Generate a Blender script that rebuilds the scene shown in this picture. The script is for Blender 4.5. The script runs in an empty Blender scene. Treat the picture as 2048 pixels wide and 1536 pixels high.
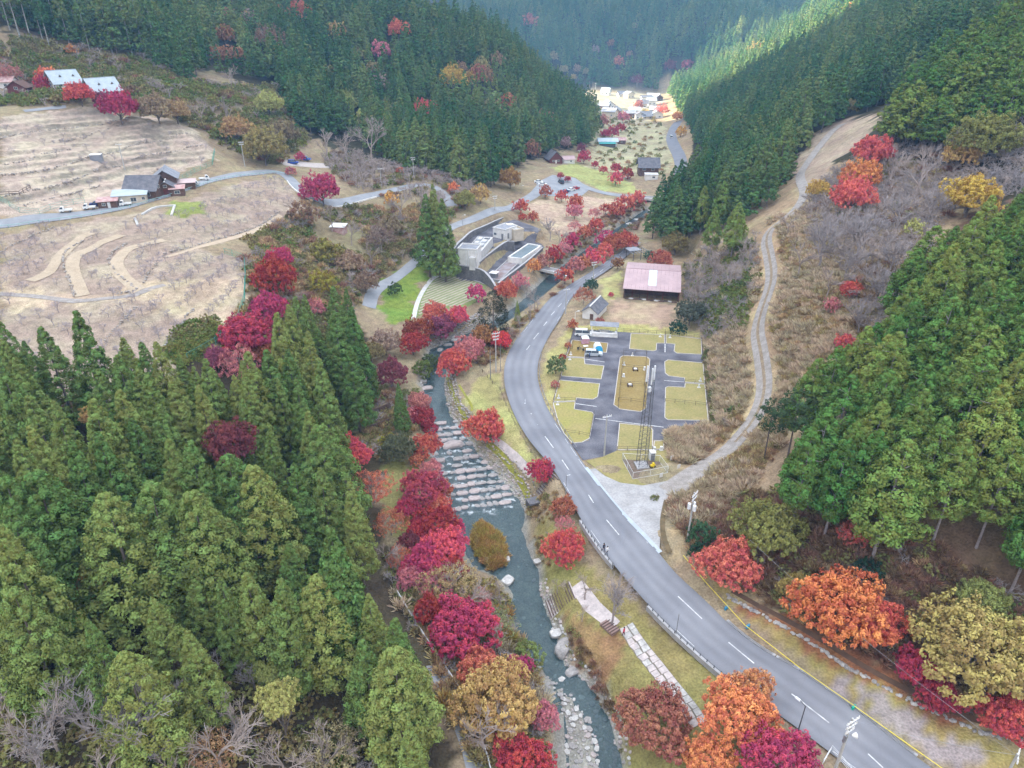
import bpy, bmesh, math, random
import numpy as np
from mathutils import Vector, Matrix
from mathutils.geometry import delaunay_2d_cdt

SC = bpy.context.scene
COL = SC.collection
rad = math.radians

# ------------------------------------------------------------------ camera
CAM_H, PITCH, FPX, CX, CY = 77.0, rad(28.0), 1384.0, 1024.0, 768.0
cam = bpy.data.cameras.new('camera')
cam.sensor_width = 36.0
cam.lens = 36.0 * FPX / 2048.0
cam.clip_start, cam.clip_end = 1.0, 9000.0
cam_o = bpy.data.objects.new('camera', cam)
COL.objects.link(cam_o)
cam_o.location = (0, 0, CAM_H)
cam_o.rotation_euler = (math.pi / 2 - PITCH, 0, 0)
SC.camera = cam_o

# ------------------------------------------------------------------ light
SUN_EL, SUN_AZ = rad(19.0), rad(-85.0)          # azimuth from +Y, negative = to the left
SKY_STRENGTH, SUN_STRENGTH, EXPOSURE = 0.075, 5.0, 3.1
CLOUD = 7.0
world = bpy.data.worlds.new('World')
SC.world = world
world.use_nodes = True
wn = world.node_tree
for n in list(wn.nodes):
    wn.nodes.remove(n)
sky = wn.nodes.new('ShaderNodeTexSky')
sky.sky_type = 'NISHITA'
sky.sun_disc = False
sky.sun_elevation = SUN_EL
sky.sun_rotation = SUN_AZ
sky.air_density, sky.dust_density, sky.ozone_density = 1.0, 2.5, 0.6
hs = wn.nodes.new('ShaderNodeHueSaturation')
hs.inputs['Saturation'].default_value = 0.30      # thin bright cloud over the whole sky
bg = wn.nodes.new('ShaderNodeBackground')
bg.inputs['Strength'].default_value = SKY_STRENGTH
wo = wn.nodes.new('ShaderNodeOutputWorld')
wn.links.new(sky.outputs[0], hs.inputs['Color'])
# broken cloud: an overcast luminance curve (three times brighter overhead than at the horizon) mixed into the clear sky
wtc = wn.nodes.new('ShaderNodeTexCoord'); wsp = wn.nodes.new('ShaderNodeSeparateXYZ'); wn.links.new(wtc.outputs['Generated'], wsp.inputs[0])
wmr = wn.nodes.new('ShaderNodeMapRange'); wmr.inputs[1].default_value = 0; wmr.inputs[2].default_value = 1; wmr.inputs[3].default_value = 1 / 3; wmr.inputs[4].default_value = 1
wn.links.new(wsp.outputs['Z'], wmr.inputs[0])
wcl = wn.nodes.new('ShaderNodeMix'); wcl.data_type = 'RGBA'; wcl.blend_type = 'MULTIPLY'; wcl.inputs[0].default_value = 1
wcl.inputs[6].default_value = (CLOUD, CLOUD * 1.0, CLOUD * 1.04, 1); wn.links.new(wmr.outputs[0], wcl.inputs[7])
wmx = wn.nodes.new('ShaderNodeMix'); wmx.data_type = 'RGBA'; wmx.inputs[0].default_value = .7
wn.links.new(hs.outputs[0], wmx.inputs[6]); wn.links.new(wcl.outputs[2], wmx.inputs[7])
wn.links.new(wmx.outputs[2], bg.inputs['Color'])
wn.links.new(bg.outputs[0], wo.inputs['Surface'])
sun = bpy.data.lights.new('sun', 'SUN')
sun.energy, sun.angle, sun.color = SUN_STRENGTH, rad(0.5), (1.0, 0.90, 0.70)
sun_o = bpy.data.objects.new('sun', sun)
COL.objects.link(sun_o)
to_sun = Vector((math.sin(SUN_AZ) * math.cos(SUN_EL), math.cos(SUN_AZ) * math.cos(SUN_EL), math.sin(SUN_EL)))
sun_o.rotation_euler = to_sun.to_track_quat('Z', 'Y').to_euler()
sun_o.location = (-300, 300, 500)
vs = SC.view_settings
vs.view_transform, vs.look, vs.gamma, vs.use_curve_mapping = 'Standard', 'None', 1.0, False
vs.exposure = EXPOSURE
cy = SC.cycles
cy.use_denoising = True
cy.max_bounces, cy.diffuse_bounces, cy.glossy_bounces = 5, 2, 2
cy.transmission_bounces, cy.transparent_max_bounces, cy.volume_bounces = 4, 8, 0
cy.caustics_reflective = cy.caustics_refractive = False

# ------------------------------------------------------------------ survey helpers
SP, CP_ = math.sin(PITCH), math.cos(PITCH)
def ray(u, v):
    r, up = (u - CX) / FPX, -(v - CY) / FPX
    return r, CP_ + up * SP, -SP + up * CP_
def at_z(u, v, z):
    a, b, c = ray(u, v)
    t = (z - CAM_H) / c
    return a * t, b * t
def Zm(ox, oy, k, pts):
    return [(ox + x / k, oy + y / k) for x, y in pts]
def hashf(i, s=0):
    return (math.sin(i * 12.9898 + s * 78.233) * 43758.5453) % 1.0

# ground heights read from the photograph: (u, v, z)
CPZ = [
 (1020,740,0),(1060,620,0),(1130,570,0),(1230,510,.5),(1275,478,.8),(1050,850,0),(1130,960,0),(1250,1080,0),(1400,1230,0),
 (1600,1380,0),(1800,1500,0),(1150,860,0),(1240,900,0),(1400,850,0),(1390,680,0),(1200,660,0),(1290,770,0),(1290,620,.2),
 (1300,560,.5),(1180,610,0),(1250,600,.2),(1210,960,0),(1290,990,0),(1100,760,0),(1120,700,0),
 (990,850,-.8),(930,800,-1.6),(960,760,-.7),(1060,900,-1.2),(1085,985,-1),(1150,1080,-2.2),(1130,1170,-4),(1215,1180,-1.8),
 (1290,1310,-2.4),(1200,1290,-4),(1370,1320,-.8),(1330,1420,-2.4),(1260,1460,-4),(1450,1440,-.8),(1580,1500,-.3),
 (820,960,-3.3),(780,880,-1.5),(830,1050,-4.5),(870,1150,-5),(900,1250,-5),(960,1350,-5),(1040,1480,-5.5),(850,1350,-2),
 (900,1480,-2),(760,1000,-1),
 (880,600,-.4),(900,570,0),(840,610,0),(790,600,1),(1050,530,.6),(950,560,.5),(960,480,4.5),(930,470,6),(800,560,1.5),
 (740,600,2),(700,560,6),(760,530,4),(820,500,6),
 (600,470,13.5),(640,540,10.5),(680,480,10),(760,450,8.5),(560,600,13),(620,660,8),(480,690,14),(560,720,8),(700,700,1),
 (790,720,-1),(760,790,-1.8),(950,620,-1),(1050,600,-1),(870,650,-1),(1000,590,-.5),
 (60,600,19),(400,560,20),(490,560,19),(300,680,17),(450,480,20),(150,470,23),(250,520,21.5),(100,540,21),(50,680,17.5),
 (20,440,25),(200,430,25),(300,400,26),(400,360,26.5),(480,335,25),(560,335,22),(600,370,19),(640,400,17),(720,398,14.5),
 (620,330,20),(660,330,19),(690,430,11),(600,430,16.5),(520,420,20.5),
 (50,412,28),(125,394,28),(200,372,28),(0,396,30),(120,368,30),(240,334,30),(330,318,30),(0,352,33),(110,334,33),(215,313,33),(330,292,33),(420,300,30),(0,332,34.5),(140,300,34.5),(200,306,35),(290,284,35.5),(380,268,36),(0,278,40),(130,258,40),(252,242,40),(120,282,38.5),(245,252,38.8),(0,240,44.5),(100,228,44.5),(300,238,41.5),(350,248,39),(400,275,35.5),
 (140,185,49),(215,205,47),
 (260,220,45),(30,180,49.5),(300,150,53),(300,110,60),(100,80,67),(200,95,63.5),(450,200,44),
 (850,350,15),(960,400,11),(1060,370,6),(1080,330,5),(1113,322,4),(1297,345,2),(1200,360,3),(1150,350,5),(1100,400,4),
 (1180,400,2),(1240,330,0),(1250,250,0),(1200,230,1),(1250,205,2),(1165,205,3),(1330,205,2),(900,430,9),(1000,410,7),
 (1040,380,6.5),(850,480,6),(880,480,6),(1050,430,4),(1100,470,1),(1180,450,0),(780,400,13),
 (1530,700,10),(1500,850,4.5),(1400,940,1.5),(1525,600,14),(1540,470,20),(1600,370,27),(1660,260,36),(1545,560,15.5),
 (1450,690,3.5),(1440,800,2.0),(1440,600,6),(1360,600,1.2),(1340,640,.4),(1340,1040,1.0),(1380,1080,3.0),
]
# hillsides under forest: (u, v, y, z)
CPH = [
 (500,100,400,47),(700,150,410,33),(700,50,480,57),(900,100,480,44),(900,200,415,20),(1050,200,460,14),(1000,50,540,56),
 (1100,150,540,24),(600,250,345,26),(800,270,360,17),(300,20,420,72),(800,0,520,70),(1165,280,500,1),(1080,300,420,6),
 (100,40,380,68),(0,20,400,74),(500,20,470,66),
]
# plain ground points (x, y, z)
CPW = [(-72,106,12),(-45,62,6),(-38,45,4),(-100,80,16),(-100,40,14),(-60,30,6),(-20,50,-3),(-25,90,-2.5),(-40,120,2),(-120,130,19),
 (-20,15,-3),(8,15,-6),(30,15,-.5),(60,20,0.5),(-10,-60,-6),(-90,-40,14),(60,-60,1),(-130,60,20),(-200,150,34),(-215,265,47),(-200,80,34),
 (60,640,2),(20,700,4),(-60,720,8),(100,760,2),(130,840,3),(60,840,6),(-40,900,16),(180,900,14),
 (-260,360,84),(-330,250,95),(-330,120,90),(-330,480,135),(-200,560,95),(-120,620,52),(-60,640,26),(-230,660,90)]
TOE = [(15,82),(40,66),(57,55),(76,37),(84,27),(95,33),(115,42),(137,46),(177,53),(204,54),(265,55),(330,70),(404,92),(470,104),(535,118),(620,136),(700,150),(828,172)]
for i, (y, x0) in enumerate(TOE):
    CPW += [(x0, y, .2), (x0 + 70, y, 36), (x0 + 140, y, 76), (x0 + 240, y, 132)]
    if not 95 <= y <= 300:
        CPW.append((x0 + 28, y, 12))
CPW += [(150,305,43),(185,315,55),(120,235,40),(150,235,60)]
pts = [(*at_z(u, v, z), z) for u, v, z in CPZ]
for u, v, y, z in CPH:
    a, b, c = ray(u, v)
    pts.append((a * y / b, y, z))
pts += CPW
P = np.array(pts, float)
def tps_fit(P, lam=2e-3):
    X = P[:, :2] / 100.0
    n = len(X)
    d2 = ((X[:, None] - X[None]) ** 2).sum(-1)
    K = 0.5 * d2 * np.log(d2 + 1e-12) + lam * np.eye(n)
    Q = np.c_[np.ones(n), X]
    A = np.block([[K, Q], [Q.T, np.zeros((3, 3))]])
    return X, np.linalg.solve(A, np.r_[P[:, 2], 0, 0, 0])
TX, TW = tps_fit(P)
def tps(x, y):
    x, y = np.ravel(x) / 100.0, np.ravel(y) / 100.0
    out = TW[-3] + TW[-2] * x + TW[-1] * y
    for i in range(len(TX)):
        d2 = (x - TX[i, 0]) ** 2 + (y - TX[i, 1]) ** 2
        out += TW[i] * 0.5 * d2 * np.log(d2 + 1e-12)
    return out
def sstep(a, b, x):
    t = np.clip((x - a) / (b - a), 0, 1)
    return t * t * (3 - 2 * t)
def wob(x, y, s=1.0, seed=0):
    o = np.zeros_like(np.asarray(x, float))
    r = random.Random(seed)
    for k in range(6):
        a = r.uniform(0, 6.28); f = (1.7 ** k) * s * r.uniform(.8, 1.2)
        o = o + np.sin((np.cos(a) * x + np.sin(a) * y) * f + r.uniform(0, 6.28)) / (1.5 ** k)
    return o / 2.2
def far_land(x, y):
    """mountains around the surveyed valley, the unseen left ones shaped for shade and sun"""
    x = np.asarray(x, float); y = np.asarray(y, float)
    back = 0.62 * np.maximum(0, y - (845 + 0.10 * np.abs(x - 60) - 60 * np.exp(-((x - 230) / 60) ** 2)))
    back = np.minimum(back, 420) + 14 * wob(x, y, .02, 3) * sstep(0, 60, back)
    # unseen left range, raised to shade the valley, cut off to let sun past
    q = .087 * x + .996 * y                              # across the invented gap, aligned with the low sun
    tail = 1 - sstep(575, 645, q)
    left = np.minimum(.75 * np.maximum(0, -x - 190), 460) * tail
    back = back + 300 * sstep(822, 872, q) * sstep(-120, -350, x)  # unseen height added beyond the gap to keep the far mountain in shade
    left = left + 8 * wob(x, y, .02, 5) * sstep(10, 80, left)
    right = np.minimum(.58 * np.maximum(0, x - (300 + 0.18 * (y - 60))), 330)
    return back, left, right
def base_height(x, y):
    x = np.asarray(x, float); y = np.asarray(y, float)
    t = tps(np.clip(x, -330, 430), np.clip(y, -60, 880)).reshape(x.shape)
    back, left, right = far_land(x, y)
    w = 1 - sstep(820, 960, y)
    t = t * w + 10 * (1 - w)
    ti = t + back
    ti = ti + left * sstep(-200, -340, x) + right * sstep(380, 440, x)
    return ti

# ------------------------------------------------------------------ polygons
def inside(px, py, poly):
    r = np.zeros(px.shape, bool)
    n = len(poly)
    for i in range(n):
        x1, y1 = poly[i]; x2, y2 = poly[(i + 1) % n]
        c = ((y1 > py) != (y2 > py))
        r ^= c & (px < (x2 - x1) * (py - y1) / ((y2 - y1) if y2 != y1 else 1e-9) + x1)
    return r
def seg_dist(px, py, line, closed=False):
    d = np.full(px.shape, 1e9)
    n = len(line)
    for i in range(n if closed else n - 1):
        x1, y1 = line[i]; x2, y2 = line[(i + 1) % n]
        dx, dy = x2 - x1, y2 - y1
        t = np.clip(((px - x1) * dx + (py - y1) * dy) / (dx * dx + dy * dy + 1e-9), 0, 1)
        d = np.minimum(d, (px - x1 - t * dx) ** 2 + (py - y1 - t * dy) ** 2)
    return np.sqrt(d)

# ------------------------------------------------------------------ river
WY = np.array([20, 104, 107, 134, 160, 230, 300, 480]); WZ = np.array([-7.9, -7.2, -7.0, -4.4, -4.0, -3.0, -2.2, -1.0])
def water_z(y):
    return np.interp(y, WY, WZ)
def at_river(u, v):
    z = -5.0
    for _ in range(8):
        x, y = at_z(u, v, z); z = float(water_z(y))
    return x, y
R_LEFT = [(1292,418),(1262,438),(1228,460),(1180,494),(1130,528),(1092,556),(1030,614),(972,650),(915,676),(856,700),(858,730),(846,770),(848,800),(860,830),(862,850),
 (866,900),(873,930),(884,960),(895,1000),(910,1040),(917,1065),(930,1105),(945,1135),(985,1150),(1010,1165),(1027,1190),(1018,1230),
 (1035,1280),(1060,1315),(1092,1350),(1100,1400),(1120,1450),(1125,1536),(1130,1640)]
R_RIGHT = [(1305,425),(1270,450),(1240,470),(1190,505),(1155,530),(1118,566),(1058,616),(1000,658),(948,690),(918,712),(893,740),(888,770),(893,800),(900,830),(930,870),(960,910),
 (1000,950),(1035,990),(1048,1015),(1050,1035),(1045,1060),(1053,1085),(1065,1120),(1080,1140),(1080,1170),(1085,1200),(1100,1240),
 (1110,1270),(1125,1300),(1132,1330),(1160,1350),(1190,1385),(1215,1430),(1235,1480),(1245,1536),(1260,1640)]
RIV_L = [at_river(*p) for p in R_LEFT]; RIV_R = [at_river(*p) for p in R_RIGHT]
RIVER = RIV_L + RIV_R[::-1]
ISLAND = [at_river(*p) for p in [(960,1045),(985,1060),(1003,1085),(1012,1110),(1005,1130),(985,1140),(965,1125),(952,1100),(950,1070)]]
PADS = []      # (polygon, z, soft edge in m)
def px_poly(z, ptsl):
    return [at_z(u, v, z) for u, v in ptsl]
CAMP_OUT = Zm(1080, 640, 5.12, [(345,40),(1660,150),(1745,1045),(1500,1080),(1300,1340),(800,1420),(440,1450),(300,1270),(110,870)])
PADS.append((px_poly(0, CAMP_OUT), 0.0, 3))
PADS.append((px_poly(.3, [(1215,500),(1375,510),(1370,640),(1190,640),(1160,612)]), .3, 5))
PLANT_UP = px_poly(4.2, Zm(900, 420, 9.31, [(60,1000),(140,690),(520,440),(800,300),(1200,180),(1700,350),(1500,560),(1180,560),(960,640),(520,1000),(480,1080),(200,1080)]))
PLANT_LO = px_poly(0.6, Zm(900, 420, 9.31, [(560,1280),(1010,830),(1200,660),(1480,600),(1700,640),(1760,700),(1000,1280),(800,1330)]))
PADS.append((PLANT_UP, 4.2, 2.0)); PADS.append((PLANT_LO, 0.6, 1.2))
FIELD = px_poly(-.2, Zm(700, 440, 5.12, [(650,1010),(700,820),(790,660),(900,560),(1130,565),(1400,650),(1370,800),(1200,890),(960,910),(760,960)]))
PADS.append((FIELD, -.2, 2.0))

XF = np.arange(-300, 331, 1.0); YF = np.arange(0, 561, 1.0)
X2 = np.arange(-300, 331, 3.0); Y2 = np.arange(0, 561, 3.0)
g2 = base_height(*np.meshgrid(X2, Y2))
def bil(grid, x0, y0, st, x, y):
    fx = np.clip((np.asarray(x, float) - x0) / st, 0, grid.shape[1] - 1.001); fy = np.clip((np.asarray(y, float) - y0) / st, 0, grid.shape[0] - 1.001)
    i, j = fx.astype(int), fy.astype(int); a, b = fx - i, fy - j
    return (grid[j, i] * (1 - a) + grid[j, i + 1] * a) * (1 - b) + (grid[j + 1, i] * (1 - a) + grid[j + 1, i + 1] * a) * b
GX, GY = np.meshgrid(XF, YF)
HF = bil(g2, -300, 0, 3.0, GX, GY)
for poly, z, soft in PADS:
    m = inside(GX, GY, poly); d = np.where(m, 0, seg_dist(GX, GY, poly, True))
    w = 1 - sstep(0, soft, d)
    HF = HF * (1 - w) + z * w
inr = inside(GX, GY, RIVER); ini = inside(GX, GY, ISLAND)
dr = np.where(inr, 0, seg_dist(GX, GY, RIVER, True)); di = seg_dist(GX, GY, ISLAND, True)
dedge = seg_dist(GX, GY, RIVER, True)
bed = water_z(GY) - .35 - .5 * sstep(0, 4, dedge)
bed = np.where(ini, water_z(GY) + .15 + .4 * sstep(0, 2.5, di), bed)
HF = np.where(inr, bed, np.minimum(HF, water_z(GY) + .25 + 1.25 * np.maximum(dr - .4, 0)))
BAR = [at_river(*p) for p in [(1088,1350),(1108,1400),(1122,1450),(1128,1536),(1130,1640),(1222,1640),(1208,1510),(1185,1440),(1155,1392),(1120,1356)]]
inb = inside(GX, GY, BAR); HF = np.where(inb & inr, water_z(GY) - .05 + .30 * sstep(0, 2.5, seg_dist(GX, GY, BAR, True)), HF)
HF += .12 * wob(GX, GY, .35, 8) * (1 - inr) * sstep(12, 40, np.abs(HF)) 
XC = np.arange(-1600, 1601, 10.0); YC = np.arange(-300, 1901, 10.0)
HC = base_height(*np.meshgrid(XC, YC))
def H(x, y):
    x = np.asarray(x, float); y = np.asarray(y, float)
    near = (x > -299) & (x < 329) & (y > 1) & (y < 559)
    return np.where(near, bil(HF, -300, 0, 1.0, x, y), bil(HC, -1600, -300, 10.0, x, y))
TT = np.concatenate([np.arange(40, 330, .5), np.arange(330, 700, 1.5), np.arange(700, 1500, 5)])
def g(u, v, h=0.0):
    """where the line of sight through a survey pixel comes within h metres of the ground"""
    a, b, c = ray(u, v)
    x, y, z = a * TT, b * TT, CAM_H + c * TT
    k = np.nonzero(z - H(x, y) <= h)[0]
    if not len(k):
        return None
    k = k[0]
    if k > 0:
        f0 = z[k-1] - H(x[k-1], y[k-1]) - h; f1 = z[k] - H(x[k], y[k]) - h
        t = TT[k-1] + (TT[k] - TT[k-1]) * float(f0 / (f0 - f1 + 1e-9))
    else:
        t = TT[0]
    return (a * t, b * t)
def g3(u, v, h=0.0):
    p = g(u, v, h)
    return (p[0], p[1], float(H(p[0], p[1])))
def proj(x, y, z):
    """survey pixel of a point"""
    dy, dz = y, z - CAM_H
    depth = dy * CP_ - dz * SP
    return CX + FPX * x / depth, CY - FPX * (dy * SP + dz * CP_) / depth

# stepped terraces of the orchard
def terrace(polyp, s, wgt):
    global HF
    w = [p for p in (g(u, v) for u, v in polyp) if p]; W_ = np.array(w)
    m = inside(GX, GY, w); d = np.where(m, seg_dist(GX, GY, w, True), 0); k = sstep(0, 5, d) * wgt
    if not hasattr(s, '__float__'):
        lv = np.array(s); i = np.clip(np.searchsorted(lv, HF) - 1, 0, len(lv) - 2); dl = lv[i + 1] - lv[i]; f = np.clip((HF - lv[i]) / dl, 0, 1)
        HF = HF * (1 - k) + np.where((HF > lv[0]) & (HF < lv[-1]), lv[i] + (.12 * f + .88 * sstep(.78, 1.0, f)) * dl, HF) * k
        return
    zz = HF + .5 * np.sin(GX * .05 + GY * .03) + .3 * np.sin(GX * .11 - GY * .07)
    f = zz / s - np.floor(zz / s)
    HF = HF * (1 - k) + (HF + (sstep(.66, 1.0, f) - f) * s) * k
TERR_U = [(-40,236),(100,224),(300,234),(420,288),(428,318),(330,350),(215,402),(60,424),(-40,432)]
TERR_L = [(-40,480),(150,462),(300,440),(430,400),(480,390),(560,365),(590,395),(540,445),(400,500),(485,525),(490,570),(470,640),(380,712),(300,790),(-40,790)]
terrace(TERR_U, [24, 26.4, 28, 30, 31.6, 33, 34.5, 36, 37.4, 38.7, 40, 41.6, 43, 44.6, 46.5], 1.0); terrace(TERR_L, 1.25, .75)

# ------------------------------------------------------------------ materials
def new_mat(name):
    m = bpy.data.materials.new(name); m.use_nodes = True
    nt = m.node_tree
    for n in list(nt.nodes): nt.nodes.remove(n)
    out = nt.nodes.new('ShaderNodeOutputMaterial')
    return m, nt, out
def nd(nt, t, **kw):
    n = nt.nodes.new('ShaderNode' + t)
    for k, v in kw.items():
        if k in n.inputs: n.inputs[k].default_value = v
        else: setattr(n, k, v)
    return n
def rgba(c): return (c[0], c[1], c[2], 1.0)
def noise_col(nt, c1, c2, scale, detail=4, lo=.35, hi=.65, coord='Object'):
    tc = nd(nt, 'TexCoord'); nz = nd(nt, 'TexNoise'); nz.inputs['Scale'].default_value = scale; nz.inputs['Detail'].default_value = detail
    nt.links.new(tc.outputs[coord], nz.inputs['Vector'])
    mr = nd(nt, 'MapRange'); mr.inputs[1].default_value = lo; mr.inputs[2].default_value = hi
    nt.links.new(nz.outputs[0], mr.inputs[0])
    mx = nd(nt, 'Mix', data_type='RGBA'); mx.inputs[6].default_value = rgba(c1); mx.inputs[7].default_value = rgba(c2)
    nt.links.new(mr.outputs[0], mx.inputs[0])
    return mx.outputs[2], nz, tc
MATS = {}
def mat(name, c1, c2=None, scale=1.0, rough=.8, bump=0, metal=0, spec=.3, scale2=None, amt2=.3):
    """surface with two noise scales of colour change"""
    if name in MATS: return MATS[name]
    m, nt, out = new_mat(name)
    b = nd(nt, 'BsdfPrincipled'); b.inputs['Roughness'].default_value = rough; b.inputs['Metallic'].default_value = metal
    b.inputs['Specular IOR Level'].default_value = spec
    c2 = c2 or tuple(v * .8 for v in c1)
    col, nz, tc = noise_col(nt, c1, c2, scale)
    if scale2:
        n2 = nd(nt, 'TexNoise'); n2.inputs['Scale'].default_value = scale2; n2.inputs['Detail'].default_value = 3
        nt.links.new(tc.outputs['Object'], n2.inputs['Vector'])
        mr = nd(nt, 'MapRange'); mr.inputs[1].default_value = .3; mr.inputs[2].default_value = .7
        mr.inputs[3].default_value = 1 - amt2; mr.inputs[4].default_value = 1 + amt2
        nt.links.new(n2.outputs[0], mr.inputs[0])
        mu = nd(nt, 'Mix', data_type='RGBA', blend_type='MULTIPLY'); mu.inputs[0].default_value = 1
        nt.links.new(col, mu.inputs[6]); nt.links.new(mr.outputs[0], mu.inputs[7]); col = mu.outputs[2]
    nt.links.new(col, b.inputs['Base Color'])
    if bump:
        bp = nd(nt, 'Bump'); bp.inputs['Strength'].default_value = bump
        nt.links.new(nz.outputs[0], bp.inputs['Height']); nt.links.new(bp.outputs[0], b.inputs['Normal'])
    nt.links.new(b.outputs[0], out.inputs['Surface'])
    MATS[name] = m
    return m
def leaf_mat(name, color=None, hue=.03, val=.35, sat=1.0, second=None, trans=.3, stand=0.0):
    """foliage: colour from the object (or fixed), varied per clump (attribute tint) and per tree"""
    m, nt, out = new_mat(name)
    oi = nd(nt, 'ObjectInfo'); at = nd(nt, 'Attribute', attribute_name='tint')
    if color is None: csock = oi.outputs['Color']
    else:
        rgb = nd(nt, 'RGB'); rgb.outputs[0].default_value = rgba(color); csock = rgb.outputs[0]
    if second is not None:          # patches of another leaf colour through the crown
        tc = nd(nt, 'TexCoord'); nz = nd(nt, 'TexNoise'); nz.inputs['Scale'].default_value = .35; nz.inputs['Detail'].default_value = 2
        ad = nd(nt, 'VectorMath', operation='ADD'); 
        nt.links.new(tc.outputs['Object'], ad.inputs[0]); 
        sc_ = nd(nt, 'VectorMath', operation='SCALE'); sc_.inputs[0].default_value = (37, 91, 53)
        nt.links.new(oi.outputs['Random'], sc_.inputs['Scale']); nt.links.new(sc_.outputs[0], ad.inputs[1])
        nt.links.new(ad.outputs[0], nz.inputs['Vector'])
        mr = nd(nt, 'MapRange'); mr.inputs[1].default_value = .47; mr.inputs[2].default_value = .62; mr.inputs[4].default_value = second[1]
        nt.links.new(nz.outputs[0], mr.inputs[0])
        h2 = nd(nt, 'HueSaturation'); h2.inputs['Hue'].default_value = .5 + second[0]; h2.inputs['Value'].default_value = second[2]
        nt.links.new(csock, h2.inputs['Color'])
        mx = nd(nt, 'Mix', data_type='RGBA'); nt.links.new(mr.outputs[0], mx.inputs[0]); nt.links.new(csock, mx.inputs[6]); nt.links.new(h2.outputs[0], mx.inputs[7])
        csock = mx.outputs[2]
    if stand:                       # stands of different age and species over the hillside
        nz = nd(nt, 'TexNoise'); nz.inputs['Scale'].default_value = .022; nz.inputs['Detail'].default_value = 3
        nt.links.new(oi.outputs['Location'], nz.inputs['Vector'])
        mr = nd(nt, 'MapRange'); mr.inputs[1].default_value = .35; mr.inputs[2].default_value = .65; mr.inputs[3].default_value = .5 + stand * .12; mr.inputs[4].default_value = .5 - stand * .10
        nt.links.new(nz.outputs[0], mr.inputs[0])
        mv = nd(nt, 'MapRange'); mv.inputs[1].default_value = .35; mv.inputs[2].default_value = .65; mv.inputs[3].default_value = 1 - stand; mv.inputs[4].default_value = 1 + stand * .8
        nt.links.new(nz.outputs[0], mv.inputs[0])
        h3 = nd(nt, 'HueSaturation'); nt.links.new(mr.outputs[0], h3.inputs['Hue']); nt.links.new(mv.outputs[0], h3.inputs['Value']); nt.links.new(csock, h3.inputs['Color']); csock = h3.outputs[0]
    h = nd(nt, 'HueSaturation'); h.inputs['Saturation'].default_value = sat
    def lin(a, ka, b, kb, c0):
        m1 = nd(nt, 'Math', operation='MULTIPLY_ADD'); nt.links.new(a, m1.inputs[0]); m1.inputs[1].default_value = ka; m1.inputs[2].default_value = c0 - ka * .5 - kb * .5
        m2 = nd(nt, 'Math', operation='MULTIPLY_ADD'); nt.links.new(b, m2.inputs[0]); m2.inputs[1].default_value = kb; nt.links.new(m1.outputs[0], m2.inputs[2])
        return m2.outputs[0]
    nt.links.new(lin(at.outputs['Fac'], hue, oi.outputs['Random'], -hue * 1.2, .5), h.inputs['Hue'])
    nt.links.new(lin(at.outputs['Fac'], val * 1.6, oi.outputs['Random'], val, 1.0), h.inputs['Value'])
    nt.links.new(csock, h.inputs['Color'])
    d = nd(nt, 'BsdfDiffuse'); t = nd(nt, 'BsdfTranslucent'); mx = nd(nt, 'MixShader'); mx.inputs[0].default_value = trans
    nt.links.new(h.outputs[0], d.inputs[0]); nt.links.new(h.outputs[0], t.inputs[0])
    nt.links.new(d.outputs[0], mx.inputs[1]); nt.links.new(t.outputs[0], mx.inputs[2])
    nt.links.new(mx.outputs[0], out.inputs['Surface'])
    MATS[name] = m
    return m

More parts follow.
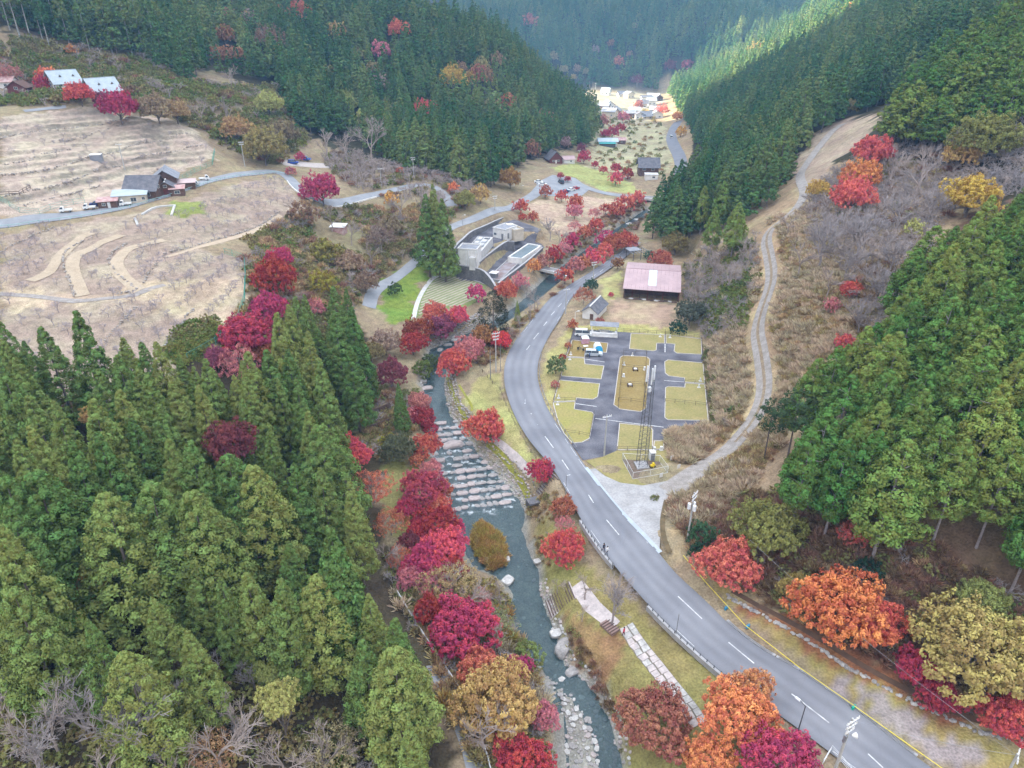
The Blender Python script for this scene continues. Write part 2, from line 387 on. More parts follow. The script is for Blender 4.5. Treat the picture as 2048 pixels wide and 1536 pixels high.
# ------------------------------------------------------------------ mesh helpers
class MB:
    """collects shapes into one mesh"""
    def __init__(s): s.v, s.f, s.m = [], [], []
    def add(s, vs_, fs, mi=0):
        o = len(s.v); s.v += [tuple(p) for p in vs_]; s.f += [tuple(o + i for i in f) for f in fs]; s.m += [mi] * len(fs)
        return s
    def box(s, c, d, rz=0, mi=0, taper=1.0):
        x, y, z = c; a, b, h = d[0] / 2, d[1] / 2, d[2] / 2; ca, sa = math.cos(rz), math.sin(rz)
        vs_ = []
        for k, t in ((-1, 1), (1, taper)):
            for i, j in ((-1, -1), (1, -1), (1, 1), (-1, 1)):
                px, py = i * a * t, j * b * t
                vs_.append((x + px * ca - py * sa, y + px * sa + py * ca, z + k * h))
        return s.add(vs_, [(3,2,1,0),(4,5,6,7),(0,1,5,4),(1,2,6,5),(2,3,7,6),(3,0,4,7)], mi)
    def tube(s, path, r, n=6, mi=0, cap=True):
        path = [Vector(p) for p in path]; rs = r if hasattr(r, '__len__') else [r] * len(path)
        vs_, fs = [], []
        for i, p in enumerate(path):
            d = (path[min(i + 1, len(path) - 1)] - path[max(i - 1, 0)]).normalized()
            a = d.orthogonal().normalized() if abs(d.z) > .95 else d.cross(Vector((0, 0, 1))).normalized()
            b = d.cross(a)
            for k in range(n):
                t = 6.28318 * k / n
                vs_.append(p + (a * math.cos(t) + b * math.sin(t)) * rs[i])
        for i in range(len(path) - 1):
            for k in range(n):
                q = (k + 1) % n
                fs.append((i * n + k, i * n + q, (i + 1) * n + q, (i + 1) * n + k))
        if cap: fs += [tuple(range(n - 1, -1, -1)), tuple(range((len(path) - 1) * n, len(path) * n))]
        return s.add(vs_, fs, mi)
    def prism(s, poly, z0, z1, mi=0):
        n = len(poly)
        z0 = z0 if hasattr(z0, '__len__') else [z0] * n; z1 = z1 if hasattr(z1, '__len__') else [z1] * n
        vs_ = [(x, y, z) for (x, y), z in zip(poly, z0)] + [(x, y, z) for (x, y), z in zip(poly, z1)]
        fs = [tuple(range(n - 1, -1, -1)), tuple(range(n, 2 * n))] + [(i, (i + 1) % n, n + (i + 1) % n, n + i) for i in range(n)]
        return s.add(vs_, fs, mi)
    def rock(s, c, d, seed=0, rz=0, mi=0):
        r = random.Random(seed); bm = bmesh.new(); bmesh.ops.create_icosphere(bm, subdivisions=1, radius=1)
        ca, sa = math.cos(rz), math.sin(rz); vs_ = []
        for v in bm.verts:
            k = r.uniform(.78, 1.12); x, y, z = v.co.x * k * d[0] / 2, v.co.y * k * d[1] / 2, v.co.z * r.uniform(.8, 1.0) * d[2] / 2
            vs_.append((c[0] + x * ca - y * sa, c[1] + x * sa + y * ca, c[2] + z))
        s.add(vs_, [tuple(v.index for v in f.verts) for f in bm.faces], mi); bm.free()
        return s
    def mesh(s, name, mats, smooth=False):
        me = bpy.data.meshes.new(name); me.from_pydata(s.v, [], s.f)
        for m in (mats if isinstance(mats, (list, tuple)) else [mats]): me.materials.append(m)
        if len(set(s.m)) > 1: me.polygons.foreach_set('material_index', s.m)
        if smooth: me.polygons.foreach_set('use_smooth', [True] * len(s.f))
        me.update()
        return me
    def build(s, name, mats, parent=None, smooth=False):
        return link(name, s.mesh(name, mats, smooth), parent)
def link(name, me, parent=None):
    o = bpy.data.objects.new(name, me); COL.objects.link(o)
    if parent is not None: o.parent = parent
    return o
def tag(o, label=None, cat=None, group=None, kind=None):
    if label: o['label'] = label
    if cat: o['category'] = cat
    if group: o['group'] = group
    if kind: o['kind'] = kind
    return o
def root(name, loc, rz=0, label=None, cat=None, group=None):
    o = link(name, None); o.location = loc; o.rotation_euler = (0, 0, rz); o.empty_display_size = .2
    return tag(o, label, cat, group)
def copy_tree(o, parent=None):
    c = o.copy(); COL.objects.link(c); c.parent = parent
    for ch in list(o.children):
        copy_tree(ch, c)
    return c
def densify(line, step):
    out = [line[0]]
    for a, b in zip(line[:-1], line[1:]):
        n = max(1, int(math.dist(a, b) / step))
        out += [tuple(a[i] + (b[i] - a[i]) * k / n for i in range(len(a))) for k in range(1, n + 1)]
    return out
def smooth_line(line, it=2):
    for _ in range(it):
        o = [line[0]]
        for a, b in zip(line[:-1], line[1:]):
            o += [tuple(.75 * a[i] + .25 * b[i] for i in range(2)), tuple(.25 * a[i] + .75 * b[i] for i in range(2))]
        line = o + [line[-1]]
    return line
def resample(line, n):
    L = np.array(line); d = np.r_[0, np.cumsum(np.hypot(*np.diff(L, axis=0).T))]; t = np.linspace(0, d[-1], n)
    return np.c_[np.interp(t, d, L[:, 0]), np.interp(t, d, L[:, 1])]
def gl(ptsl): return [g(u, v) for u, v in ptsl]
LOWER = []     # ground lowered a little under paved sheets: list of (polygon, depth)
def ribbon(name, left, right, m, off=.05, n=None, kind='structure', across=4, zf=None, lower=True, thick=.0):
    n = n or max(12, int(sum(math.dist(a, b) for a, b in zip(left[:-1], left[1:])) / 2.0))
    L, R = resample(smooth_line(left), n), resample(smooth_line(right), n)
    V = np.array([[L[i] + (R[i] - L[i]) * k / across for k in range(across + 1)] for i in range(n)]).reshape(-1, 2)
    z = (zf or H)(V[:, 0], V[:, 1]) + off
    if lower: LOWER.append((list(map(tuple, L)) + list(map(tuple, R[::-1])), .12))
    fs = [(i * (across + 1) + k, i * (across + 1) + k + 1, (i + 1) * (across + 1) + k + 1, (i + 1) * (across + 1) + k) for i in range(n - 1) for k in range(across)]
    b = MB(); b.add(np.c_[V, z].tolist(), fs)
    o = b.build(name, m, smooth=True)
    # keep faces upward
    if o.data.polygons[0].normal.z < 0: o.data.flip_normals()
    if kind: o['kind'] = kind
    return o
def around(line, w):
    """left and right edges of a strip w wide along a centre line"""
    L = np.array(resample(smooth_line(line), max(8, int(sum(math.dist(a, b) for a, b in zip(line[:-1], line[1:])) / 2.5))))
    t = np.gradient(L, axis=0); t /= np.maximum(np.linalg.norm(t, axis=1, keepdims=True), 1e-6); nrm = np.c_[-t[:, 1], t[:, 0]]
    ww = (np.interp(np.linspace(0, 1, len(L)), np.linspace(0, 1, len(w)), w) if hasattr(w, '__len__') else np.full(len(L), w))[:, None]
    return list(map(tuple, L + nrm * ww / 2)), list(map(tuple, L - nrm * ww / 2))
def strip(name, line, w, m, off=.05, **kw):
    l, r = around(line, w)
    return ribbon(name, l, r, m, off, **kw)
def drape(name, poly, m, off=.02, step=3.0, zf=None, kind='structure', flat=None, lower=False, parent=None):
    poly = [tuple(p) for p in poly]
    xs = [p[0] for p in poly]; ys = [p[1] for p in poly]
    if flat is None:
        gx, gy = np.meshgrid(np.arange(min(xs), max(xs), step), np.arange(min(ys), max(ys), step)); gx, gy = gx.ravel(), gy.ravel()
        bd = densify(poly + [poly[0]], step)[:-1]
        k = inside(gx, gy, bd) & (seg_dist(gx, gy, bd, True) > step * .4)
        vs_ = [Vector(p) for p in bd] + [Vector(p) for p in zip(gx[k], gy[k])]
    else:
        bd = poly; vs_ = [Vector(p) for p in bd]
    n = len(bd)
    r = delaunay_2d_cdt(vs_, [(i, (i + 1) % n) for i in range(n)], [], 1, 1e-4)
    vv = np.array([tuple(p) for p in r[0]])
    z = (np.full(len(vv), flat) if flat is not None else (zf or H)(vv[:, 0], vv[:, 1])) + off
    b = MB(); b.add(np.c_[vv, z].tolist(), [tuple(f) for f in r[2]])
    o = b.build(name, m, parent)
    if o.data.polygons and o.data.polygons[0].normal.z < 0: o.data.flip_normals()
    if kind: o['kind'] = kind
    if lower: LOWER.append((poly, .1))
    return o
# ------------------------------------------------------------------ roads and paved sheets
M_ASPH = mat('asphalt', (.175,.178,.20), (.215,.218,.24), .25, .9, scale2=6, amt2=.12)
M_ASPH_OLD = mat('old_asphalt', (.24,.25,.27), (.30,.31,.33), .3, .9, scale2=5, amt2=.12)
M_ASPH_DARK = mat('dark_asphalt', (.075,.072,.088), (.16,.158,.18), .22, .9, scale2=4, amt2=.2)
M_CONC = mat('concrete', (.42,.41,.42), (.33,.325,.33), .5, .9, scale2=3, amt2=.12)
M_CONC_DARK = mat('weathered_concrete', (.13,.125,.135), (.19,.185,.19), .5, .9, scale2=2.5, amt2=.25)
M_PALE = mat('pale_concrete', (.60,.59,.58), (.48,.47,.46), .6, .9, scale2=4, amt2=.1)
M_LINE = mat('road_paint', (.72,.72,.72), (.40,.40,.41), 1.3, .7)
M_GRAV = mat('gravel_track', (.355,.325,.305), (.265,.235,.21), .9, 1.0, scale2=7, amt2=.25)
M_LAWN = mat('camp_lawn', (.31,.255,.108), (.25,.225,.085), .3, 1.0, scale2=2.2, amt2=.16)
M_LAWN2 = mat('camp_lawn_green', (.285,.265,.08), (.315,.26,.105), .22, 1.0, scale2=2.2, amt2=.16)
M_LAWN3 = mat('camp_lawn_brown', (.24,.17,.06), (.28,.21,.085), .25, 1.0, scale2=2.2, amt2=.15)
M_STONE = mat('grey_stone', (.36,.335,.32), (.24,.225,.22), 1.3, .9, scale2=5, amt2=.25)
M_STONE_PALE = mat('pale_stone', (.52,.50,.48), (.36,.345,.33), 1.1, .9, scale2=4, amt2=.2)
M_STONE_PINK = mat('pink_grey_stone', (.44,.37,.35), (.33,.29,.28), .9, .9, scale2=3, amt2=.2)
M_FLAG = mat('flagstone', (.56,.49,.47), (.42,.37,.36), .8, .9, scale2=3, amt2=.15)
M_MOSS = mat('mossy_top', (.30,.29,.04), (.20,.20,.05), .8, 1.0, scale2=4, amt2=.25)
M_WOOD_DARK = mat('dark_wood', (.085,.055,.045), (.13,.085,.065), 2, .85)

RD_L = [(1262,489),(1236,508),(1193,538),(1142,567),(1099,596),(1068,635),(1035,674),(1012,713),(1005.6,758),(1021,817),(1053,876),(1104,934),(1132,979),(1156,1030),(1195,1090),(1240,1145),(1299,1213),(1361,1276),(1428,1334),(1500,1392),(1573,1440),(1640,1490),(1700,1536),(1800,1610)]
RD_R = [(1282,491),(1261,508),(1222,538),(1177,567),(1140,596),(1124,635),(1097,674),(1078,713),(1073,758),(1092.5,817),(1133.5,876),(1171,934),(1205,979),(1255,1038),(1300,1092),(1345,1145),(1410,1201),(1469,1260),(1530,1304),(1586,1334),(1650,1378),(1713,1421),(1786,1480),(1856,1532),(1960,1600)]
# a smooth road grade: flat floor
road_l, road_r = [at_z(u, v, 0) for u, v in RD_L], [at_z(u, v, 0) for u, v in RD_R]
def road_z(x, y): return np.maximum(H(x, y), -.02)
def road_mat():
    m, nt, out = new_mat('worn_asphalt'); b = nd(nt, 'BsdfPrincipled'); b.inputs['Roughness'].default_value = .85; b.inputs['Specular IOR Level'].default_value = .3
    tc = nd(nt, 'TexCoord'); at = nd(nt, 'Attribute', attribute_name='across')
    col, nz, _ = noise_col(nt, (.165,.168,.19), (.225,.228,.25), .10, 5)
    # paler wheel paths, darker oil line in each lane
    w = nd(nt, 'Math', operation='MULTIPLY'); w.inputs[1].default_value = 25.13; nt.links.new(at.outputs['Fac'], w.inputs[0])
    s = nd(nt, 'Math', operation='COSINE'); nt.links.new(w.outputs[0], s.inputs[0])
    n2 = nd(nt, 'TexNoise'); n2.inputs['Scale'].default_value = .35; n2.inputs['Detail'].default_value = 4; nt.links.new(tc.outputs['Object'], n2.inputs['Vector'])
    a = nd(nt, 'Math', operation='MULTIPLY'); nt.links.new(s.outputs[0], a.inputs[0]); nt.links.new(n2.outputs[0], a.inputs[1])
    k = nd(nt, 'Math', operation='MULTIPLY_ADD'); nt.links.new(a.outputs[0], k.inputs[0]); k.inputs[1].default_value = -.16; k.inputs[2].default_value = 1.0
    n3 = nd(nt, 'TexNoise'); n3.inputs['Scale'].default_value = 9; n3.inputs['Detail'].default_value = 2; nt.links.new(tc.outputs['Object'], n3.inputs['Vector'])
    k2 = nd(nt, 'Math', operation='MULTIPLY_ADD'); nt.links.new(n3.outputs[0], k2.inputs[0]); k2.inputs[1].default_value = .3; nt.links.new(k.outputs[0], k2.inputs[2])
    # cracks and patched seams
    vo = nd(nt, 'TexVoronoi', feature='DISTANCE_TO_EDGE'); vo.inputs['Scale'].default_value = .14; nt.links.new(tc.outputs['Object'], vo.inputs['Vector'])
    mr = nd(nt, 'MapRange'); mr.inputs[1].default_value = .0; mr.inputs[2].default_value = .012; mr.inputs[3].default_value = .82; mr.inputs[4].default_value = .86; nt.links.new(vo.outputs[0], mr.inputs[0])
    k3 = nd(nt, 'Math', operation='MULTIPLY'); nt.links.new(k2.outputs[0], k3.inputs[0]); nt.links.new(mr.outputs[0], k3.inputs[1])
    mu = nd(nt, 'Mix', data_type='RGBA', blend_type='MULTIPLY'); mu.inputs[0].default_value = 1; nt.links.new(col, mu.inputs[6]); nt.links.new(k3.outputs[0], mu.inputs[7])
    nt.links.new(mu.outputs[2], b.inputs['Base Color']); nt.links.new(b.outputs[0], out.inputs['Surface'])
    return m
mr_o = ribbon('main_road', road_l, road_r, road_mat(), .06, zf=road_z, across=6)
aa = mr_o.data.attributes.new('across', 'FLOAT', 'POINT'); aa.data.foreach_set('value', (np.arange(len(mr_o.data.vertices)) % 7 / 6.0).astype(np.float32))
RLs, RRs = resample(smooth_line(road_l), 200), resample(smooth_line(road_r), 200)
ROADC = (RLs + RRs) / 2
PADROAD = list(map(tuple, RLs)) + list(map(tuple, RRs[::-1]))

# painted dashes and edge lines
def dash(a, b, w=.16, name='centre_line_dash'):
    (x1, y1), (x2, y2) = a, b; L = math.dist(a, b); nx, ny = -(y2 - y1) / L * w / 2, (x2 - x1) / L * w / 2
    P4 = [(x1 + nx, y1 + ny), (x1 - nx, y1 - ny), (x2 - nx, y2 - ny), (x2 + nx, y2 + ny)]
    b_ = MB(); b_.add([(x, y, float(road_z(x, y)) + .068) for x, y in P4], [(0, 1, 2, 3)])
    o = b_.build(name, M_LINE, bpy.data.objects['main_road'])
    return o
for (a, b) in [((1246,505),(1238,511)),((1206,541),(1200,546)),((1191,551),(1184,556)),((1174,565),(1167,570)),((1123,607),(1116,614)),((1109,624),(1102,632)),((1094,645),(1087,653)),
               ((1077,667),(1067,679)),((1060,691),(1053,700)),((1050,798),(1050,808)),((1062,828),(1075,850)),((1090,873),(1107,896)),((1124,920),(1143,948)),((1177,990),(1187,1006)),
               ((1213,1040),(1238,1070)),((1356,1193),(1404,1238)),((1457,1285),(1508,1327)),((1583,1388),(1658,1446)),((1736,1508),(1766,1536)),((1143,949),(1132,952))]:
    dash(at_z(*a, 0), at_z(*b, 0))
for L, R, k0, k1 in ((RLs, RRs, 45, 150),):
    for q in (.055, .945):
        for i in range(20, 196, 4):
            if hashf(i, q) < .80 or 95 < i < 120 and q > .5: continue
            dash(tuple(L[i] + (R[i] - L[i]) * q), tuple(L[i + 3] + (R[i + 3] - L[i + 3]) * q), .08, 'edge_line')

# side roads
LOOP = [(-60,455),(0,447),(60,440),(150,432),(250,415),(330,392),(400,367),(470,350),(535,341),(568,346),(588,365),(605,388),(630,401),(670,404),(710,399),(745,390),(790,380),(840,368),(868,372),(890,392),(905,412)]
strip('orchard_road', gl(LOOP), 4.4, M_ASPH_OLD, .07)
BR = [(1085,372),(1070,390),(1045,403),(1000,420),(950,438),(899,454),(880,475),(852,508),(798,549),(745,580),(738,615)]
strip('valley_lane', gl(BR), [5.5,5,4.5,4,4,4,3.6,3.6,3.6,3.8,3.8], M_ASPH_OLD, .07)
strip('plant_path', gl([(893,481),(887,504),(893,528),(934,549),(977,567)]), 2.6, M_CONC, .08)
drape('car_park', gl([(1072,366),(1105,350),(1150,356),(1180,378),(1164,391),(1120,394),(1085,390)]), M_ASPH_OLD, .06, 4, lower=True)
strip('bridge_lane', gl([(1135,358),(1190,383),(1240,391),(1290,394),(1330,396)]), 5, M_ASPH_OLD, .09)
strip('far_road', gl([(1362,350),(1364,325),(1350,297),(1341,275),(1347,257),(1357,243)]), 7, M_ASPH, .1)
strip('hill_lane', [(x, y) for x, y in gl([(48,222),(90,217),(132,213)])], 2.4, M_ASPH_OLD, .08)
GR = [(1335,985),(1370,960),(1420,925),(1470,885),(1508,842),(1526,800),(1530,760),(1522,710),(1513,665),(1520,630),(1535,590),(1545,550),(1538,510),(1530,480),(1542,456),(1568,440),(1592,418),(1612,388),(1600,365),(1600,345),(1625,310),(1645,285),(1665,262),(1685,248)]
GRW = gl(GR)
# wheel tracks with a dry grass crown between them
TRK = strip('gravel_track', GRW, [4.6,3.6,3.0,2.8,2.7,2.7,2.7,2.7,2.7,2.7,2.8,3.0,3.4,3.6], M_GRAV, .10, across=6)
M_CROWN = mat('track_crown', (.30,.235,.15), (.22,.16,.11), 1.2, 1.0, scale2=6, amt2=.3)
strip('track_crown', GRW[3:17], .55, M_CROWN, .135, across=2, lower=False)
drape('concrete_apron', [at_z(u, v, 0) for u, v in [(1176,940),(1205,979),(1255,1038),(1302,1094),(1318,1106),(1320,1060),(1332,1010),(1350,985),(1375,958),(1330,966),(1285,972),(1240,966),(1210,953),(1190,938)]], mat('worn_apron', (.40,.39,.39), (.31,.30,.295), .35, .9, scale2=3, amt2=.15), .07, 3, lower=True)
strip('apron_gutter', [at_z(u, v, 0) for u, v in [(1172,936),(1207,981),(1257,1040),(1304,1096),(1320,1112)]], .7, mat('gutter_lid', (.42,.47,.52), (.36,.40,.45), 1, .7), .085, across=2, lower=False)
strip('roadside_channel', [at_z(u, v, 0) for u, v in [(1332,1003),(1322,1050),(1325,1090),(1338,1115)]], .8, mat('wet_channel', (.10,.07,.03), (.16,.11,.05), 1, .6), .10, across=2, lower=False)
drape('flagged_terrace', gl([(1140,1178),(1165,1160),(1200,1205),(1240,1243),(1222,1262),(1170,1222)]), M_FLAG, .05, 2)

drape('plant_yard', PLANT_UP, M_ASPH_DARK, .05, 4, lower=True)
drape('plant_yard', PLANT_LO, M_ASPH_DARK, .05, 4, lower=True)
TBAND = [gl(l) for l in ([(60,562),(100,547),(120,512),(150,482),(190,464)], [(165,592),(152,562),(142,532),(152,507),(200,487),(243,470)], [(278,582),(247,556),(230,531),(237,511),(272,492),(330,480)])]
for l in TBAND: strip('terrace_path', l, 3.2, mat('tan_earth_band', (.47,.375,.27), (.40,.32,.23), .5, 1, scale2=3, amt2=.15), .07, across=3)
# camp site: asphalt lanes, lawns inside pale kerbs
def zc(pl): return [at_z(u, v, 0) for u, v in Zm(1080, 640, 5.12, pl)]
drape('camp_lanes', zc([(345,90),(930,130),(1655,185),(1700,640),(1725,1040),(1430,1110),(1265,1115),(1268,1232),(1160,1228),(1150,1088),(812,1050),(782,1340),(640,1400),(440,1437),(318,1272),(500,1235),(135,870)]), M_ASPH_DARK, .03, flat=0.0)
LAWNS = [('camp_lawn',M_LAWN3,[(330,207),(695,238),(680,335),(460,330),(455,385),(270,375)]),
 ('camp_lawn',M_LAWN,[(262,388),(452,392),(460,452),(655,472),(625,608),(215,575)]),
 ('camp_lawn',M_LAWN2,[(200,617),(610,655),(590,790),(540,815),(372,800),(365,830),(140,837)]),
 ('camp_lawn',M_LAWN2,[(134,847),(360,837),(350,915),(530,945),(552,968),(505,1215),(430,1255),(330,1262),(250,1170),(190,1060)]),
 ('camp_lawn',M_LAWN3,[(820,385),(850,367),(1090,377),(1125,405),(1085,905),(1030,942),(820,915),(755,870)]),
 ('camp_lawn',M_LAWN,[(932,140),(1272,152),(1275,240),(1195,240),(1190,310),(1160,320),(915,297)]),
 ('camp_lawn',M_LAWN,[(1290,153),(1650,195),(1655,355),(1400,342),(1372,320),(1382,250),(1290,240)]),
 ('camp_lawn',M_LAWN,[(1310,410),(1668,442),(1685,652),(1482,638),(1480,595),(1320,575),(1282,545),(1276,430)]),
 ('camp_lawn',M_LAWN,[(1285,695),(1315,682),(1482,692),(1487,648),(1687,662),(1722,1032),(1310,1025),(1277,1000)]),
 ('camp_lawn',M_LAWN,[(815,1060),(1120,1092),(1155,1130),(1150,1330),(790,1330)]),
 ('camp_lawn',M_LAWN2,[(1172,1240),(1266,1240),(1266,1320),(1160,1330)]),
 ('entrance_lawn',M_LAWN,[(640,1405),(790,1340),(1300,1335),(1420,1460),(1600,1640),(1350,1720),(1080,1712),(860,1680),(700,1620),(560,1510),(470,1445)])]
M_KERB = mat('kerb_concrete', (.56,.52,.49), (.44,.41,.39), 1, .9)
for nm, mm, pl in LAWNS:
    w = zc(pl)
    o = drape(nm, w, mm, .06, flat=0.0)
    if nm == 'camp_lawn':
        ring = w + [w[0], w[1]]
        b = MB()
        c = np.mean(w, axis=0)
        for a, b2 in zip(w, w[1:] + [w[0]]):
            L = math.dist(a, b2); ang = math.atan2(b2[1] - a[1], b2[0] - a[0])
            b.box(((a[0] + b2[0]) / 2, (a[1] + b2[1]) / 2, .055), (L + .1, .16, .13), ang)
        b.build('kerb', M_KERB, o)
for a, b in [((365,858),(580,888)),((1280,246),(1280,332)),((1272,622),(1478,637)),((462,402),(660,432)),((565,1010),(1265,1100))]:
    p, q = zc([a, b]); dash(p, q, .22, 'bay_line')

# ------------------------------------------------------------------ river water
RAP0, RAP1, NST = 109.0, 137.5, 13
def stair_z(x, y):
    s = y - .21 * x
    t = (s - RAP0) / (RAP1 - RAP0) * NST
    k = np.floor(t); f = t - k
    q = (k + sstep(.0, .16, f)) / NST
    zz = -7.1 + np.clip(q, 0, 1) * 2.75
    return np.where((s > RAP0) & (s < RAP1), zz, water_z(y)), np.where((s > RAP0 - 2) & (s < RAP1), np.exp(-((f - .08) / .20) ** 2) + .55 * np.exp(-((f - .98) / .12) ** 2), 0)
def water_surface():
    xs = np.array(RIVER); near = xs[:, 1] < 330
    bd = densify(RIVER + [RIVER[0]], 1.5)[:-1]
    gx, gy = np.meshgrid(np.arange(-40, 90, .75), np.arange(20, 330, .75)); gx, gy = gx.ravel(), gy.ravel()
    fine = (gy - .21 * gx > 107) & (gy - .21 * gx < 139)
    coarse = (np.arange(len(gx)) % 2 == 0) & ((np.round(gy / .75) % 2) == 0)
    k = inside(gx, gy, bd) & (seg_dist(gx, gy, bd, True) > .5) & (fine | coarse)
    vs_ = [Vector(p) for p in bd] + [Vector(p) for p in zip(gx[k], gy[k])]
    n = len(bd)
    r = delaunay_2d_cdt(vs_, [(i, (i + 1) % n) for i in range(n)], [], 1, 1e-4)
    v = np.array([tuple(p) for p in r[0]])
    z, foam = stair_z(v[:, 0], v[:, 1])
    b = MB(); b.add(np.c_[v, z + .02].tolist(), [tuple(f) for f in r[2]])
    m, nt, out = new_mat('river_water')
    tc = nd(nt, 'TexCoord'); n1 = nd(nt, 'TexNoise'); n1.inputs['Scale'].default_value = .9; n1.inputs['Detail'].default_value = 5
    nt.links.new(tc.outputs['Object'], n1.inputs['Vector'])
    bp = nd(nt, 'Bump'); bp.inputs['Strength'].default_value = .25; bp.inputs['Distance'].default_value = .3; nt.links.new(n1.outputs[0], bp.inputs['Height'])
    gl_ = nd(nt, 'BsdfGlossy'); gl_.inputs['Roughness'].default_value = .12; nt.links.new(bp.outputs[0], gl_.inputs['Normal'])
    tr = nd(nt, 'BsdfTransparent'); tr.inputs[0].default_value = (.66, .78, .78, 1)
    df = nd(nt, 'BsdfDiffuse'); df.inputs[0].default_value = (.060, .102, .124, 1)
    m1 = nd(nt, 'MixShader'); m1.inputs[0].default_value = .42; nt.links.new(tr.outputs[0], m1.inputs[1]); nt.links.new(df.outputs[0], m1.inputs[2])
    fr = nd(nt, 'Fresnel'); fr.inputs[0].default_value = 1.33
    m2 = nd(nt, 'MixShader'); nt.links.new(fr.outputs[0], m2.inputs[0]); nt.links.new(m1.outputs[0], m2.inputs[1]); nt.links.new(gl_.outputs[0], m2.inputs[2])
    at = nd(nt, 'Attribute', attribute_name='foam'); n2 = nd(nt, 'TexNoise'); n2.inputs['Scale'].default_value = 1.1; n2.inputs['Detail'].default_value = 4
    nt.links.new(tc.outputs['Object'], n2.inputs['Vector'])
    mr = nd(nt, 'MapRange'); mr.inputs[1].default_value = .46; mr.inputs[2].default_value = .60; nt.links.new(n2.outputs[0], mr.inputs[0])
    mu = nd(nt, 'Math', operation='MULTIPLY'); nt.links.new(mr.outputs[0], mu.inputs[0]); nt.links.new(at.outputs['Fac'], mu.inputs[1])
    fo = nd(nt, 'BsdfDiffuse'); fo.inputs[0].default_value = (.62, .66, .68, 1)
    m3 = nd(nt, 'MixShader'); nt.links.new(mu.outputs[0], m3.inputs[0]); nt.links.new(m2.outputs[0], m3.inputs[1]); nt.links.new(fo.outputs[0], m3.inputs[2])
    nt.links.new(m3.outputs[0], out.inputs['Surface'])
    me = b.mesh('river_water', m, True)
    a = me.attributes.new('foam', 'FLOAT', 'POINT'); a.data.foreach_set('value', np.clip(foam, 0, 1).astype(np.float32))
    o = link('river_water', me); o['kind'] = 'structure'
    if me.polygons[0].normal.z < 0: me.flip_normals()
water_surface()

# ------------------------------------------------------------------ terrain sheet
for poly, dep in LOWER:
    pl = np.array(poly); x0, x1 = pl[:, 0].min() - 2, pl[:, 0].max() + 2; y0, y1 = pl[:, 1].min() - 2, pl[:, 1].max() + 2
    i0, i1 = max(0, int(x0 + 300)), min(len(XF), int(x1 + 302)); j0, j1 = max(0, int(y0)), min(len(YF), int(y1 + 2))
    if i1 <= i0 or j1 <= j0: continue
    sx, sy = GX[j0:j1, i0:i1], GY[j0:j1, i0:i1]
    HF[j0:j1, i0:i1] -= dep * inside(sx, sy, poly)
# keep the ground from standing above the flat road bed
inroad = inside(GX, GY, PADROAD); dro = np.where(inroad, 0, seg_dist(GX, GY, PADROAD, True))
HF = np.where(dro < 1.2, np.minimum(HF, -.10), HF)

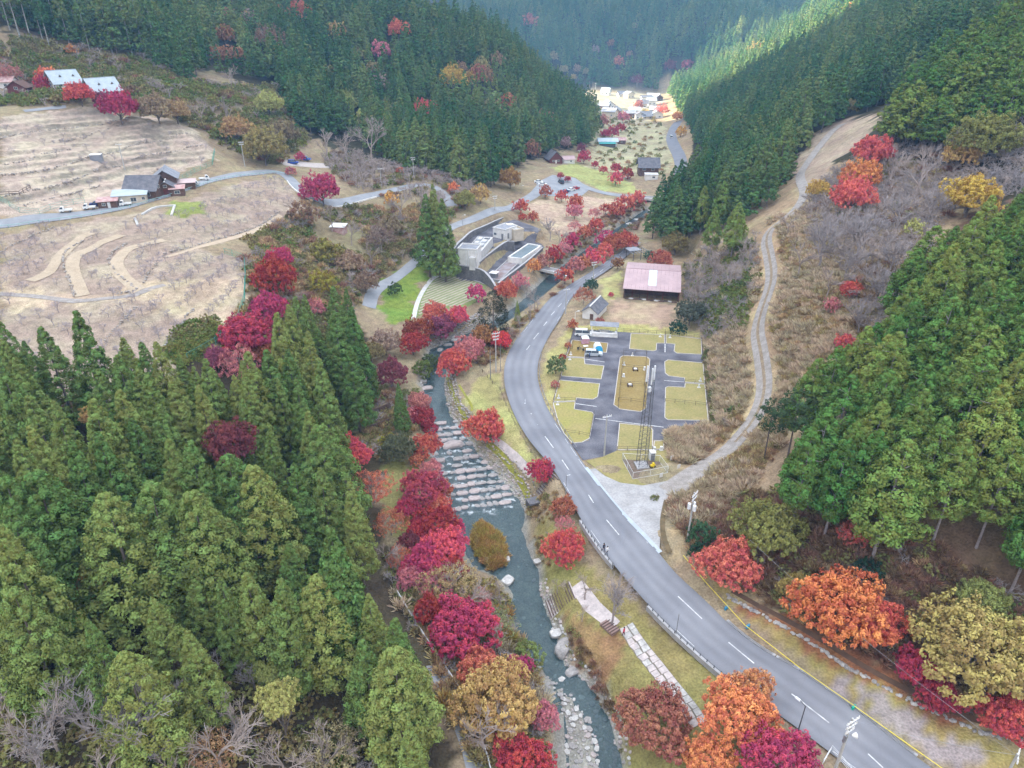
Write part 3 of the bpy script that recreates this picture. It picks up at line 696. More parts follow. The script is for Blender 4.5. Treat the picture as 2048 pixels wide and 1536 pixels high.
ZONES = [   # (name, colour, jitter, polygon in survey pixels)
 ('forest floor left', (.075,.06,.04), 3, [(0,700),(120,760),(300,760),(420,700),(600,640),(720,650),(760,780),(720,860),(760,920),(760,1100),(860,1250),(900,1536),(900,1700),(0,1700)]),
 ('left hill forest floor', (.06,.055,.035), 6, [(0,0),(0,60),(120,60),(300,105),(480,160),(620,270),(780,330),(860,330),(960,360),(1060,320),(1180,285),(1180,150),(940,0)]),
 ('orchard terraces', (.44,.355,.28), 2, [(0,232),(100,222),(300,232),(420,285),(430,320),(330,352),(220,415),(60,432),(0,440)]),
 ('lower orchard', (.345,.272,.212), 2, [(0,470),(150,448),(330,420),(440,378),(560,352),(600,392),(612,420),(545,450),(400,500),(490,520),(495,570),(470,640),(380,720),(300,800),(0,800)]),
 ('tan orchard bands', (.455,.36,.255), 3, [(0,560),(130,590),(250,585),(320,560),(490,560),(480,640),(430,690),(260,600),(0,612)]),
 ('grass by orchard road', (.24,.27,.085), 1.5, [(330,425),(345,405),(400,400),(408,428),(360,440)]),
 ('green bank below orchard', (.15,.20,.05), 2.5, [(330,700),(370,650),(430,640),(440,670),(400,720),(350,735)]),
 ('sloping scrub', (.235,.195,.115), 4, [(560,440),(700,410),(800,420),(860,470),(800,540),(740,570),(640,560),(560,520),(490,480)]),
 ('green strip', (.17,.235,.05), 2, [(748,560),(810,540),(868,505),(880,520),(840,565),(822,640),(790,650),(765,620)]),
 ('park ground', (.43,.33,.24), 2, [(1050,410),(1100,395),(1200,395),(1290,405),(1290,430),(1220,465),(1130,470),(1090,450)]),
 ('far green lawns', (.34,.35,.14), 2, [(1100,335),(1150,325),(1230,350),(1290,385),(1200,380),(1130,350)]),
 ('paddy', (.46,.42,.20), 1.5, [(1195,320),(1225,293),(1310,295),(1310,318),(1265,335),(1230,335)]),
 ('valley fields', (.38,.345,.215), 4, [(1172,335),(1190,300),(1172,265),(1180,245),(1322,245),(1345,300),(1340,347),(1290,352)]),
 ('village plain', (.36,.315,.22), 5, [(1150,185),(1300,185),(1330,215),(1290,245),(1180,245)]),
 ('roadside lawn', (.335,.31,.13), 1, [(925,800),(960,755),(1000,745),(1008,790),(1055,885),(1100,955),(1085,965),(1040,930),(1000,880),(945,820)]),
 ('lower river lawn', (.25,.215,.085), 1.5, [(1060,1060),(1130,1050),(1190,1140),(1300,1230),(1440,1345),(1560,1450),(1400,1600),(1250,1600),(1210,1420),(1130,1300),(1085,1180)]),
 ('brown lawn patch', (.27,.165,.085), 2, [(1110,1240),(1160,1230),(1230,1270),(1260,1320),(1230,1390),(1170,1340)]),
 ('left river lawn', (.26,.25,.095), 1.5, [(762,935),(800,915),(850,930),(835,1030),(870,1095),(800,1110),(775,1030)]),
 ('verge', (.32,.25,.10), 1.5, [(1345,1120),(1420,1175),(1520,1265),(1700,1385),(1950,1536),(2100,1600),(2100,1536),(1950,1480),(1750,1370),(1600,1270),(1480,1200)]),
 ('leaf litter by ditch', (.30,.135,.07), 1.5, [(1480,1190),(1600,1250),(1760,1350),(1950,1460),(1950,1475),(1740,1375),(1590,1285),(1470,1212)]),
 ('gravelly verge', (.33,.28,.27), 2, [(1640,1330),(1750,1400),(1900,1480),(2040,1536),(1950,1545),(1750,1430)]),
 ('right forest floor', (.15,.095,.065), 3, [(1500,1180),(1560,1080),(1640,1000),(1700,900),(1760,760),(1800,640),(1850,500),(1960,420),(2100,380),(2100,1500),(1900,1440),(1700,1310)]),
 ('barn yard', (.37,.27,.19), 1.5, [(1225,600),(1345,610),(1345,655),(1215,648)]),
 ('barn verge', (.36,.33,.15), 1, [(1200,560),(1245,540),(1240,600),(1210,600)]),
 ('camp verge', (.34,.30,.13), 1, [(1090,720),(1110,690),(1150,640),(1148,660),(1110,780),(1105,830),(1115,860),(1095,815),(1080,760)]),
 ('grass behind shelter', (.38,.35,.14), .8, [(1150,650),(1240,648),(1345,655),(1400,668),(1400,675),(1250,664),(1150,662)]),
 ('dry slope', (.40,.295,.18), 4, [(1430,880),(1500,810),(1500,600),(1510,500),(1540,440),(1620,420),(1700,560),(1740,640),(1640,730),(1600,800),(1560,900),(1480,1000),(1400,1060),(1340,1050),(1330,1000)]),
 ('ditch side', (.17,.15,.08), .6, [(1405,690),(1412,690),(1440,830),(1425,850),(1418,760)]),
 ('track cutting', (.36,.28,.21), 2, [(1585,335),(1600,310),(1640,258),(1690,238),(1770,232),(1720,285),(1660,330),(1640,380),(1600,390)]),
 ('weedy corner', (.36,.285,.19), 1, [(1330,860),(1420,845),(1440,870),(1380,930),(1335,925)]),
]
def far_cond_cols(x, y):
    n = len(x)
    col = np.tile(np.array([.285, .225, .145]), (n, 1))
    right = x > np.interp(y, [t[0] for t in TOE], [t[1] for t in TOE]) - 2
    col[right] = (.33, .25, .155)
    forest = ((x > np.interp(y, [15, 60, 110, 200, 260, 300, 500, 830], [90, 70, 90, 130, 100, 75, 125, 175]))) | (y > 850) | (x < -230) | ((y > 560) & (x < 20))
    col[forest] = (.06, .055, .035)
    return col
def build_ground():
    xs = np.unique(np.round(np.concatenate([np.arange(-1600, -420, 60), np.arange(-420, -262, 5), np.arange(-262, 130, 1.15), np.arange(130, 420, 5), np.arange(420, 1601, 60)]), 3))
    ys = np.unique(np.round(np.concatenate([np.arange(-300, 10, 20), np.arange(10, 300, 1.15), np.arange(300, 560, 2.6), np.arange(560, 1000, 9), np.arange(1000, 1901, 60)]), 3))
    X, Y = np.meshgrid(xs, ys); x, y = X.ravel(), Y.ravel(); z = H(x, y)
    nx, ny = len(xs), len(ys)
    idx = np.arange(nx * ny).reshape(ny, nx)
    F = np.stack([idx[:-1, :-1], idx[:-1, 1:], idx[1:, 1:], idx[1:, :-1]], -1).reshape(-1, 4)
    me = bpy.data.meshes.new('ground')
    me.vertices.add(len(x)); me.vertices.foreach_set('co', np.c_[x, y, z].astype(np.float32).ravel())
    me.loops.add(F.size); me.loops.foreach_set('vertex_index', F.ravel().astype(np.int32))
    me.polygons.add(len(F)); me.polygons.foreach_set('loop_start', (np.arange(len(F)) * 4).astype(np.int32)); me.polygons.foreach_set('loop_total', np.full(len(F), 4, np.int32))
    me.polygons.foreach_set('use_smooth', np.ones(len(F), bool))
    me.update(calc_edges=True)
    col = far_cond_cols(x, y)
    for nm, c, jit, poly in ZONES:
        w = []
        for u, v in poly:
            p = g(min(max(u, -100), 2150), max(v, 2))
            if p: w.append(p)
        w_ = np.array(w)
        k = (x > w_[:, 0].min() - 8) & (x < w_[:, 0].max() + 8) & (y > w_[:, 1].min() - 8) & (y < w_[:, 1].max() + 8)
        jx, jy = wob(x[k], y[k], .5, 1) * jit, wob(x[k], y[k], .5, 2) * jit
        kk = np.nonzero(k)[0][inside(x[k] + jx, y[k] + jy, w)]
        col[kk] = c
    k = inside(x, y, RIVER) | (seg_dist(x, y, RIVER, True) < 1.2) & (z < water_z(y) + 1.0)
    col[k] = (.29, .275, .24)
    for polyp, s, c, am in ((TERR_U, 2.4, (.20,.175,.14), .9), (TERR_L, 1.25, (.28,.24,.19), .75)):     # grassy, stony risers of the terraces
        w = [p for p in (g(u, v) for u, v in polyp) if p]; ins = inside(x, y, w)
        gx_, gy_ = np.gradient(Y * 0 + z.reshape(ny, nx), ys, xs); sl = np.hypot(gx_, gy_).ravel()
        t = (sstep(.42, .85, sl) * am * ins)[:, None]; col = col * (1 - t) + np.array(c) * t
    m, nt, out = new_mat('ground')
    b = nd(nt, 'BsdfDiffuse'); at = nd(nt, 'Attribute', attribute_name='soil')
    tc = nd(nt, 'TexCoord'); cs = at.outputs['Color']
    for sc_, amt, det in ((.06, .16, 3), (.55, .22, 5), (3.2, .25, 3)):
        nz = nd(nt, 'TexNoise'); nz.inputs['Scale'].default_value = sc_; nz.inputs['Detail'].default_value = det; nt.links.new(tc.outputs['Object'], nz.inputs['Vector'])
        mr = nd(nt, 'MapRange'); mr.inputs[1].default_value = .3; mr.inputs[2].default_value = .7; mr.inputs[3].default_value = 1 - amt; mr.inputs[4].default_value = 1 + amt
        nt.links.new(nz.outputs[0], mr.inputs[0])
        mu = nd(nt, 'Mix', data_type='RGBA', blend_type='MULTIPLY'); mu.inputs[0].default_value = 1; nt.links.new(cs, mu.inputs[6]); nt.links.new(mr.outputs[0], mu.inputs[7]); cs = mu.outputs[2]
    nzg = nd(nt, 'TexNoise'); nzg.inputs['Scale'].default_value = .12; nzg.inputs['Detail'].default_value = 6; nt.links.new(tc.outputs['Object'], nzg.inputs['Vector'])
    mrg = nd(nt, 'MapRange'); mrg.inputs[1].default_value = .42; mrg.inputs[2].default_value = .68; mrg.inputs[3].default_value = .49; mrg.inputs[4].default_value = .525; nt.links.new(nzg.outputs[0], mrg.inputs[0])
    hsv = nd(nt, 'HueSaturation'); nt.links.new(mrg.outputs[0], hsv.inputs['Hue']); nt.links.new(cs, hsv.inputs['Color'])
    nt.links.new(hsv.outputs[0], b.inputs[0])
    bp = nd(nt, 'Bump'); bp.inputs['Strength'].default_value = .6; bp.inputs['Distance'].default_value = .4; nt.links.new(nz.outputs[0], bp.inputs['Height']); nt.links.new(bp.outputs[0], b.inputs['Normal'])
    nt.links.new(b.outputs[0], out.inputs['Surface'])
    me.materials.append(m)
    ca = me.color_attributes.new('soil', 'FLOAT_COLOR', 'POINT'); ca.data.foreach_set('color', np.c_[col, np.ones(len(col))].astype(np.float32).ravel())
    o = link('ground', me); o['kind'] = 'structure'
build_ground()
# ------------------------------------------------------------------ foliage meshes
def leaf_cloud(name, cen, dirs, n_per, ln, wd, spread, m, rng, rad_=.35, tint=None, flat=0.0, bias=.55, csize=None, rough=.26, blade=False):
    """many small diamond leaves set in clumps"""
    N = len(cen); K = N * n_per
    c = np.repeat(cen, n_per, 0); d0 = np.repeat(dirs, n_per, 0)
    r = rng.normal(size=(K, 3)); r /= np.linalg.norm(r, axis=1, keepdims=True) + 1e-9
    d = d0 * bias + r; d[:, 2] *= (1 - flat * .6); d /= np.linalg.norm(d, axis=1, keepdims=True) + 1e-9
    cs = np.ones((K, 1)) if csize is None else np.repeat(csize, n_per)[:, None]
    base = c + d * rad_ * cs * rng.uniform(.55, 1.05, (K, 1)) * spread
    nr = d + rng.normal(size=(K, 3)) * rough; nr[:, 2] += flat * 1.6; nr /= np.linalg.norm(nr, axis=1, keepdims=True) + 1e-9
    if blade:                                     # grass blades and twig sprays stand out from the clump
        ax = d
    else:                                         # leaf sprays lie over the clump like shingles
        ax = np.cross(nr, rng.normal(size=(K, 3)))
    ax /= np.linalg.norm(ax, axis=1, keepdims=True) + 1e-9
    sv = np.cross(ax, nr + (rng.normal(size=(K, 3)) if blade else 0)); sv /= np.linalg.norm(sv, axis=1, keepdims=True) + 1e-9
    L = ln * cs * rng.uniform(.6, 1.25, (K, 1)); W = wd * cs ** .5 * rng.uniform(.7, 1.2, (K, 1)) / 2
    b0 = base if blade else base - ax * L * .5
    V = np.stack([b0, b0 + ax * L * .55 + sv * W, b0 + ax * L, b0 + ax * L * .55 - sv * W], 1).reshape(-1, 3)
    me = bpy.data.meshes.new(name)
    me.vertices.add(4 * K); me.vertices.foreach_set('co', V.astype(np.float32).ravel())
    me.loops.add(4 * K); me.loops.foreach_set('vertex_index', np.arange(4 * K, dtype=np.int32))
    me.polygons.add(K); me.polygons.foreach_set('loop_start', (np.arange(K) * 4).astype(np.int32)); me.polygons.foreach_set('loop_total', np.full(K, 4, np.int32))
    me.update(calc_edges=True)
    tint = rng.uniform(0, 1, N) if tint is None else tint
    tt = np.clip(np.repeat(tint, n_per) + rng.normal(0, .12, K), 0, 1)
    a = me.attributes.new('tint', 'FLOAT', 'FACE'); a.data.foreach_set('value', tt.astype(np.float32))
    me.materials.append(m)
    return me
def join_faces(me, extra):
    pass
M_CEDAR = leaf_mat('cedar_foliage', (.185,.245,.072), .06, .44, 1.0, trans=.05)
M_CEDAR_FAR = leaf_mat('far_cedar_foliage', (.125,.195,.065), .06, .36, 1.0, trans=.05, stand=.28)
M_CYP = leaf_mat('cypress_foliage', (.168,.245,.06), .07, .46, 1.0, trans=.05)
M_SPRUCE = leaf_mat('dark_conifer_foliage', (.055,.062,.038), .05, .3)
M_MAPLE = leaf_mat('maple_foliage', None, .034, .42, .92, second=(.012, .8, 1.12), trans=.15)
M_SHRUB = leaf_mat('shrub_foliage', None, .05, .38, 1.0)
M_BARK = mat('bark', (.20,.165,.15), (.13,.105,.095), 3, .95)
M_BARK_PALE = mat('pale_bark', (.36,.315,.32), (.25,.215,.22), 3, .95)
M_TWIG = mat('bare_twigs', (.36,.32,.315), (.26,.22,.22), 2, 1.0)
M_TWIG2 = mat('mauve_twigs', (.39,.325,.295), (.29,.235,.21), 2, 1.0)
M_TRUNK_GREY = mat('pale_trunk', (.42,.41,.38), (.26,.25,.23), 1.2, .95)

def cedar_mesh(name, seed, h, R, bare, nt, n_per, ln, wd, m, power=.85, tuft=.75, topround=0.0):
    rng = np.random.default_rng(seed)
    f = rng.uniform(0, 1, nt) ** 1.25                    # more clumps low on the cone
    hh = bare + (1 - bare) * f
    prof = (1 - f) ** power
    if topround: prof = np.minimum(prof * (1 + topround), np.sqrt(np.clip(1 - (np.maximum(f - .35, 0) / .67) ** 2, 0, 1)) * .95)
    prof *= np.where(f < .12, .72 + f * 2.3, 1)
    ang = np.arange(nt) * 2.39996 + rng.normal(0, .35, nt)
    lob = 1 + .14 * np.sin(ang * 3 + seed) + .10 * np.sin(ang * 5 + hh * 22)
    rr = R * prof * lob * np.sqrt(rng.uniform(.42, 1.0, nt)) + .12
    cen = np.c_[np.cos(ang) * rr, np.sin(ang) * rr, hh * h - .10 * rr]
    dirs = np.c_[np.cos(ang) * .8, np.sin(ang) * .8, np.full(nt, .75)]
    top = np.array([[0, 0, h * q] for q in (.955, .975, .99)]); cen = np.r_[cen, top]; dirs = np.r_[dirs, [[0, 0, 1.2]] * 3]
    cs = np.r_[.38 + .62 * np.clip((1 - f) * 2.2, 0, 1), [.4, .35, .3]]
    return leaf_cloud(name, cen, dirs, n_per, ln, wd, 1.0, m, rng, rad_=tuft, bias=.75, csize=cs)
def trunk_mesh(name, h, r0, m, limbs=0, seed=0, spread=2.0, start=.35):
    b = MB(); r = random.Random(seed)
    pts_ = [(0, 0, -.6), (0, 0, h * .05), (r.uniform(-.1, .1), r.uniform(-.1, .1), h * .5), (0, 0, h * .93)]
    b.tube(pts_, [r0 * 1.25, r0, r0 * .65, r0 * .12], 7)
    for k in range(limbs):
        z = h * (start + (1 - start) * .8 * k / max(1, limbs)); a = k * 2.4 + r.uniform(-.3, .3); L = spread * r.uniform(.6, 1.0)
        b.tube([(0, 0, z), (math.cos(a) * L * .5, math.sin(a) * L * .5, z + L * .25), (math.cos(a) * L, math.sin(a) * L, z + L * .35)], [r0 * .35, r0 * .22, .02], 4, cap=False)
    return b.mesh(name, m)
def dome_mesh(name, seed, nt, n_per, ln, wd, m, flat=.35, lo=-.25, squash=.62, hollow=.55, off=.62, rad_=.10):
    """unit deciduous crown: radius 1 about (0,0,off), layered pads"""
    rng = np.random.default_rng(seed)
    d = rng.normal(size=(nt * 3, 3)); d /= np.linalg.norm(d, axis=1, keepdims=True); d = d[d[:, 2] > lo][:nt]
    a = np.arctan2(d[:, 1], d[:, 0])
    lob = 1 + .16 * np.sin(a * 3 + seed * 1.7) + .10 * np.sin(a * 5 + seed) + .10 * np.sin(d[:, 2] * 7 + a * 2)
    r = (hollow + (1 - hollow) * rng.uniform(0, 1, len(d)) ** .6) * lob * .92
    cen = d * r[:, None]; cen[:, 2] = np.round(cen[:, 2] * 6) / 6 * .55 + cen[:, 2] * .45
    cen[:, 2] = cen[:, 2] * squash + off
    dirs = d * np.array([1, 1, .35])
    return leaf_cloud(name, cen, dirs, n_per, ln, wd, 1.0, m, rng, rad_=rad_, flat=flat, bias=.5)
def bare_mesh(name, seed, m, lev=4, spread=.62, trunk=.30, twigs=5, thick=.022, wide=1.0, forks=(3, 4)):
    """unit leafless tree, height about 1"""
    r = random.Random(seed); b = MB()
    def grow(p, d, L, rad_, k):
        q = p + d * L
        midp = p + d * L * .5 + Vector((r.uniform(-1, 1), r.uniform(-1, 1), r.uniform(-.5, .8))) * L * .08
        n = 5 if k >= 3 else (3 if k >= 1 else 3)
        b.tube([p, midp, q], [rad_, rad_ * .82, rad_ * .62], n, cap=False)
        if k == 0: return
        for i in range(r.randint(*forks) if k > 1 else twigs):
            dd = (d + Vector((r.uniform(-1, 1) * wide, r.uniform(-1, 1) * wide, r.uniform(-.45, .75))) * spread * 1.25).normalized()
            s = p + (q - p) * (r.uniform(.45, 1.0) if i else 1.0)
            grow(s, dd, L * r.uniform(.58, .85), max(rad_ * .55, .0026), k - 1)
    grow(Vector((0, 0, -.03)), Vector((r.uniform(-.08, .08), r.uniform(-.08, .08), 1)).normalized(), trunk, thick, lev)
    zmax = max(v[2] for v in b.v); b.v = [(x / zmax, y / zmax, z / zmax) for x, y, z in b.v]
    return b.mesh(name, m)

# conifers: shared meshes, one set per kind (unit scale in metres)
CED = []
for i, (h, R, bare) in enumerate([(22, 3.6, .14), (23, 3.2, .16), (20, 3.9, .12), (24, 3.8, .18), (18, 3.2, .10)]):
    CED.append((h, cedar_mesh('crown', 10 + i, h, R, bare, 430, 40, .38, .24, M_CEDAR, .86 + .05 * (i % 3), .70), trunk_mesh('trunk', h, .26, M_BARK, 0)))
CEDB = []   # broad old cedars with big rounded tufts
for i, (h, R, bare) in enumerate([(22, 5.0, .12), (21, 4.6, .10)]):
    CEDB.append((h, cedar_mesh('crown', 30 + i, h, R, bare, 500, 44, .42, .26, M_CEDAR, .66, .90, .2), trunk_mesh('trunk', h, .34, M_BARK, 0)))
CYP = []
for i, (h, R, bare) in enumerate([(19, 3.3, .30), (20, 3.0, .36), (17, 3.5, .28), (21, 3.4, .34)]):
    CYP.append((h, cedar_mesh('crown', 50 + i, h, R, bare, 270, 40, .42, .26, M_CYP, .74, .85, .12), trunk_mesh('trunk', h, .22, M_BARK_PALE, 9, i, 2.4, .38)))
FARC = [cedar_mesh('far_cedar', 70 + i, 20, 2.9, .12, 80, 12, .95, .60, M_CEDAR_FAR, .8, .75) for i in range(4)]
M_CYP_FAR = leaf_mat('hillside_conifer_foliage', (.140,.215,.052), .06, .36, 1.0, trans=.05, stand=.22)
FARY = [cedar_mesh('far_cypress', 80 + i, 18, 3.3, .2, 110, 14, .95, .6, M_CYP_FAR, .6, .9, .3) for i in range(3)]
MAP = [dome_mesh('crown', 100 + i, 640, 26, .060, .036, M_MAPLE, .40, -.35, .60 + .07 * (i % 3), .42, rad_=.075) for i in range(5)]
MAPT = [dome_mesh('crown', 120 + i, 300, 15, .058, .032, M_MAPLE, .4, -.3, .62, .4, rad_=.08) for i in range(3)]
MAPS = [dome_mesh('crown', 130 + i, 170, 18, .12, .07, M_MAPLE, .35, -.4, .75, .4) for i in range(3)]   # small in view
SHR = [dome_mesh('foliage', 140 + i, 150, 30, .11, .05, M_SHRUB, .15, -.5, .80, .5, .55) for i in range(3)]
BARE = [bare_mesh('branches', 200 + i, M_TWIG, 5, .62, .30, 4, .020, 1.05) for i in range(3)]
BARE2 = [bare_mesh('branches', 210 + i, M_TWIG2, 4, .7, .26, 5, .018, 1.15) for i in range(3)]
def maple_trunk(seed):
    r = random.Random(seed); b = MB()
    b.tube([(0, 0, -.06), (r.uniform(-.03, .03), 0, .15), (r.uniform(-.05, .05), r.uniform(-.05, .05), .38)], [.055, .042, .03], 6)
    for k in range(8):
        a = k * .785 + r.uniform(-.3, .3); L = r.uniform(.5, .8); z0 = r.uniform(.18, .36)
        b.tube([(0, 0, z0), (math.cos(a) * L * .5, math.sin(a) * L * .5, z0 + .22), (math.cos(a) * L, math.sin(a) * L, z0 + r.uniform(.25, .55))], [.022, .014, .005], 4, cap=False)
    return b.mesh('trunk', M_BARK)
MTR = [maple_trunk(i) for i in range(3)]

TREE_N = {'i': 0}
def put_conifer(kind, var, x, y, scale, wide, label, group, name='cedar_tree', cat='cedar'):
    h, cm, tm = var
    TREE_N['i'] += 1; i = TREE_N['i']
    o = root(name, (x, y, float(H(x, y))), hashf(i) * 6.28, label, cat, group)
    c = link('crown', cm, o); t = link('trunk', tm, o)
    c.scale = (scale * wide, scale * wide, scale); t.scale = (scale, scale, scale)
    lean = .02; o.rotation_euler = ((hashf(i, 2) - .5) * lean * 2, (hashf(i, 3) - .5) * lean * 2, hashf(i) * 6.28)
    return o
def size_at(u, v, wpx, ratio):
    w = 6.0
    for _ in range(3):
        p = g(u, v, w * ratio * .60)
        if p is None: return None
        z = float(H(*p)) + w * ratio * .6
        depth = p[1] * CP_ - (z - CAM_H) * SP
        w = wpx * depth / FPX
    return p[0], p[1], w
DOMES = []
def room(x, y, pad=1.5, front=9.0):
    """True where a forest tree would neither stand in nor hide one of the broadleaf trees"""
    k = np.ones(np.shape(x), bool)
    for a, b, r, tall in DOMES:
        n = math.hypot(a, b); cx0, cy0 = -a / n, -b / n; rx, ry0 = x - a, y - b; al = rx * cx0 + ry0 * cy0; pe = np.abs(rx * cy0 - ry0 * cx0)
        k &= ~((pe < r + (pad if not tall else -.6)) & (al > -r * .7) & (al < r + (front if not tall else 8)))
    return k
def put_dome(u, v, wpx, color, label, ratio=.85, crowns=MAP, name='maple_tree', cat='maple', group=None, trunk=True, branches=None, sub=None):
    s = size_at(u, v, wpx, ratio)
    if s is None: return None
    x, y, w = s
    TREE_N['i'] += 1; i = TREE_N['i']
    DOMES.append((x, y, w / 2, ratio > 1.5))
    cs = crowns if not (crowns is MAP and wpx < 44) else MAPS
    o = root(name, (x, y, float(H(x, y))), hashf(i) * 6.28, label, cat, group)
    c = link('crown' if trunk or branches else 'foliage', cs[i % len(cs)], o); k = w / 2
    c.scale = (k, k, k * ratio * 1.55); c.color = rgba(color)
    if ratio > 1.5: c.scale = (k, k, k * 1.35); c.location.z = w * ratio - k * 1.75
    if trunk:
        t = link('trunk', MTR[i % 3], o); t.scale = (k, k, k * ratio * (1.4 if ratio < 1.5 else 2.4))
    if branches:
        t = link('branches', branches[i % len(branches)], o); t.scale = (k * 1.5, k * 1.5, k * ratio * 1.9)
    return o
def put_bare(u, v, wpx, label, ratio=1.0, meshes=BARE, name='bare_tree', cat='bare tree', group=None):
    s = size_at(u, v, wpx, ratio)
    if s is None: return None
    x, y, w = s
    TREE_N['i'] += 1; i = TREE_N['i']
    o = link(name, meshes[i % len(meshes)]); o.location = (x, y, float(H(x, y))); o.rotation_euler = (0, 0, hashf(i) * 6.28)
    hgt = w * ratio; o.scale = (w * .82, w * .82, hgt)
    return tag(o, label, cat, group)

# ------------------------------------------------------------------ scatter for what nobody could count
def scatter(name, label, cat, P3, rz, sc, idx, protos):
    pc = bpy.data.collections.new(name + '_sources')
    for i, me in enumerate(protos):
        po = bpy.data.objects.new('%s_source_%02d' % (name, i), me); pc.objects.link(po)
    me = bpy.data.meshes.new(name); n = len(P3)
    me.vertices.add(n); me.vertices.foreach_set('co', np.asarray(P3, np.float32).ravel())
    for nm, tp, arr in (('rz', 'FLOAT', rz), ('idx', 'INT', idx)):
        a = me.attributes.new(nm, tp, 'POINT'); a.data.foreach_set('value', np.asarray(arr, np.float32 if tp == 'FLOAT' else np.int32))
    a = me.attributes.new('sc', 'FLOAT_VECTOR', 'POINT'); a.data.foreach_set('vector', np.asarray(sc, np.float32).ravel())
    me.update()
    o = link(name, me)
    nt = bpy.data.node_groups.new(name, 'GeometryNodeTree')
    nt.interface.new_socket('Geometry', in_out='INPUT', socket_type='NodeSocketGeometry'); nt.interface.new_socket('Geometry', in_out='OUTPUT', socket_type='NodeSocketGeometry')
    gi = nt.nodes.new('NodeGroupInput'); go = nt.nodes.new('NodeGroupOutput')
    ci = nt.nodes.new('GeometryNodeCollectionInfo'); ci.inputs['Collection'].default_value = pc; ci.inputs['Separate Children'].default_value = True; ci.inputs['Reset Children'].default_value = True
    ip = nt.nodes.new('GeometryNodeInstanceOnPoints'); ip.inputs['Pick Instance'].default_value = True
    def na(nm, tp):
        q = nt.nodes.new('GeometryNodeInputNamedAttribute'); q.data_type = tp; q.inputs['Name'].default_value = nm
        return [s for s in q.outputs if s.enabled and s.name == 'Attribute'][0]
    cx = nt.nodes.new('ShaderNodeCombineXYZ'); nt.links.new(na('rz', 'FLOAT'), cx.inputs[2])
    er = nt.nodes.new('FunctionNodeEulerToRotation'); nt.links.new(cx.outputs[0], er.inputs[0])
    nt.links.new(gi.outputs[0], ip.inputs['Points']); nt.links.new(ci.outputs[0], ip.inputs['Instance'])
    nt.links.new(na('idx', 'INT'), ip.inputs['Instance Index']); nt.links.new(er.outputs[0], ip.inputs['Rotation']); nt.links.new(na('sc', 'FLOAT_VECTOR'), ip.inputs['Scale'])
    nt.links.new(ip.outputs[0], go.inputs[0])
    md = o.modifiers.new('scatter', 'NODES'); md.node_group = nt
    return tag(o, label, cat, kind='stuff')
def poisson(poly, sp, seed, jitter=.42):
    pl = np.array(poly); rng = np.random.default_rng(seed)
    x0, x1 = pl[:, 0].min(), pl[:, 0].max(); y0, y1 = pl[:, 1].min(), pl[:, 1].max()
    gx, gy = np.meshgrid(np.arange(x0, x1, sp), np.arange(y0, y1, sp * .866)); gx[1::2] += sp / 2
    gx = gx.ravel() + rng.uniform(-jitter, jitter, gx.size) * sp; gy = gy.ravel() + rng.uniform(-jitter, jitter, gy.size) * sp
    k = inside(gx, gy, poly)
    return gx[k], gy[k]
ALL_ROADS = [list(map(tuple, ROADC)), GRW, gl(LOOP), gl(BR), gl([(1362,350),(1364,325),(1350,297),(1341,275),(1347,257),(1357,243)])] + TBAND
def clear_of_roads(x, y, d=4.0):
    k = np.ones(x.shape, bool)
    for L in ALL_ROADS: k &= seg_dist(x, y, L) > d
    return k
def in_view(x, y, z, m=60):
    u, v = proj(x, y, z)
    return (u > -m) & (u < 2048 + m) & (v > -m) & (v < 1536 + m * 2)

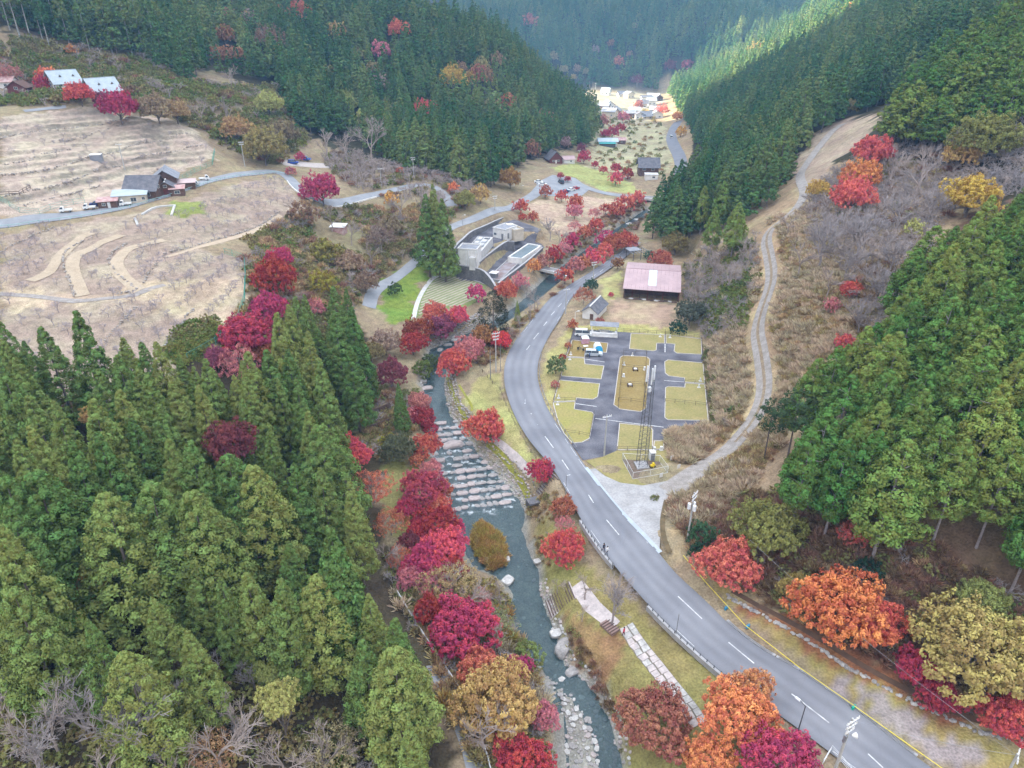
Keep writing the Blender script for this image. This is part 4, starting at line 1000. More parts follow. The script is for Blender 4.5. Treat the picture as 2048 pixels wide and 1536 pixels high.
# ------------------------------------------------------------------ maples and other broadleaf trees
CRIM, RED, ORG, GOLD, PLUM, RUST = (.46,.030,.085), (.56,.055,.055), (.66,.19,.06), (.62,.36,.05), (.24,.055,.09), (.38,.13,.06)
OLIVE, PINK, MAG, MUST, BRN, LIME, BRICK = (.28,.265,.07), (.54,.16,.17), (.48,.035,.14), (.46,.30,.09), (.34,.23,.14), (.36,.37,.10), (.56,.12,.075)
MAPLES = [
 (560,512,52,CRIM,'crimson maple, topmost of those below the orchard net'), (548,548,86,CRIM,'wide crimson maple beside the green orchard net fence'),
 (535,608,72,MAG,'magenta maple below the corner of the orchard'), (492,662,108,MAG,'largest magenta maple under the orchard bank'),
 (475,722,88,PINK,'dusky pink maple just above the lower left cedars'), (520,700,60,BRICK,'brick red maple between magenta maple and cedars'), (432,712,50,PLUM,'brownish plum shrub like maple by the net end'), (632,612,38,PINK,'small pink maple behind the dark cedars'),
 (783,740,66,PLUM,'dark plum maple on the rocky left bank'), (825,682,56,CRIM,'crimson maple by the stone river wall'), (838,655,58,(.36,.035,.05),'dark red maple at the corner of the ploughed field'),
 (868,622,48,BRICK,'orange red maple at the edge of the ploughed field'), (880,650,60,PLUM,'plum coloured maple above the stone river wall'), (915,628,46,RED,'pair topped red maple beside the ploughed field'), (893,640,40,RED,'red maple between plum maple and field'),
 (953,583,40,CRIM,'round crimson maple at the right end of the field'), (905,722,62,RED,'red maple leaning over the narrow river'), (938,692,60,PINK,'pinkish red maple on the bank above the narrow river'),
 (968,668,52,RUST,'rusty orange maple beside the dark conifer'), (1003,676,42,(.62,.02,.03),'vivid scarlet maple beside the power pole'), (1013,577,46,RED,'red maple by the yellow riverside path'), (1040,560,34,PINK,'pale pink maple by the plant wall'),
 (1068,530,30,ORG,'orange maple at the end of the small bridge'), (1130,548,38,RED,'round red maple beside the small bridge'),
 (1085,522,34,PINK,'pink red maple left of the river upstream'), (1108,506,38,CRIM,'crimson maple along the plant fence'), (1128,494,34,PINK,'dusty red maple along the plant fence'), (1143,478,36,CRIM,'crimson maple upstream of the plant pool'),
 (1152,528,36,PINK,'pinkish maple between river and road'), (1168,522,34,BRICK,'orange red maple between river and road'), (1188,512,40,RED,'red maple beside the roadside pole'), (1212,500,34,BRICK,'brick red maple beside the upper main road'),
 (1228,482,44,RED,'scarlet maple on the river bend upstream'), (1210,474,36,MAG,'magenta maple with a pole in front'), (1252,478,46,RED,'red maple overhanging the upper main road'), (1170,462,32,BRICK,'brick maple on the far river bank'), (1193,448,32,RED,'small red maple above the far river bank'), (1150,450,28,PINK,'thin pink maple in the park'),
 (1236,524,27,RUST,'rusty maple at the roadside near the barn'), (1146,648,22,RED,'small red maple by the camp entrance shelter'), (1136,690,14,RED,'tiny red maple sapling highest on the camp fence'), (1125,712,15,CRIM,'dark red sapling midway on the camp fence'), (1110,767,18,PINK,'pink red sapling lowest on the camp fence'),
 (1151,402,32,RED,'red maple beside the car park'), (1150,420,34,PINK,'pinkish maple in the middle of the park'), (1123,390,26,RED,'red maple at the car park edge'), (1091,381,27,RUST,'rust brown round tree at the car park'), (1251,404,40,BRICK,'orange red tree by the far bridge'), (1274,394,34,BRICK,'brick red tree beyond the far bridge'), (1235,418,34,RED,'red tree below the far bridge'),
 (1212,415,24,RED,'small red tree in the park lawn'), (1190,424,30,PINK,'dusty pink tree on the park edge'), (1232,354,30,RED,'red tree beside the dark roofed house'), (1232,334,22,CRIM,'crimson tree behind the red tree by the paddy'), (1256,345,25,CRIM,'crimson tree beside the dark house'), (1121,350,14,CRIM,'small crimson tree left at the car park'), (1135,357,14,CRIM,'small crimson tree right at the car park'),
 (1168,312,27,CRIM,'dark crimson tree at the foot of the spur'), (1163,295,20,PLUM,'plum coloured tree on the spur foot'), (1207,338,18,RED,'red hedge tree along the paddy'), (1190,328,16,CRIM,'crimson hedge tree at the paddy corner'), (1225,262,26,CRIM,'crimson trees row before the village'), (1242,254,20,CRIM,'crimson tree at the end of the village row'), (1209,266,18,MAG,'magenta tree starting the village row'),
 (1207,240,26,PINK,'pink tree beside the village houses'), (1247,232,24,PINK,'faded pink tree among the village houses'), (1277,208,20,PINK,'faded rose tree behind the village'), (1325,217,30,BRICK,'dusty red tree at the foot of the right hill'), (1355,231,22,ORG,'orange tree above the far road'), (1362,261,22,GOLD,'golden tree beside the far road'), (1295,224,12,GOLD,'little golden tree in the village'), (1275,158,30,PLUM,'mauve tree low on the far mountain'), (1340,130,26,PLUM,'mauve tree at the far mountain fold'), (1238,122,22,BRICK,'rusty tree on the far mountain'), (1375,128,26,PLUM,'mauve tree at the tip of the right spur'),
 (1042,410,32,RED,'red tree at the lane junction by the plant'), (1066,432,24,RED,'low red maple at the plant entrance'), (1045,432,18,RED,'small red bush at the plant entrance'),
 (838,800,44,PINK,'pinkish maple above the first weir'), (846,830,50,(.34,.03,.07),'dark crimson maple beside the first weir'), (850,888,58,RED,'red maple leaning to the weir'), (833,918,32,BRICK,'orange red low maple at the lawn edge'),
 (845,970,88,(.42,.05,.09),'wide crimson maple beside the middle weirs'), (876,1008,52,BRICK,'orange brown maple beside the lower weirs'), (872,1040,82,CRIM,'crimson maple at the foot of the weirs'), (888,1092,92,RED,'large red maple over the side channel'), (850,1118,84,MAG,'magenta maple over the left lawn'), (820,1078,48,PLUM,'dark plum maple on the left lawn'),
 (708,905,66,RED,'bright red maple against the big cedar'), (745,968,84,BRICK,'wide faded red maple against the big cedar'), (470,922,98,PLUM,'plum coloured maple within the cedar stand'), (180,1195,60,(.40,.19,.03),'amber tree in the gap between the cedars'), (195,850,50,MUST,'tan oak crown poking between the cedars'), (560,1420,80,LIME,'yellow green tree below the cedars'), (540,1360,46,LIME,'small yellow green tree below the cedars'),
 (905,1130,60,CRIM,'crimson maple edge leaning to the island channel'), (800,1110,56,BRICK,'faded brick maple at the left lawn foot'), (862,935,44,PINK,'pink maple filling the gap above the wide crimson one'), (885,975,44,RED,'red maple right of the wide crimson one'), (905,1050,46,CRIM,'crimson maple nearest the weir foot'), (780,1040,70,BRICK,'thin brick red maple on the left lawn'), (870,1165,70,PINK,'dusty pink maple above the tan leafed tree'), (960,1330,90,BRICK,'orange brick maple above the mustard tree'), (690,880,44,RED,'bright red maple top against the big cedar'),
 (815,1010,50,CRIM,'crimson maple on the left lawn behind the wide one'), (840,1055,56,CRIM,'crimson maple between plum and weir foot maples'), (905,1085,50,MAG,'magenta maple over the island channel'), (868,1130,60,CRIM,'crimson maple below the large red one'), (820,1150,56,PINK,'dull pink maple above the handrail'), (860,1215,70,CRIM,'crimson maple behind the tan leafed tree'), (960,1195,50,PINK,'dusty rose maple by the water'), (1020,1480,70,RED,'red maple right of the crimson one at the lower edge'), (820,830,34,PINK,'small rose maple left of the first weir'), (860,855,34,CRIM,'small crimson maple between the first weir maples'),
 (970,847,78,RED,'round red maple on the riverside lawn'), (1081,937,54,CRIM,'round crimson maple at the roadside steps'), (1130,1090,80,RED,'round red maple on the lower lawn'), (1128,1010,50,RUST,'rusty maple above the round red maple'), (1128,1045,40,PINK,'thin pink red maple below the road wall'), 
 (925,1245,142,CRIM,'broad crimson maple leaning over the riverside path'), (1040,1330,52,MAG,'magenta top behind the mustard tree'), (995,1390,165,MUST,'broad mustard orange tree on the left bank'), (1090,1430,60,PINK,'pink red maple at the gravel bar'), (1050,1520,112,CRIM,'crimson maple cut by the lower frame edge'),
 (1312,1430,150,(.34,.10,.075),'dull red dome shaped maple beside the flagged path'), (1475,1420,145,ORG,'bright orange maple beside the main road'), (1505,1375,90,(.55,.25,.08),'tan orange maple overhanging the main road'), (1562,1515,150,MAG,'magenta maple at the lower frame edge'), (1420,1520,108,ORG,'orange maple at the lower frame edge'),
 (1460,1120,120,BRICK,'orange red maple by the yellow rope start'), (1690,1205,178,(.62,.14,.04),'largest orange and red maple on the right verge'), (1755,1235,110,(.58,.06,.05),'red half of the large right verge maple'), (1710,1062,66,BRICK,'thin orange red maple among the cypress trunks'), (1838,1330,84,CRIM,'crimson maple under the mustard tree'), (1880,1385,80,MAG,'magenta maple by the stone lined ditch'), (2022,1432,110,RED,'red maple at the right frame edge'),
 (1540,1050,135,OLIVE,'olive green tree above the orange red maple'), (1960,1285,235,(.36,.30,.08),'huge mustard and olive tree at right'), (1965,1195,92,LIME,'pale green tree behind the huge mustard tree'), (1590,1170,60,MUST,'yellowing bush beside the orange red maple'),
 (1728,345,72,ORG,'orange tree, lower of two on the right hillside'), (1708,385,78,BRICK,'orange red tree nearest the gravel track bend'), (1748,296,76,BRICK,'rust red tree below the spur forest'), (1945,385,104,GOLD,'golden yellow tree on the right hillside'), (1640,375,46,(.45,.33,.05),'yellow tree beside the gravel track bend'), (1980,265,120,OLIVE,'olive tree at the edge of the spur forest'), (1930,300,70,MUST,'mustard tree below the spur forest'), (1900,470,40,LIME,'yellow green bush on the right hillside'),
 (1665,608,34,PINK,'small pink red maple on the dry slope'), (1702,575,42,RED,'red maple among grey brush on the dry slope'), (1690,682,40,BRICK,'orange red maple at the cypress edge'), (1830,455,40,LIME,'pale yellow tree above the cypresses'),
 (1323,515,46,RUST,'round rust brown tree behind the barn'), (1352,482,52,(.28,.20,.07),'olive brown tree behind the barn'), (1168,588,44,RUST,'sparse rusty tree beside the storehouse'), (1200,640,18,PINK,'small pink bush beside the storehouse'), (1222,588,12,RED,'tiny red bush beside the barn path'),
 (85,165,36,CRIM,'crimson tree left of the pale roofed cottages'), (92,148,40,ORG,'orange tree behind the crimson one by the cottages'), (157,182,52,RED,'red tree between the two cottages'), (235,206,70,(.38,.02,.06),'large crimson tree below the right cottage'), (205,196,40,PLUM,'dark red tree below the cottages'), (15,142,48,PINK,'dusky red tree by the red brown cabin'), (142,98,22,ORG,'small orange red tree on the scrub hillside'),
 (535,72,64,(.30,.14,.11),'mauve rust tree in the left hill forest'), (545,92,26,ORG,'orange tree in the left hill forest'), (905,153,52,GOLD,'golden tree in the left hill forest'), (936,156,40,(.42,.22,.07),'tan tree beside the golden tree'), (848,215,46,BRICK,'rust red tree low in the left hill forest'), (1016,202,36,BRICK,'brick red tree on the spur'), (796,56,44,BRICK,'rust tree high on the left hill'), (763,97,38,PINK,'rose tree on the left hill'), (448,68,40,RUST,'brown tree high on the left hill'), (600,20,50,RUST,'brown tree at the top of the left hill'), (1060,40,30,RUST,'brown tree near the spur crest'), (1700,22,34,ORG,'tan orange tree on the sunlit ridge'), (690,200,44,LIME,'pale green bamboo like tree in the left forest'), (730,235,40,LIME,'light green tree at the left forest edge'),
 (525,285,82,(.28,.24,.07),'olive and gold tree beside the loop road'), (470,252,60,(.42,.26,.10),'tan orange tree above the orchard'), (562,262,62,BRN,'brown green tree above the parking bay'), (312,212,60,BRN,'brown tree at the top of the orchard'), (350,218,52,(.40,.27,.12),'tan tree at the top of the orchard'), (535,202,56,LIME,'pale yellow green tree on the left hillside'), (600,312,20,CRIM,'small crimson tree by the blue cars'), (642,372,72,(.40,.03,.06),'crimson tree inside the loop road bend'), (782,395,28,GOLD,'gold and orange tree by the loop road'), (760,288,20,CRIM,'small crimson tree at the forest foot'), (800,340,18,RED,'small pink red tree by the lane'), (908,374,24,ORG,'orange tree beside the lane'), (1020,352,46,(.42,.20,.06),'rust and gold tree at the forest corner'), (1000,318,40,(.40,.26,.06),'gold brown tree at the forest corner'), (930,395,44,OLIVE,'olive tree above the lane'), (960,385,40,MUST,'mustard tree above the lane'), (580,340,22,PINK,'pinkish bush at the parking bay'),
 (650,498,62,OLIVE,'olive bush below the loop road'), (640,560,60,(.34,.30,.06),'yellow olive bush by the cedars'), (700,520,56,BRN,'brown tree on the scrub slope'), (760,470,62,(.26,.17,.13),'mauve brown tree on the scrub slope'), (730,560,50,(.24,.17,.10),'brown tree above the small lane'), (790,575,30,(.09,.14,.05),'dark green shrub on the green strip'), (830,505,26,(.09,.15,.05),'dark green bush by the lane'), (605,420,60,BRN,'brown bush by the orchard path'), (780,450,50,BRN,'brown tree below the lane'), (860,720,40,(.12,.16,.07),'grey green bush in the rocky river'), (845,735,44,(.17,.21,.06),'green bush at the river shallows'),
 (1182,568,30,(.06,.12,.07),'dark green round tree beside the main road'), (1192,602,18,(.05,.11,.06),'dark green shrub by the roadside pole'), (1298,508,22,(.07,.16,.11),'blue green shrub behind the barn'), (1382,620,60,(.13,.14,.10),'grey green tree right of the barn yard'), (1355,652,34,(.05,.12,.07),'dark evergreen shrub by the camp corner'), (1112,728,40,(.12,.17,.07),'soft green tree inside the road bend'), (1738,1135,54,(.05,.11,.06),'round dark evergreen shrub under the cypress'), (1404,1062,60,(.07,.15,.07),'blue green shrub beside the transformer pole'), (1398,1100,40,(.05,.11,.05),'dark green shrub below the transformer pole'), (795,890,70,(.15,.15,.08),'grey green tree by the wooden terraces'), (780,880,40,(.42,.36,.05),'yellow bush by the wooden terraces'), (740,700,50,(.30,.22,.09),'ochre tree at the cedar edge'), (770,680,60,(.32,.22,.16),'pinkish brown tree on the left bank'),
]
SMALLG = 'autumn trees and maples'
for i, (u, v, w, c, lab) in enumerate(MAPLES):
    w = w * 1.08
    low = any(k in lab for k in ('bush', 'shrub', 'sapling'))
    thin = any((' ' + k) in (' ' + lab) for k in ('thin', 'faded', 'sparse', 'half bare', 'mauve', 'dusky', 'dusty'))
    nm, ct = ('shrub', 'shrub') if low else (('maple_tree', 'maple') if 'maple' in lab else ('autumn_tree', 'tree'))
    if low and 'maple' not in lab:
        put_dome(u, v, w, c, lab, .75, SHR, nm, ct, trunk=False)
    elif thin and w > 30:
        put_dome(u, v, w, c, lab, .85, MAPT, nm, ct, trunk=False, branches=BARE2)
    else:
        tall = any(k in lab for k in ('within the cedar', 'between the cedars', 'below the cedars'))      # drawn up between the cedars
        put_dome(u, v, w, c, lab, 2.1 if tall else (.85 if w < 100 else .75), MAP, nm, ct)
# ------------------------------------------------------------------ cedars of the lower left stand
APEX = [(7,644),(85,653),(147,622),(232,713),(280,684),(311,685),(405,718),(468,749),(499,702),(608,591),(574,612),(550,627),(588,596),(666,571),(690,578),(612,663),(670,622),(700,619),
 (7,728),(34,716),(0,680),(103,808),(68,851),(239,778),(273,742),(294,749),(314,815),(345,762),(396,772),(417,776),(489,752),(557,759),(591,762),(612,824),(533,868),(263,841),(195,868),
 (137,882),(369,885),(34,879),(222,820),(256,835),(486,800),(458,914),(499,930),(640,850),(0,957),(58,947),(438,1159),(496,1149),(554,1156),(635,1153),(676,1112),(737,1185),(793,1235),
 (726,1282),(784,1299),(178,1243),(372,1267),(18,1179),(0,1053),(243,1305),(818,1443),(663,1063),(120,690),(190,740),(440,850),(330,880),(60,790),(180,800),(640,720),(700,690),(575,700),(530,700),
 (20,1010),(110,1010),(640,940),(700,960),(590,930)]
BROAD = {(205,993),(291,968),(386,981),(58,947),(458,914),(499,930),(640,850),(0,957),(243,1305),(784,1299),(635,1153),(18,1179)}
left_xy = []
def left_label(u, v, br=False):
    t = 'broad old cedar with rounded tufts' if br else 'green pointed cedar'
    if v < 720: w = 'in the back row against the orchard' if u < 420 else ('in the clump below the magenta maples' if u < 560 else 'in the dark clump beside the riverbank scrub')
    elif v < 860: w = ('at the left edge behind the stand' if u < 150 else 'in the second rows behind the plum maple' if u < 440 else 'left of the bright red maple')
    elif v < 1080: w = ('at the left edge of the stand' if u < 150 else 'in the heart of the stand' if u < 520 else 'beside the red maples of the left lawn')
    else: w = ('at the lower left edge' if u < 200 else 'in the lower rows above the bare trees' if u < 560 else 'along the riverside handrail')
    return t + ' ' + w, ('broad ' if br else '') + 'cedars ' + w
GLEFT = 'cedars of the dense stand at the lower left'
UNIQ = {(147,622): 'tall pointed cedar standing highest against the terraced orchard', (784,1299): 'bright green bushy cedar beside the grey riverside path',
        (438,1159): 'light green pointed cedar in front of the broad dark cedars', (486,800): 'yellow green pointed cedar above the plum coloured maple'}
for i, (u, v) in enumerate(sorted(set(APEX) | BROAD)):
    br = (u, v) in BROAD
    var = (CEDB if br else CED)[i % (2 if br else 5)]
    hgt = {True: 22.0, False: 19.0 + 5 * hashf(i, 7)}[br] * (1.0 if v < 1100 else .82)
    p = g(u, v, hgt)
    if p is None or ((u, v) not in UNIQ and not room(np.array([p[0]]), np.array([p[1]]), -1.2, 7)[0]): continue
    left_xy.append(p)
    la, gr = left_label(u, v, br)
    put_conifer('cedar', var, p[0], p[1], hgt / var[0], .9 + .25 * hashf(i, 5), UNIQ.get((u, v), la), gr if (u, v) not in UNIQ else None)
LEFT_POLY = [(-120,112),(-80,110),(-66,114),(-56,120),(-48,132),(-42,142),(-36,136),(-33,120),(-31,100),(-28,85),(-26,70),(-24,55),(-20,44),(-18,28),(-60,22),(-110,40),(-140,90)]
fx, fy = poisson(LEFT_POLY, 6.0, 5)
nfill = 0
L_ = np.array(left_xy)
for i, (x, y) in enumerate(zip(fx, fy)):
    if np.min(np.hypot(L_[:, 0] - x, L_[:, 1] - y)) < 3.8 or not room(np.array([x]), np.array([y]), -1.0, 6)[0]: continue
    z = float(H(x, y)); var = CED[i % 5]; hgt = 11 + 4.5 * hashf(i, 11)
    u, v = proj(x, y, z + hgt * .6)
    if not (-120 < u < 2150 and v < 1640) or (v > 1330 and u < 590): continue
    la, gr = left_label(*proj(x, y, z + hgt)); put_conifer('cedar', var, x, y, hgt / var[0], 1.2, la, gr); nfill += 1

# single conifers elsewhere
def single_conifer(u, v, hgt, var, wide, label, name='cedar_tree', cat='cedar', group=None):
    p = g(u, v, hgt)
    return put_conifer('c', var, p[0], p[1], hgt / var[0], wide, label, group, name, cat)
single_conifer(797, 768, 12, CED[4], .85, 'slender dark green cedar standing alone beside the river')
for k, (u, v) in enumerate([(850,388),(868,368),(884,398),(872,392)]):
    single_conifer(u, v, 27, CED[k], 1.0, ['leftmost of the tall cedars clumped beside the treatment plant path','tallest cedar of the clump beside the treatment plant path','rightmost of the tall cedars clumped beside the treatment plant path','middle cedar of the clump beside the treatment plant path'][k], group='clump of tall cedars by the plant path')
SPR = (12, cedar_mesh('crown', 91, 12, 3.6, .12, 150, 22, .8, .16, M_SPRUCE, .6, .9, .2), trunk_mesh('trunk', 12, .2, M_BARK, 6, 3, 3.0, .2))
single_conifer(985, 582, 14, SPR, 1.0, 'dark brownish conifer between the field and the road bend', 'dark_conifer', 'conifer')
single_conifer(1035, 602, 7, CED[1], 1.0, 'small green conifer beside the bend of the main road')
for k, (u, v) in enumerate([(1412,372),(1452,362),(1478,405),(1432,415)]):
    single_conifer(u, v, 17, CYP[k % 4], 1.0, ['olive green conifer nearest the pink roofed barn on the hillside','tall olive green conifer left of the winding gravel track','olive green conifer beside the bare slope above the barn','short olive green conifer in front of the hillside forest'][k], 'cypress_tree', 'conifer', 'olive conifers above the barn')

# conifers of the near right hillside
R3 = [g(u, v, 12) for u, v in [(1655,735),(1690,690),(1760,668),(1800,600),(1840,515),(1880,465),(1960,435),(2048,405),(2150,400),(2150,1120),(2048,1060),(1950,1040),(1880,1010),(1800,980),(1720,950),(1650,930),(1615,850)]]
R3A = [(1640,718),(1678,693),(1703,753),(1805,664),(1912,509),(1985,696),(1912,598),(1858,781),(2016,769),(1899,835),(1875,453),(1961,426),(1914,488),(1760,860),(1660,830),(1960,620),(1830,600),(2030,560),(1780,740),(1940,880),(1700,880),(1630,860),(1820,880),(2040,880),(2000,480)]
ry = []
def cyp_label(u, v):
    w = 'above the golden hillside tree line' if v < 480 else 'along the bare brush at the upper edge' if u < 1860 and v < 720 else 'next to the gravel track and pines' if u < 1740 else 'deep in the steep right hillside stand' if v < 780 else 'above the exposed trunks on the right'
    return 'vivid green cypress ' + w, 'cypresses ' + w
for i, (u, v) in enumerate(R3A):
    hgt = 17 + 4 * hashf(i, 3); p = g(u, v, hgt); ry.append(p); var = CYP[i % 4]
    put_conifer('y', var, p[0], p[1], hgt / var[0], 1.0 + .2 * hashf(i, 9), *cyp_label(u, v), 'cypress_tree', 'cypress')
rx_, ry_ = poisson(R3, 5.4, 9)
ra = np.array(ry)
for i, (x, y) in enumerate(zip(rx_, ry_)):
    if np.min(np.hypot(ra[:, 0] - x, ra[:, 1] - y)) < 4.0 or seg_dist(np.array([x]), np.array([y]), GRW)[0] < 6: continue
    hgt = 14 + 4 * hashf(i, 4); z = float(H(x, y)); u, v = proj(x, y, z + hgt)
    if u > 2200 or v > 1500: continue
    var = CYP[i % 4]
    put_conifer('y', var, x, y, hgt / var[0], 1.1, *cyp_label(u, v), 'cypress_tree', 'cypress')
PINE = (13, cedar_mesh('crown', 95, 13, 2.1, .55, 60, 26, .6, .2, leaf_mat('pine_foliage', (.07,.125,.06), .05, .3), .5, .8, .5), trunk_mesh('trunk', 13, .16, M_BARK, 8, 5, 1.6, .5))
single_conifer(1553, 796, 13, PINE, 1.0, 'thin young pine with bare trunk beside the gravel track', 'pine_tree', 'pine')
single_conifer(1606, 778, 15, PINE, 1.2, 'taller dark pine with bare trunk beside the gravel track', 'pine_tree', 'pine')

CEDT = [(27, cedar_mesh('crown', 190 + i, 27, 3.2, .48, 150, 18, .7, .42, M_CEDAR_FAR, .7, .8, .15), trunk_mesh('trunk', 27, .30, M_TRUNK_GREY, 3, i, 1.6, .35)) for i in range(2)]
for i, (u, v) in enumerate([(40,75),(62,80),(85,78),(100,97),(118,80),(140,92),(160,84),(180,102),(205,94),(225,106),(245,95),(265,110),(288,112),(240,72),(200,72),(150,62),(110,58),(70,52),(20,60),(315,118)]):
    q = g(u, v)
    put_conifer('c', CEDT[i % 2], q[0], q[1], .85 + .25 * hashf(i, 6), 1.0, 'tall bare trunked cedar on the forest edge above the scrub', 'bare trunked cedars on the upper left forest edge')
# forests on the hills, with broadleaf trees among the conifers
rb = random.Random(31); kk = 0
for (u0, v0, u1, v1, n, where) in ((430, 10, 620, 140, 10, 'scattered high in the left hill forest'), (640, 20, 1000, 220, 14, 'scattered over the left hill forest'), (780, 230, 1140, 300, 7, 'scattered low in the left hill forest'), (1100, 20, 1330, 170, 9, 'scattered over the far mountain'), (1480, 60, 1800, 230, 5, 'scattered over the right hill forest')):
    for _ in range(n):
        u, v = rb.uniform(u0, u1), rb.uniform(v0, v1)
        put_dome(u, v, rb.uniform(22, 42) if 'far' not in where else rb.uniform(12, 22), [(.34,.20,.12), (.38,.15,.09), (.30,.25,.10), (.33,.22,.20), (.42,.28,.09)][rb.randrange(5)], 'brown or rust coloured broadleaf tree ' + where, .9, MAPS, 'autumn_tree', 'tree', 'broadleaf trees ' + where)
cx_, cy_, ck = [], [], []
FL = [g(u, max(v, 3), 0) for u, v in [(-80,75),(60,68),(290,118),(375,168),(430,150),(560,165),(600,262),(650,285),(720,285),(770,325),(820,352),(870,348),(930,378),(1000,372),(1050,325),(1100,310),(1182,287)]] + [(70,560),(40,620),(-40,680),(-150,680),(-300,640),(-430,480),(-330,330)]
x, y = poisson(FL, 5.2, 21); cx_.append(x); cy_.append(y); ck.append(np.zeros(len(x)))
FR = [g(u, v) for u, v in [(1287,492),(1330,490),(1400,470),(1470,462),(1520,428),(1560,402),(1572,372),(1572,345),(1600,308),(1640,268),(1690,240)]] + [(260,330),(330,420),(370,560),(360,700),(300,830),(180,835),(168,800),(141,605),(130,535),(118,470),(108,404),(88,330),(60,285)]
x, y = poisson(FR, 5.8, 22); cx_.append(x); cy_.append(y); ck.append(np.zeros(len(x)))
FN = [g(u, v, 10) for u, v in [(1650,372),(1668,320),(1700,298),(1780,268),(1880,240),(2048,215),(2150,205)]] + [(330,200),(330,290),(220,300),(165,285)]
x, y = poisson(FN, 5.8, 23); cx_.append(x); cy_.append(y); ck.append(np.ones(len(x)))
FB = [(-60,850),(60,848),(160,840),(240,815),(330,860),(520,900),(560,1120),(-120,1120)]
x, y = poisson(FB, 6.2, 24); cx_.append(x); cy_.append(y); ck.append(np.full(len(x), 2))
cx_, cy_, ck = map(np.concatenate, (cx_, cy_, ck))
cz = H(cx_, cy_); rng = np.random.default_rng(77)
hh = rng.uniform(.62, 1.2, len(cx_)) * np.where(ck == 2, 1.1, 1)
k = in_view(cx_, cy_, cz + hh * 18, 40) & clear_of_roads(cx_, cy_, 5) & room(cx_, cy_) & (wob(cx_, cy_, .06, 31) > -1.15)
cx_, cy_, cz, hh, ck = cx_[k], cy_[k], cz[k], hh[k], ck[k]
dep = np.hypot(cx_, cy_)
order = np.argsort(dep / hh); used = np.zeros(len(cx_), bool)
nleft, nright = 0, 0
def hill_tree(i, name, cat, label, group, meshes):
    h0, R0 = (20, meshes)
    o = root(name, (cx_[i], cy_[i], cz[i]), rng.uniform(0, 6.28), label, cat, group)
    c = link('crown', meshes[i % len(meshes)], o); c.scale = (hh[i] * rng.uniform(1.05, 1.35),) * 2 + (hh[i],)
    t = link('trunk', CED[0][2], o); t.scale = (hh[i] * .9,) * 3
CEDM = [cedar_mesh('crown', 170 + i, 20, 3.0, .16, 160, 18, .68, .42, M_CEDAR_FAR, .78, .75) for i in range(3)]
CYPM = [cedar_mesh('crown', 180 + i, 18, 3.4, .24, 150, 20, .7, .44, M_CYP_FAR, .6, .95, .3) for i in range(3)]
def side_word(i):
    u = proj(cx_[i], cy_[i], cz[i])[0]
    return 'above the pale roofed cottages' if u < 330 else 'above the olive trees by the loop road' if u < 640 else 'above the mauve bare trees' if u < 800 else 'above the valley lane' if u < 1000 else 'at the foot of the spur'
for i in order:
    if ck[i] == 0 and cx_[i] < 40 and nleft < 90:
        nleft += 1; used[i] = True
        w = side_word(i); hill_tree(i, 'cedar_tree', 'cedar', 'green cedar in the front rows ' + w, 'front cedars ' + w, CEDM)
    elif ck[i] == 0 and cx_[i] >= 40 and nright < 75:
        nright += 1; used[i] = True
        hill_tree(i, 'cedar_tree', 'cedar', 'green cedar in the front rows behind the barn and gravel track', 'front cedars behind the barn', CEDM)
nn = 0
for i in order:
    if ck[i] == 1 and nn < 110:
        nn += 1; used[i] = True
        hill_tree(i, 'cypress_tree', 'cypress', 'green cypress on the spur at upper right above the orange trees', 'cypresses of the upper right spur', CYPM)
r = ~used
protos = FARC + FARY
idx = np.where(ck == 1, 4 + rng.integers(0, 3, len(ck)), rng.integers(0, 4, len(ck)))
sw = hh * rng.uniform(1.0, 1.4, len(hh)); sc3 = np.c_[sw, sw, hh]
scatter('hillside_forest', 'dense conifer forest covering the valley sides and far mountain', 'forest', np.c_[cx_, cy_, cz][r], rng.uniform(0, 6.28, r.sum()), sc3[r], idx[r], protos)
print('trees', nfill, nleft, nright, nn, r.sum())
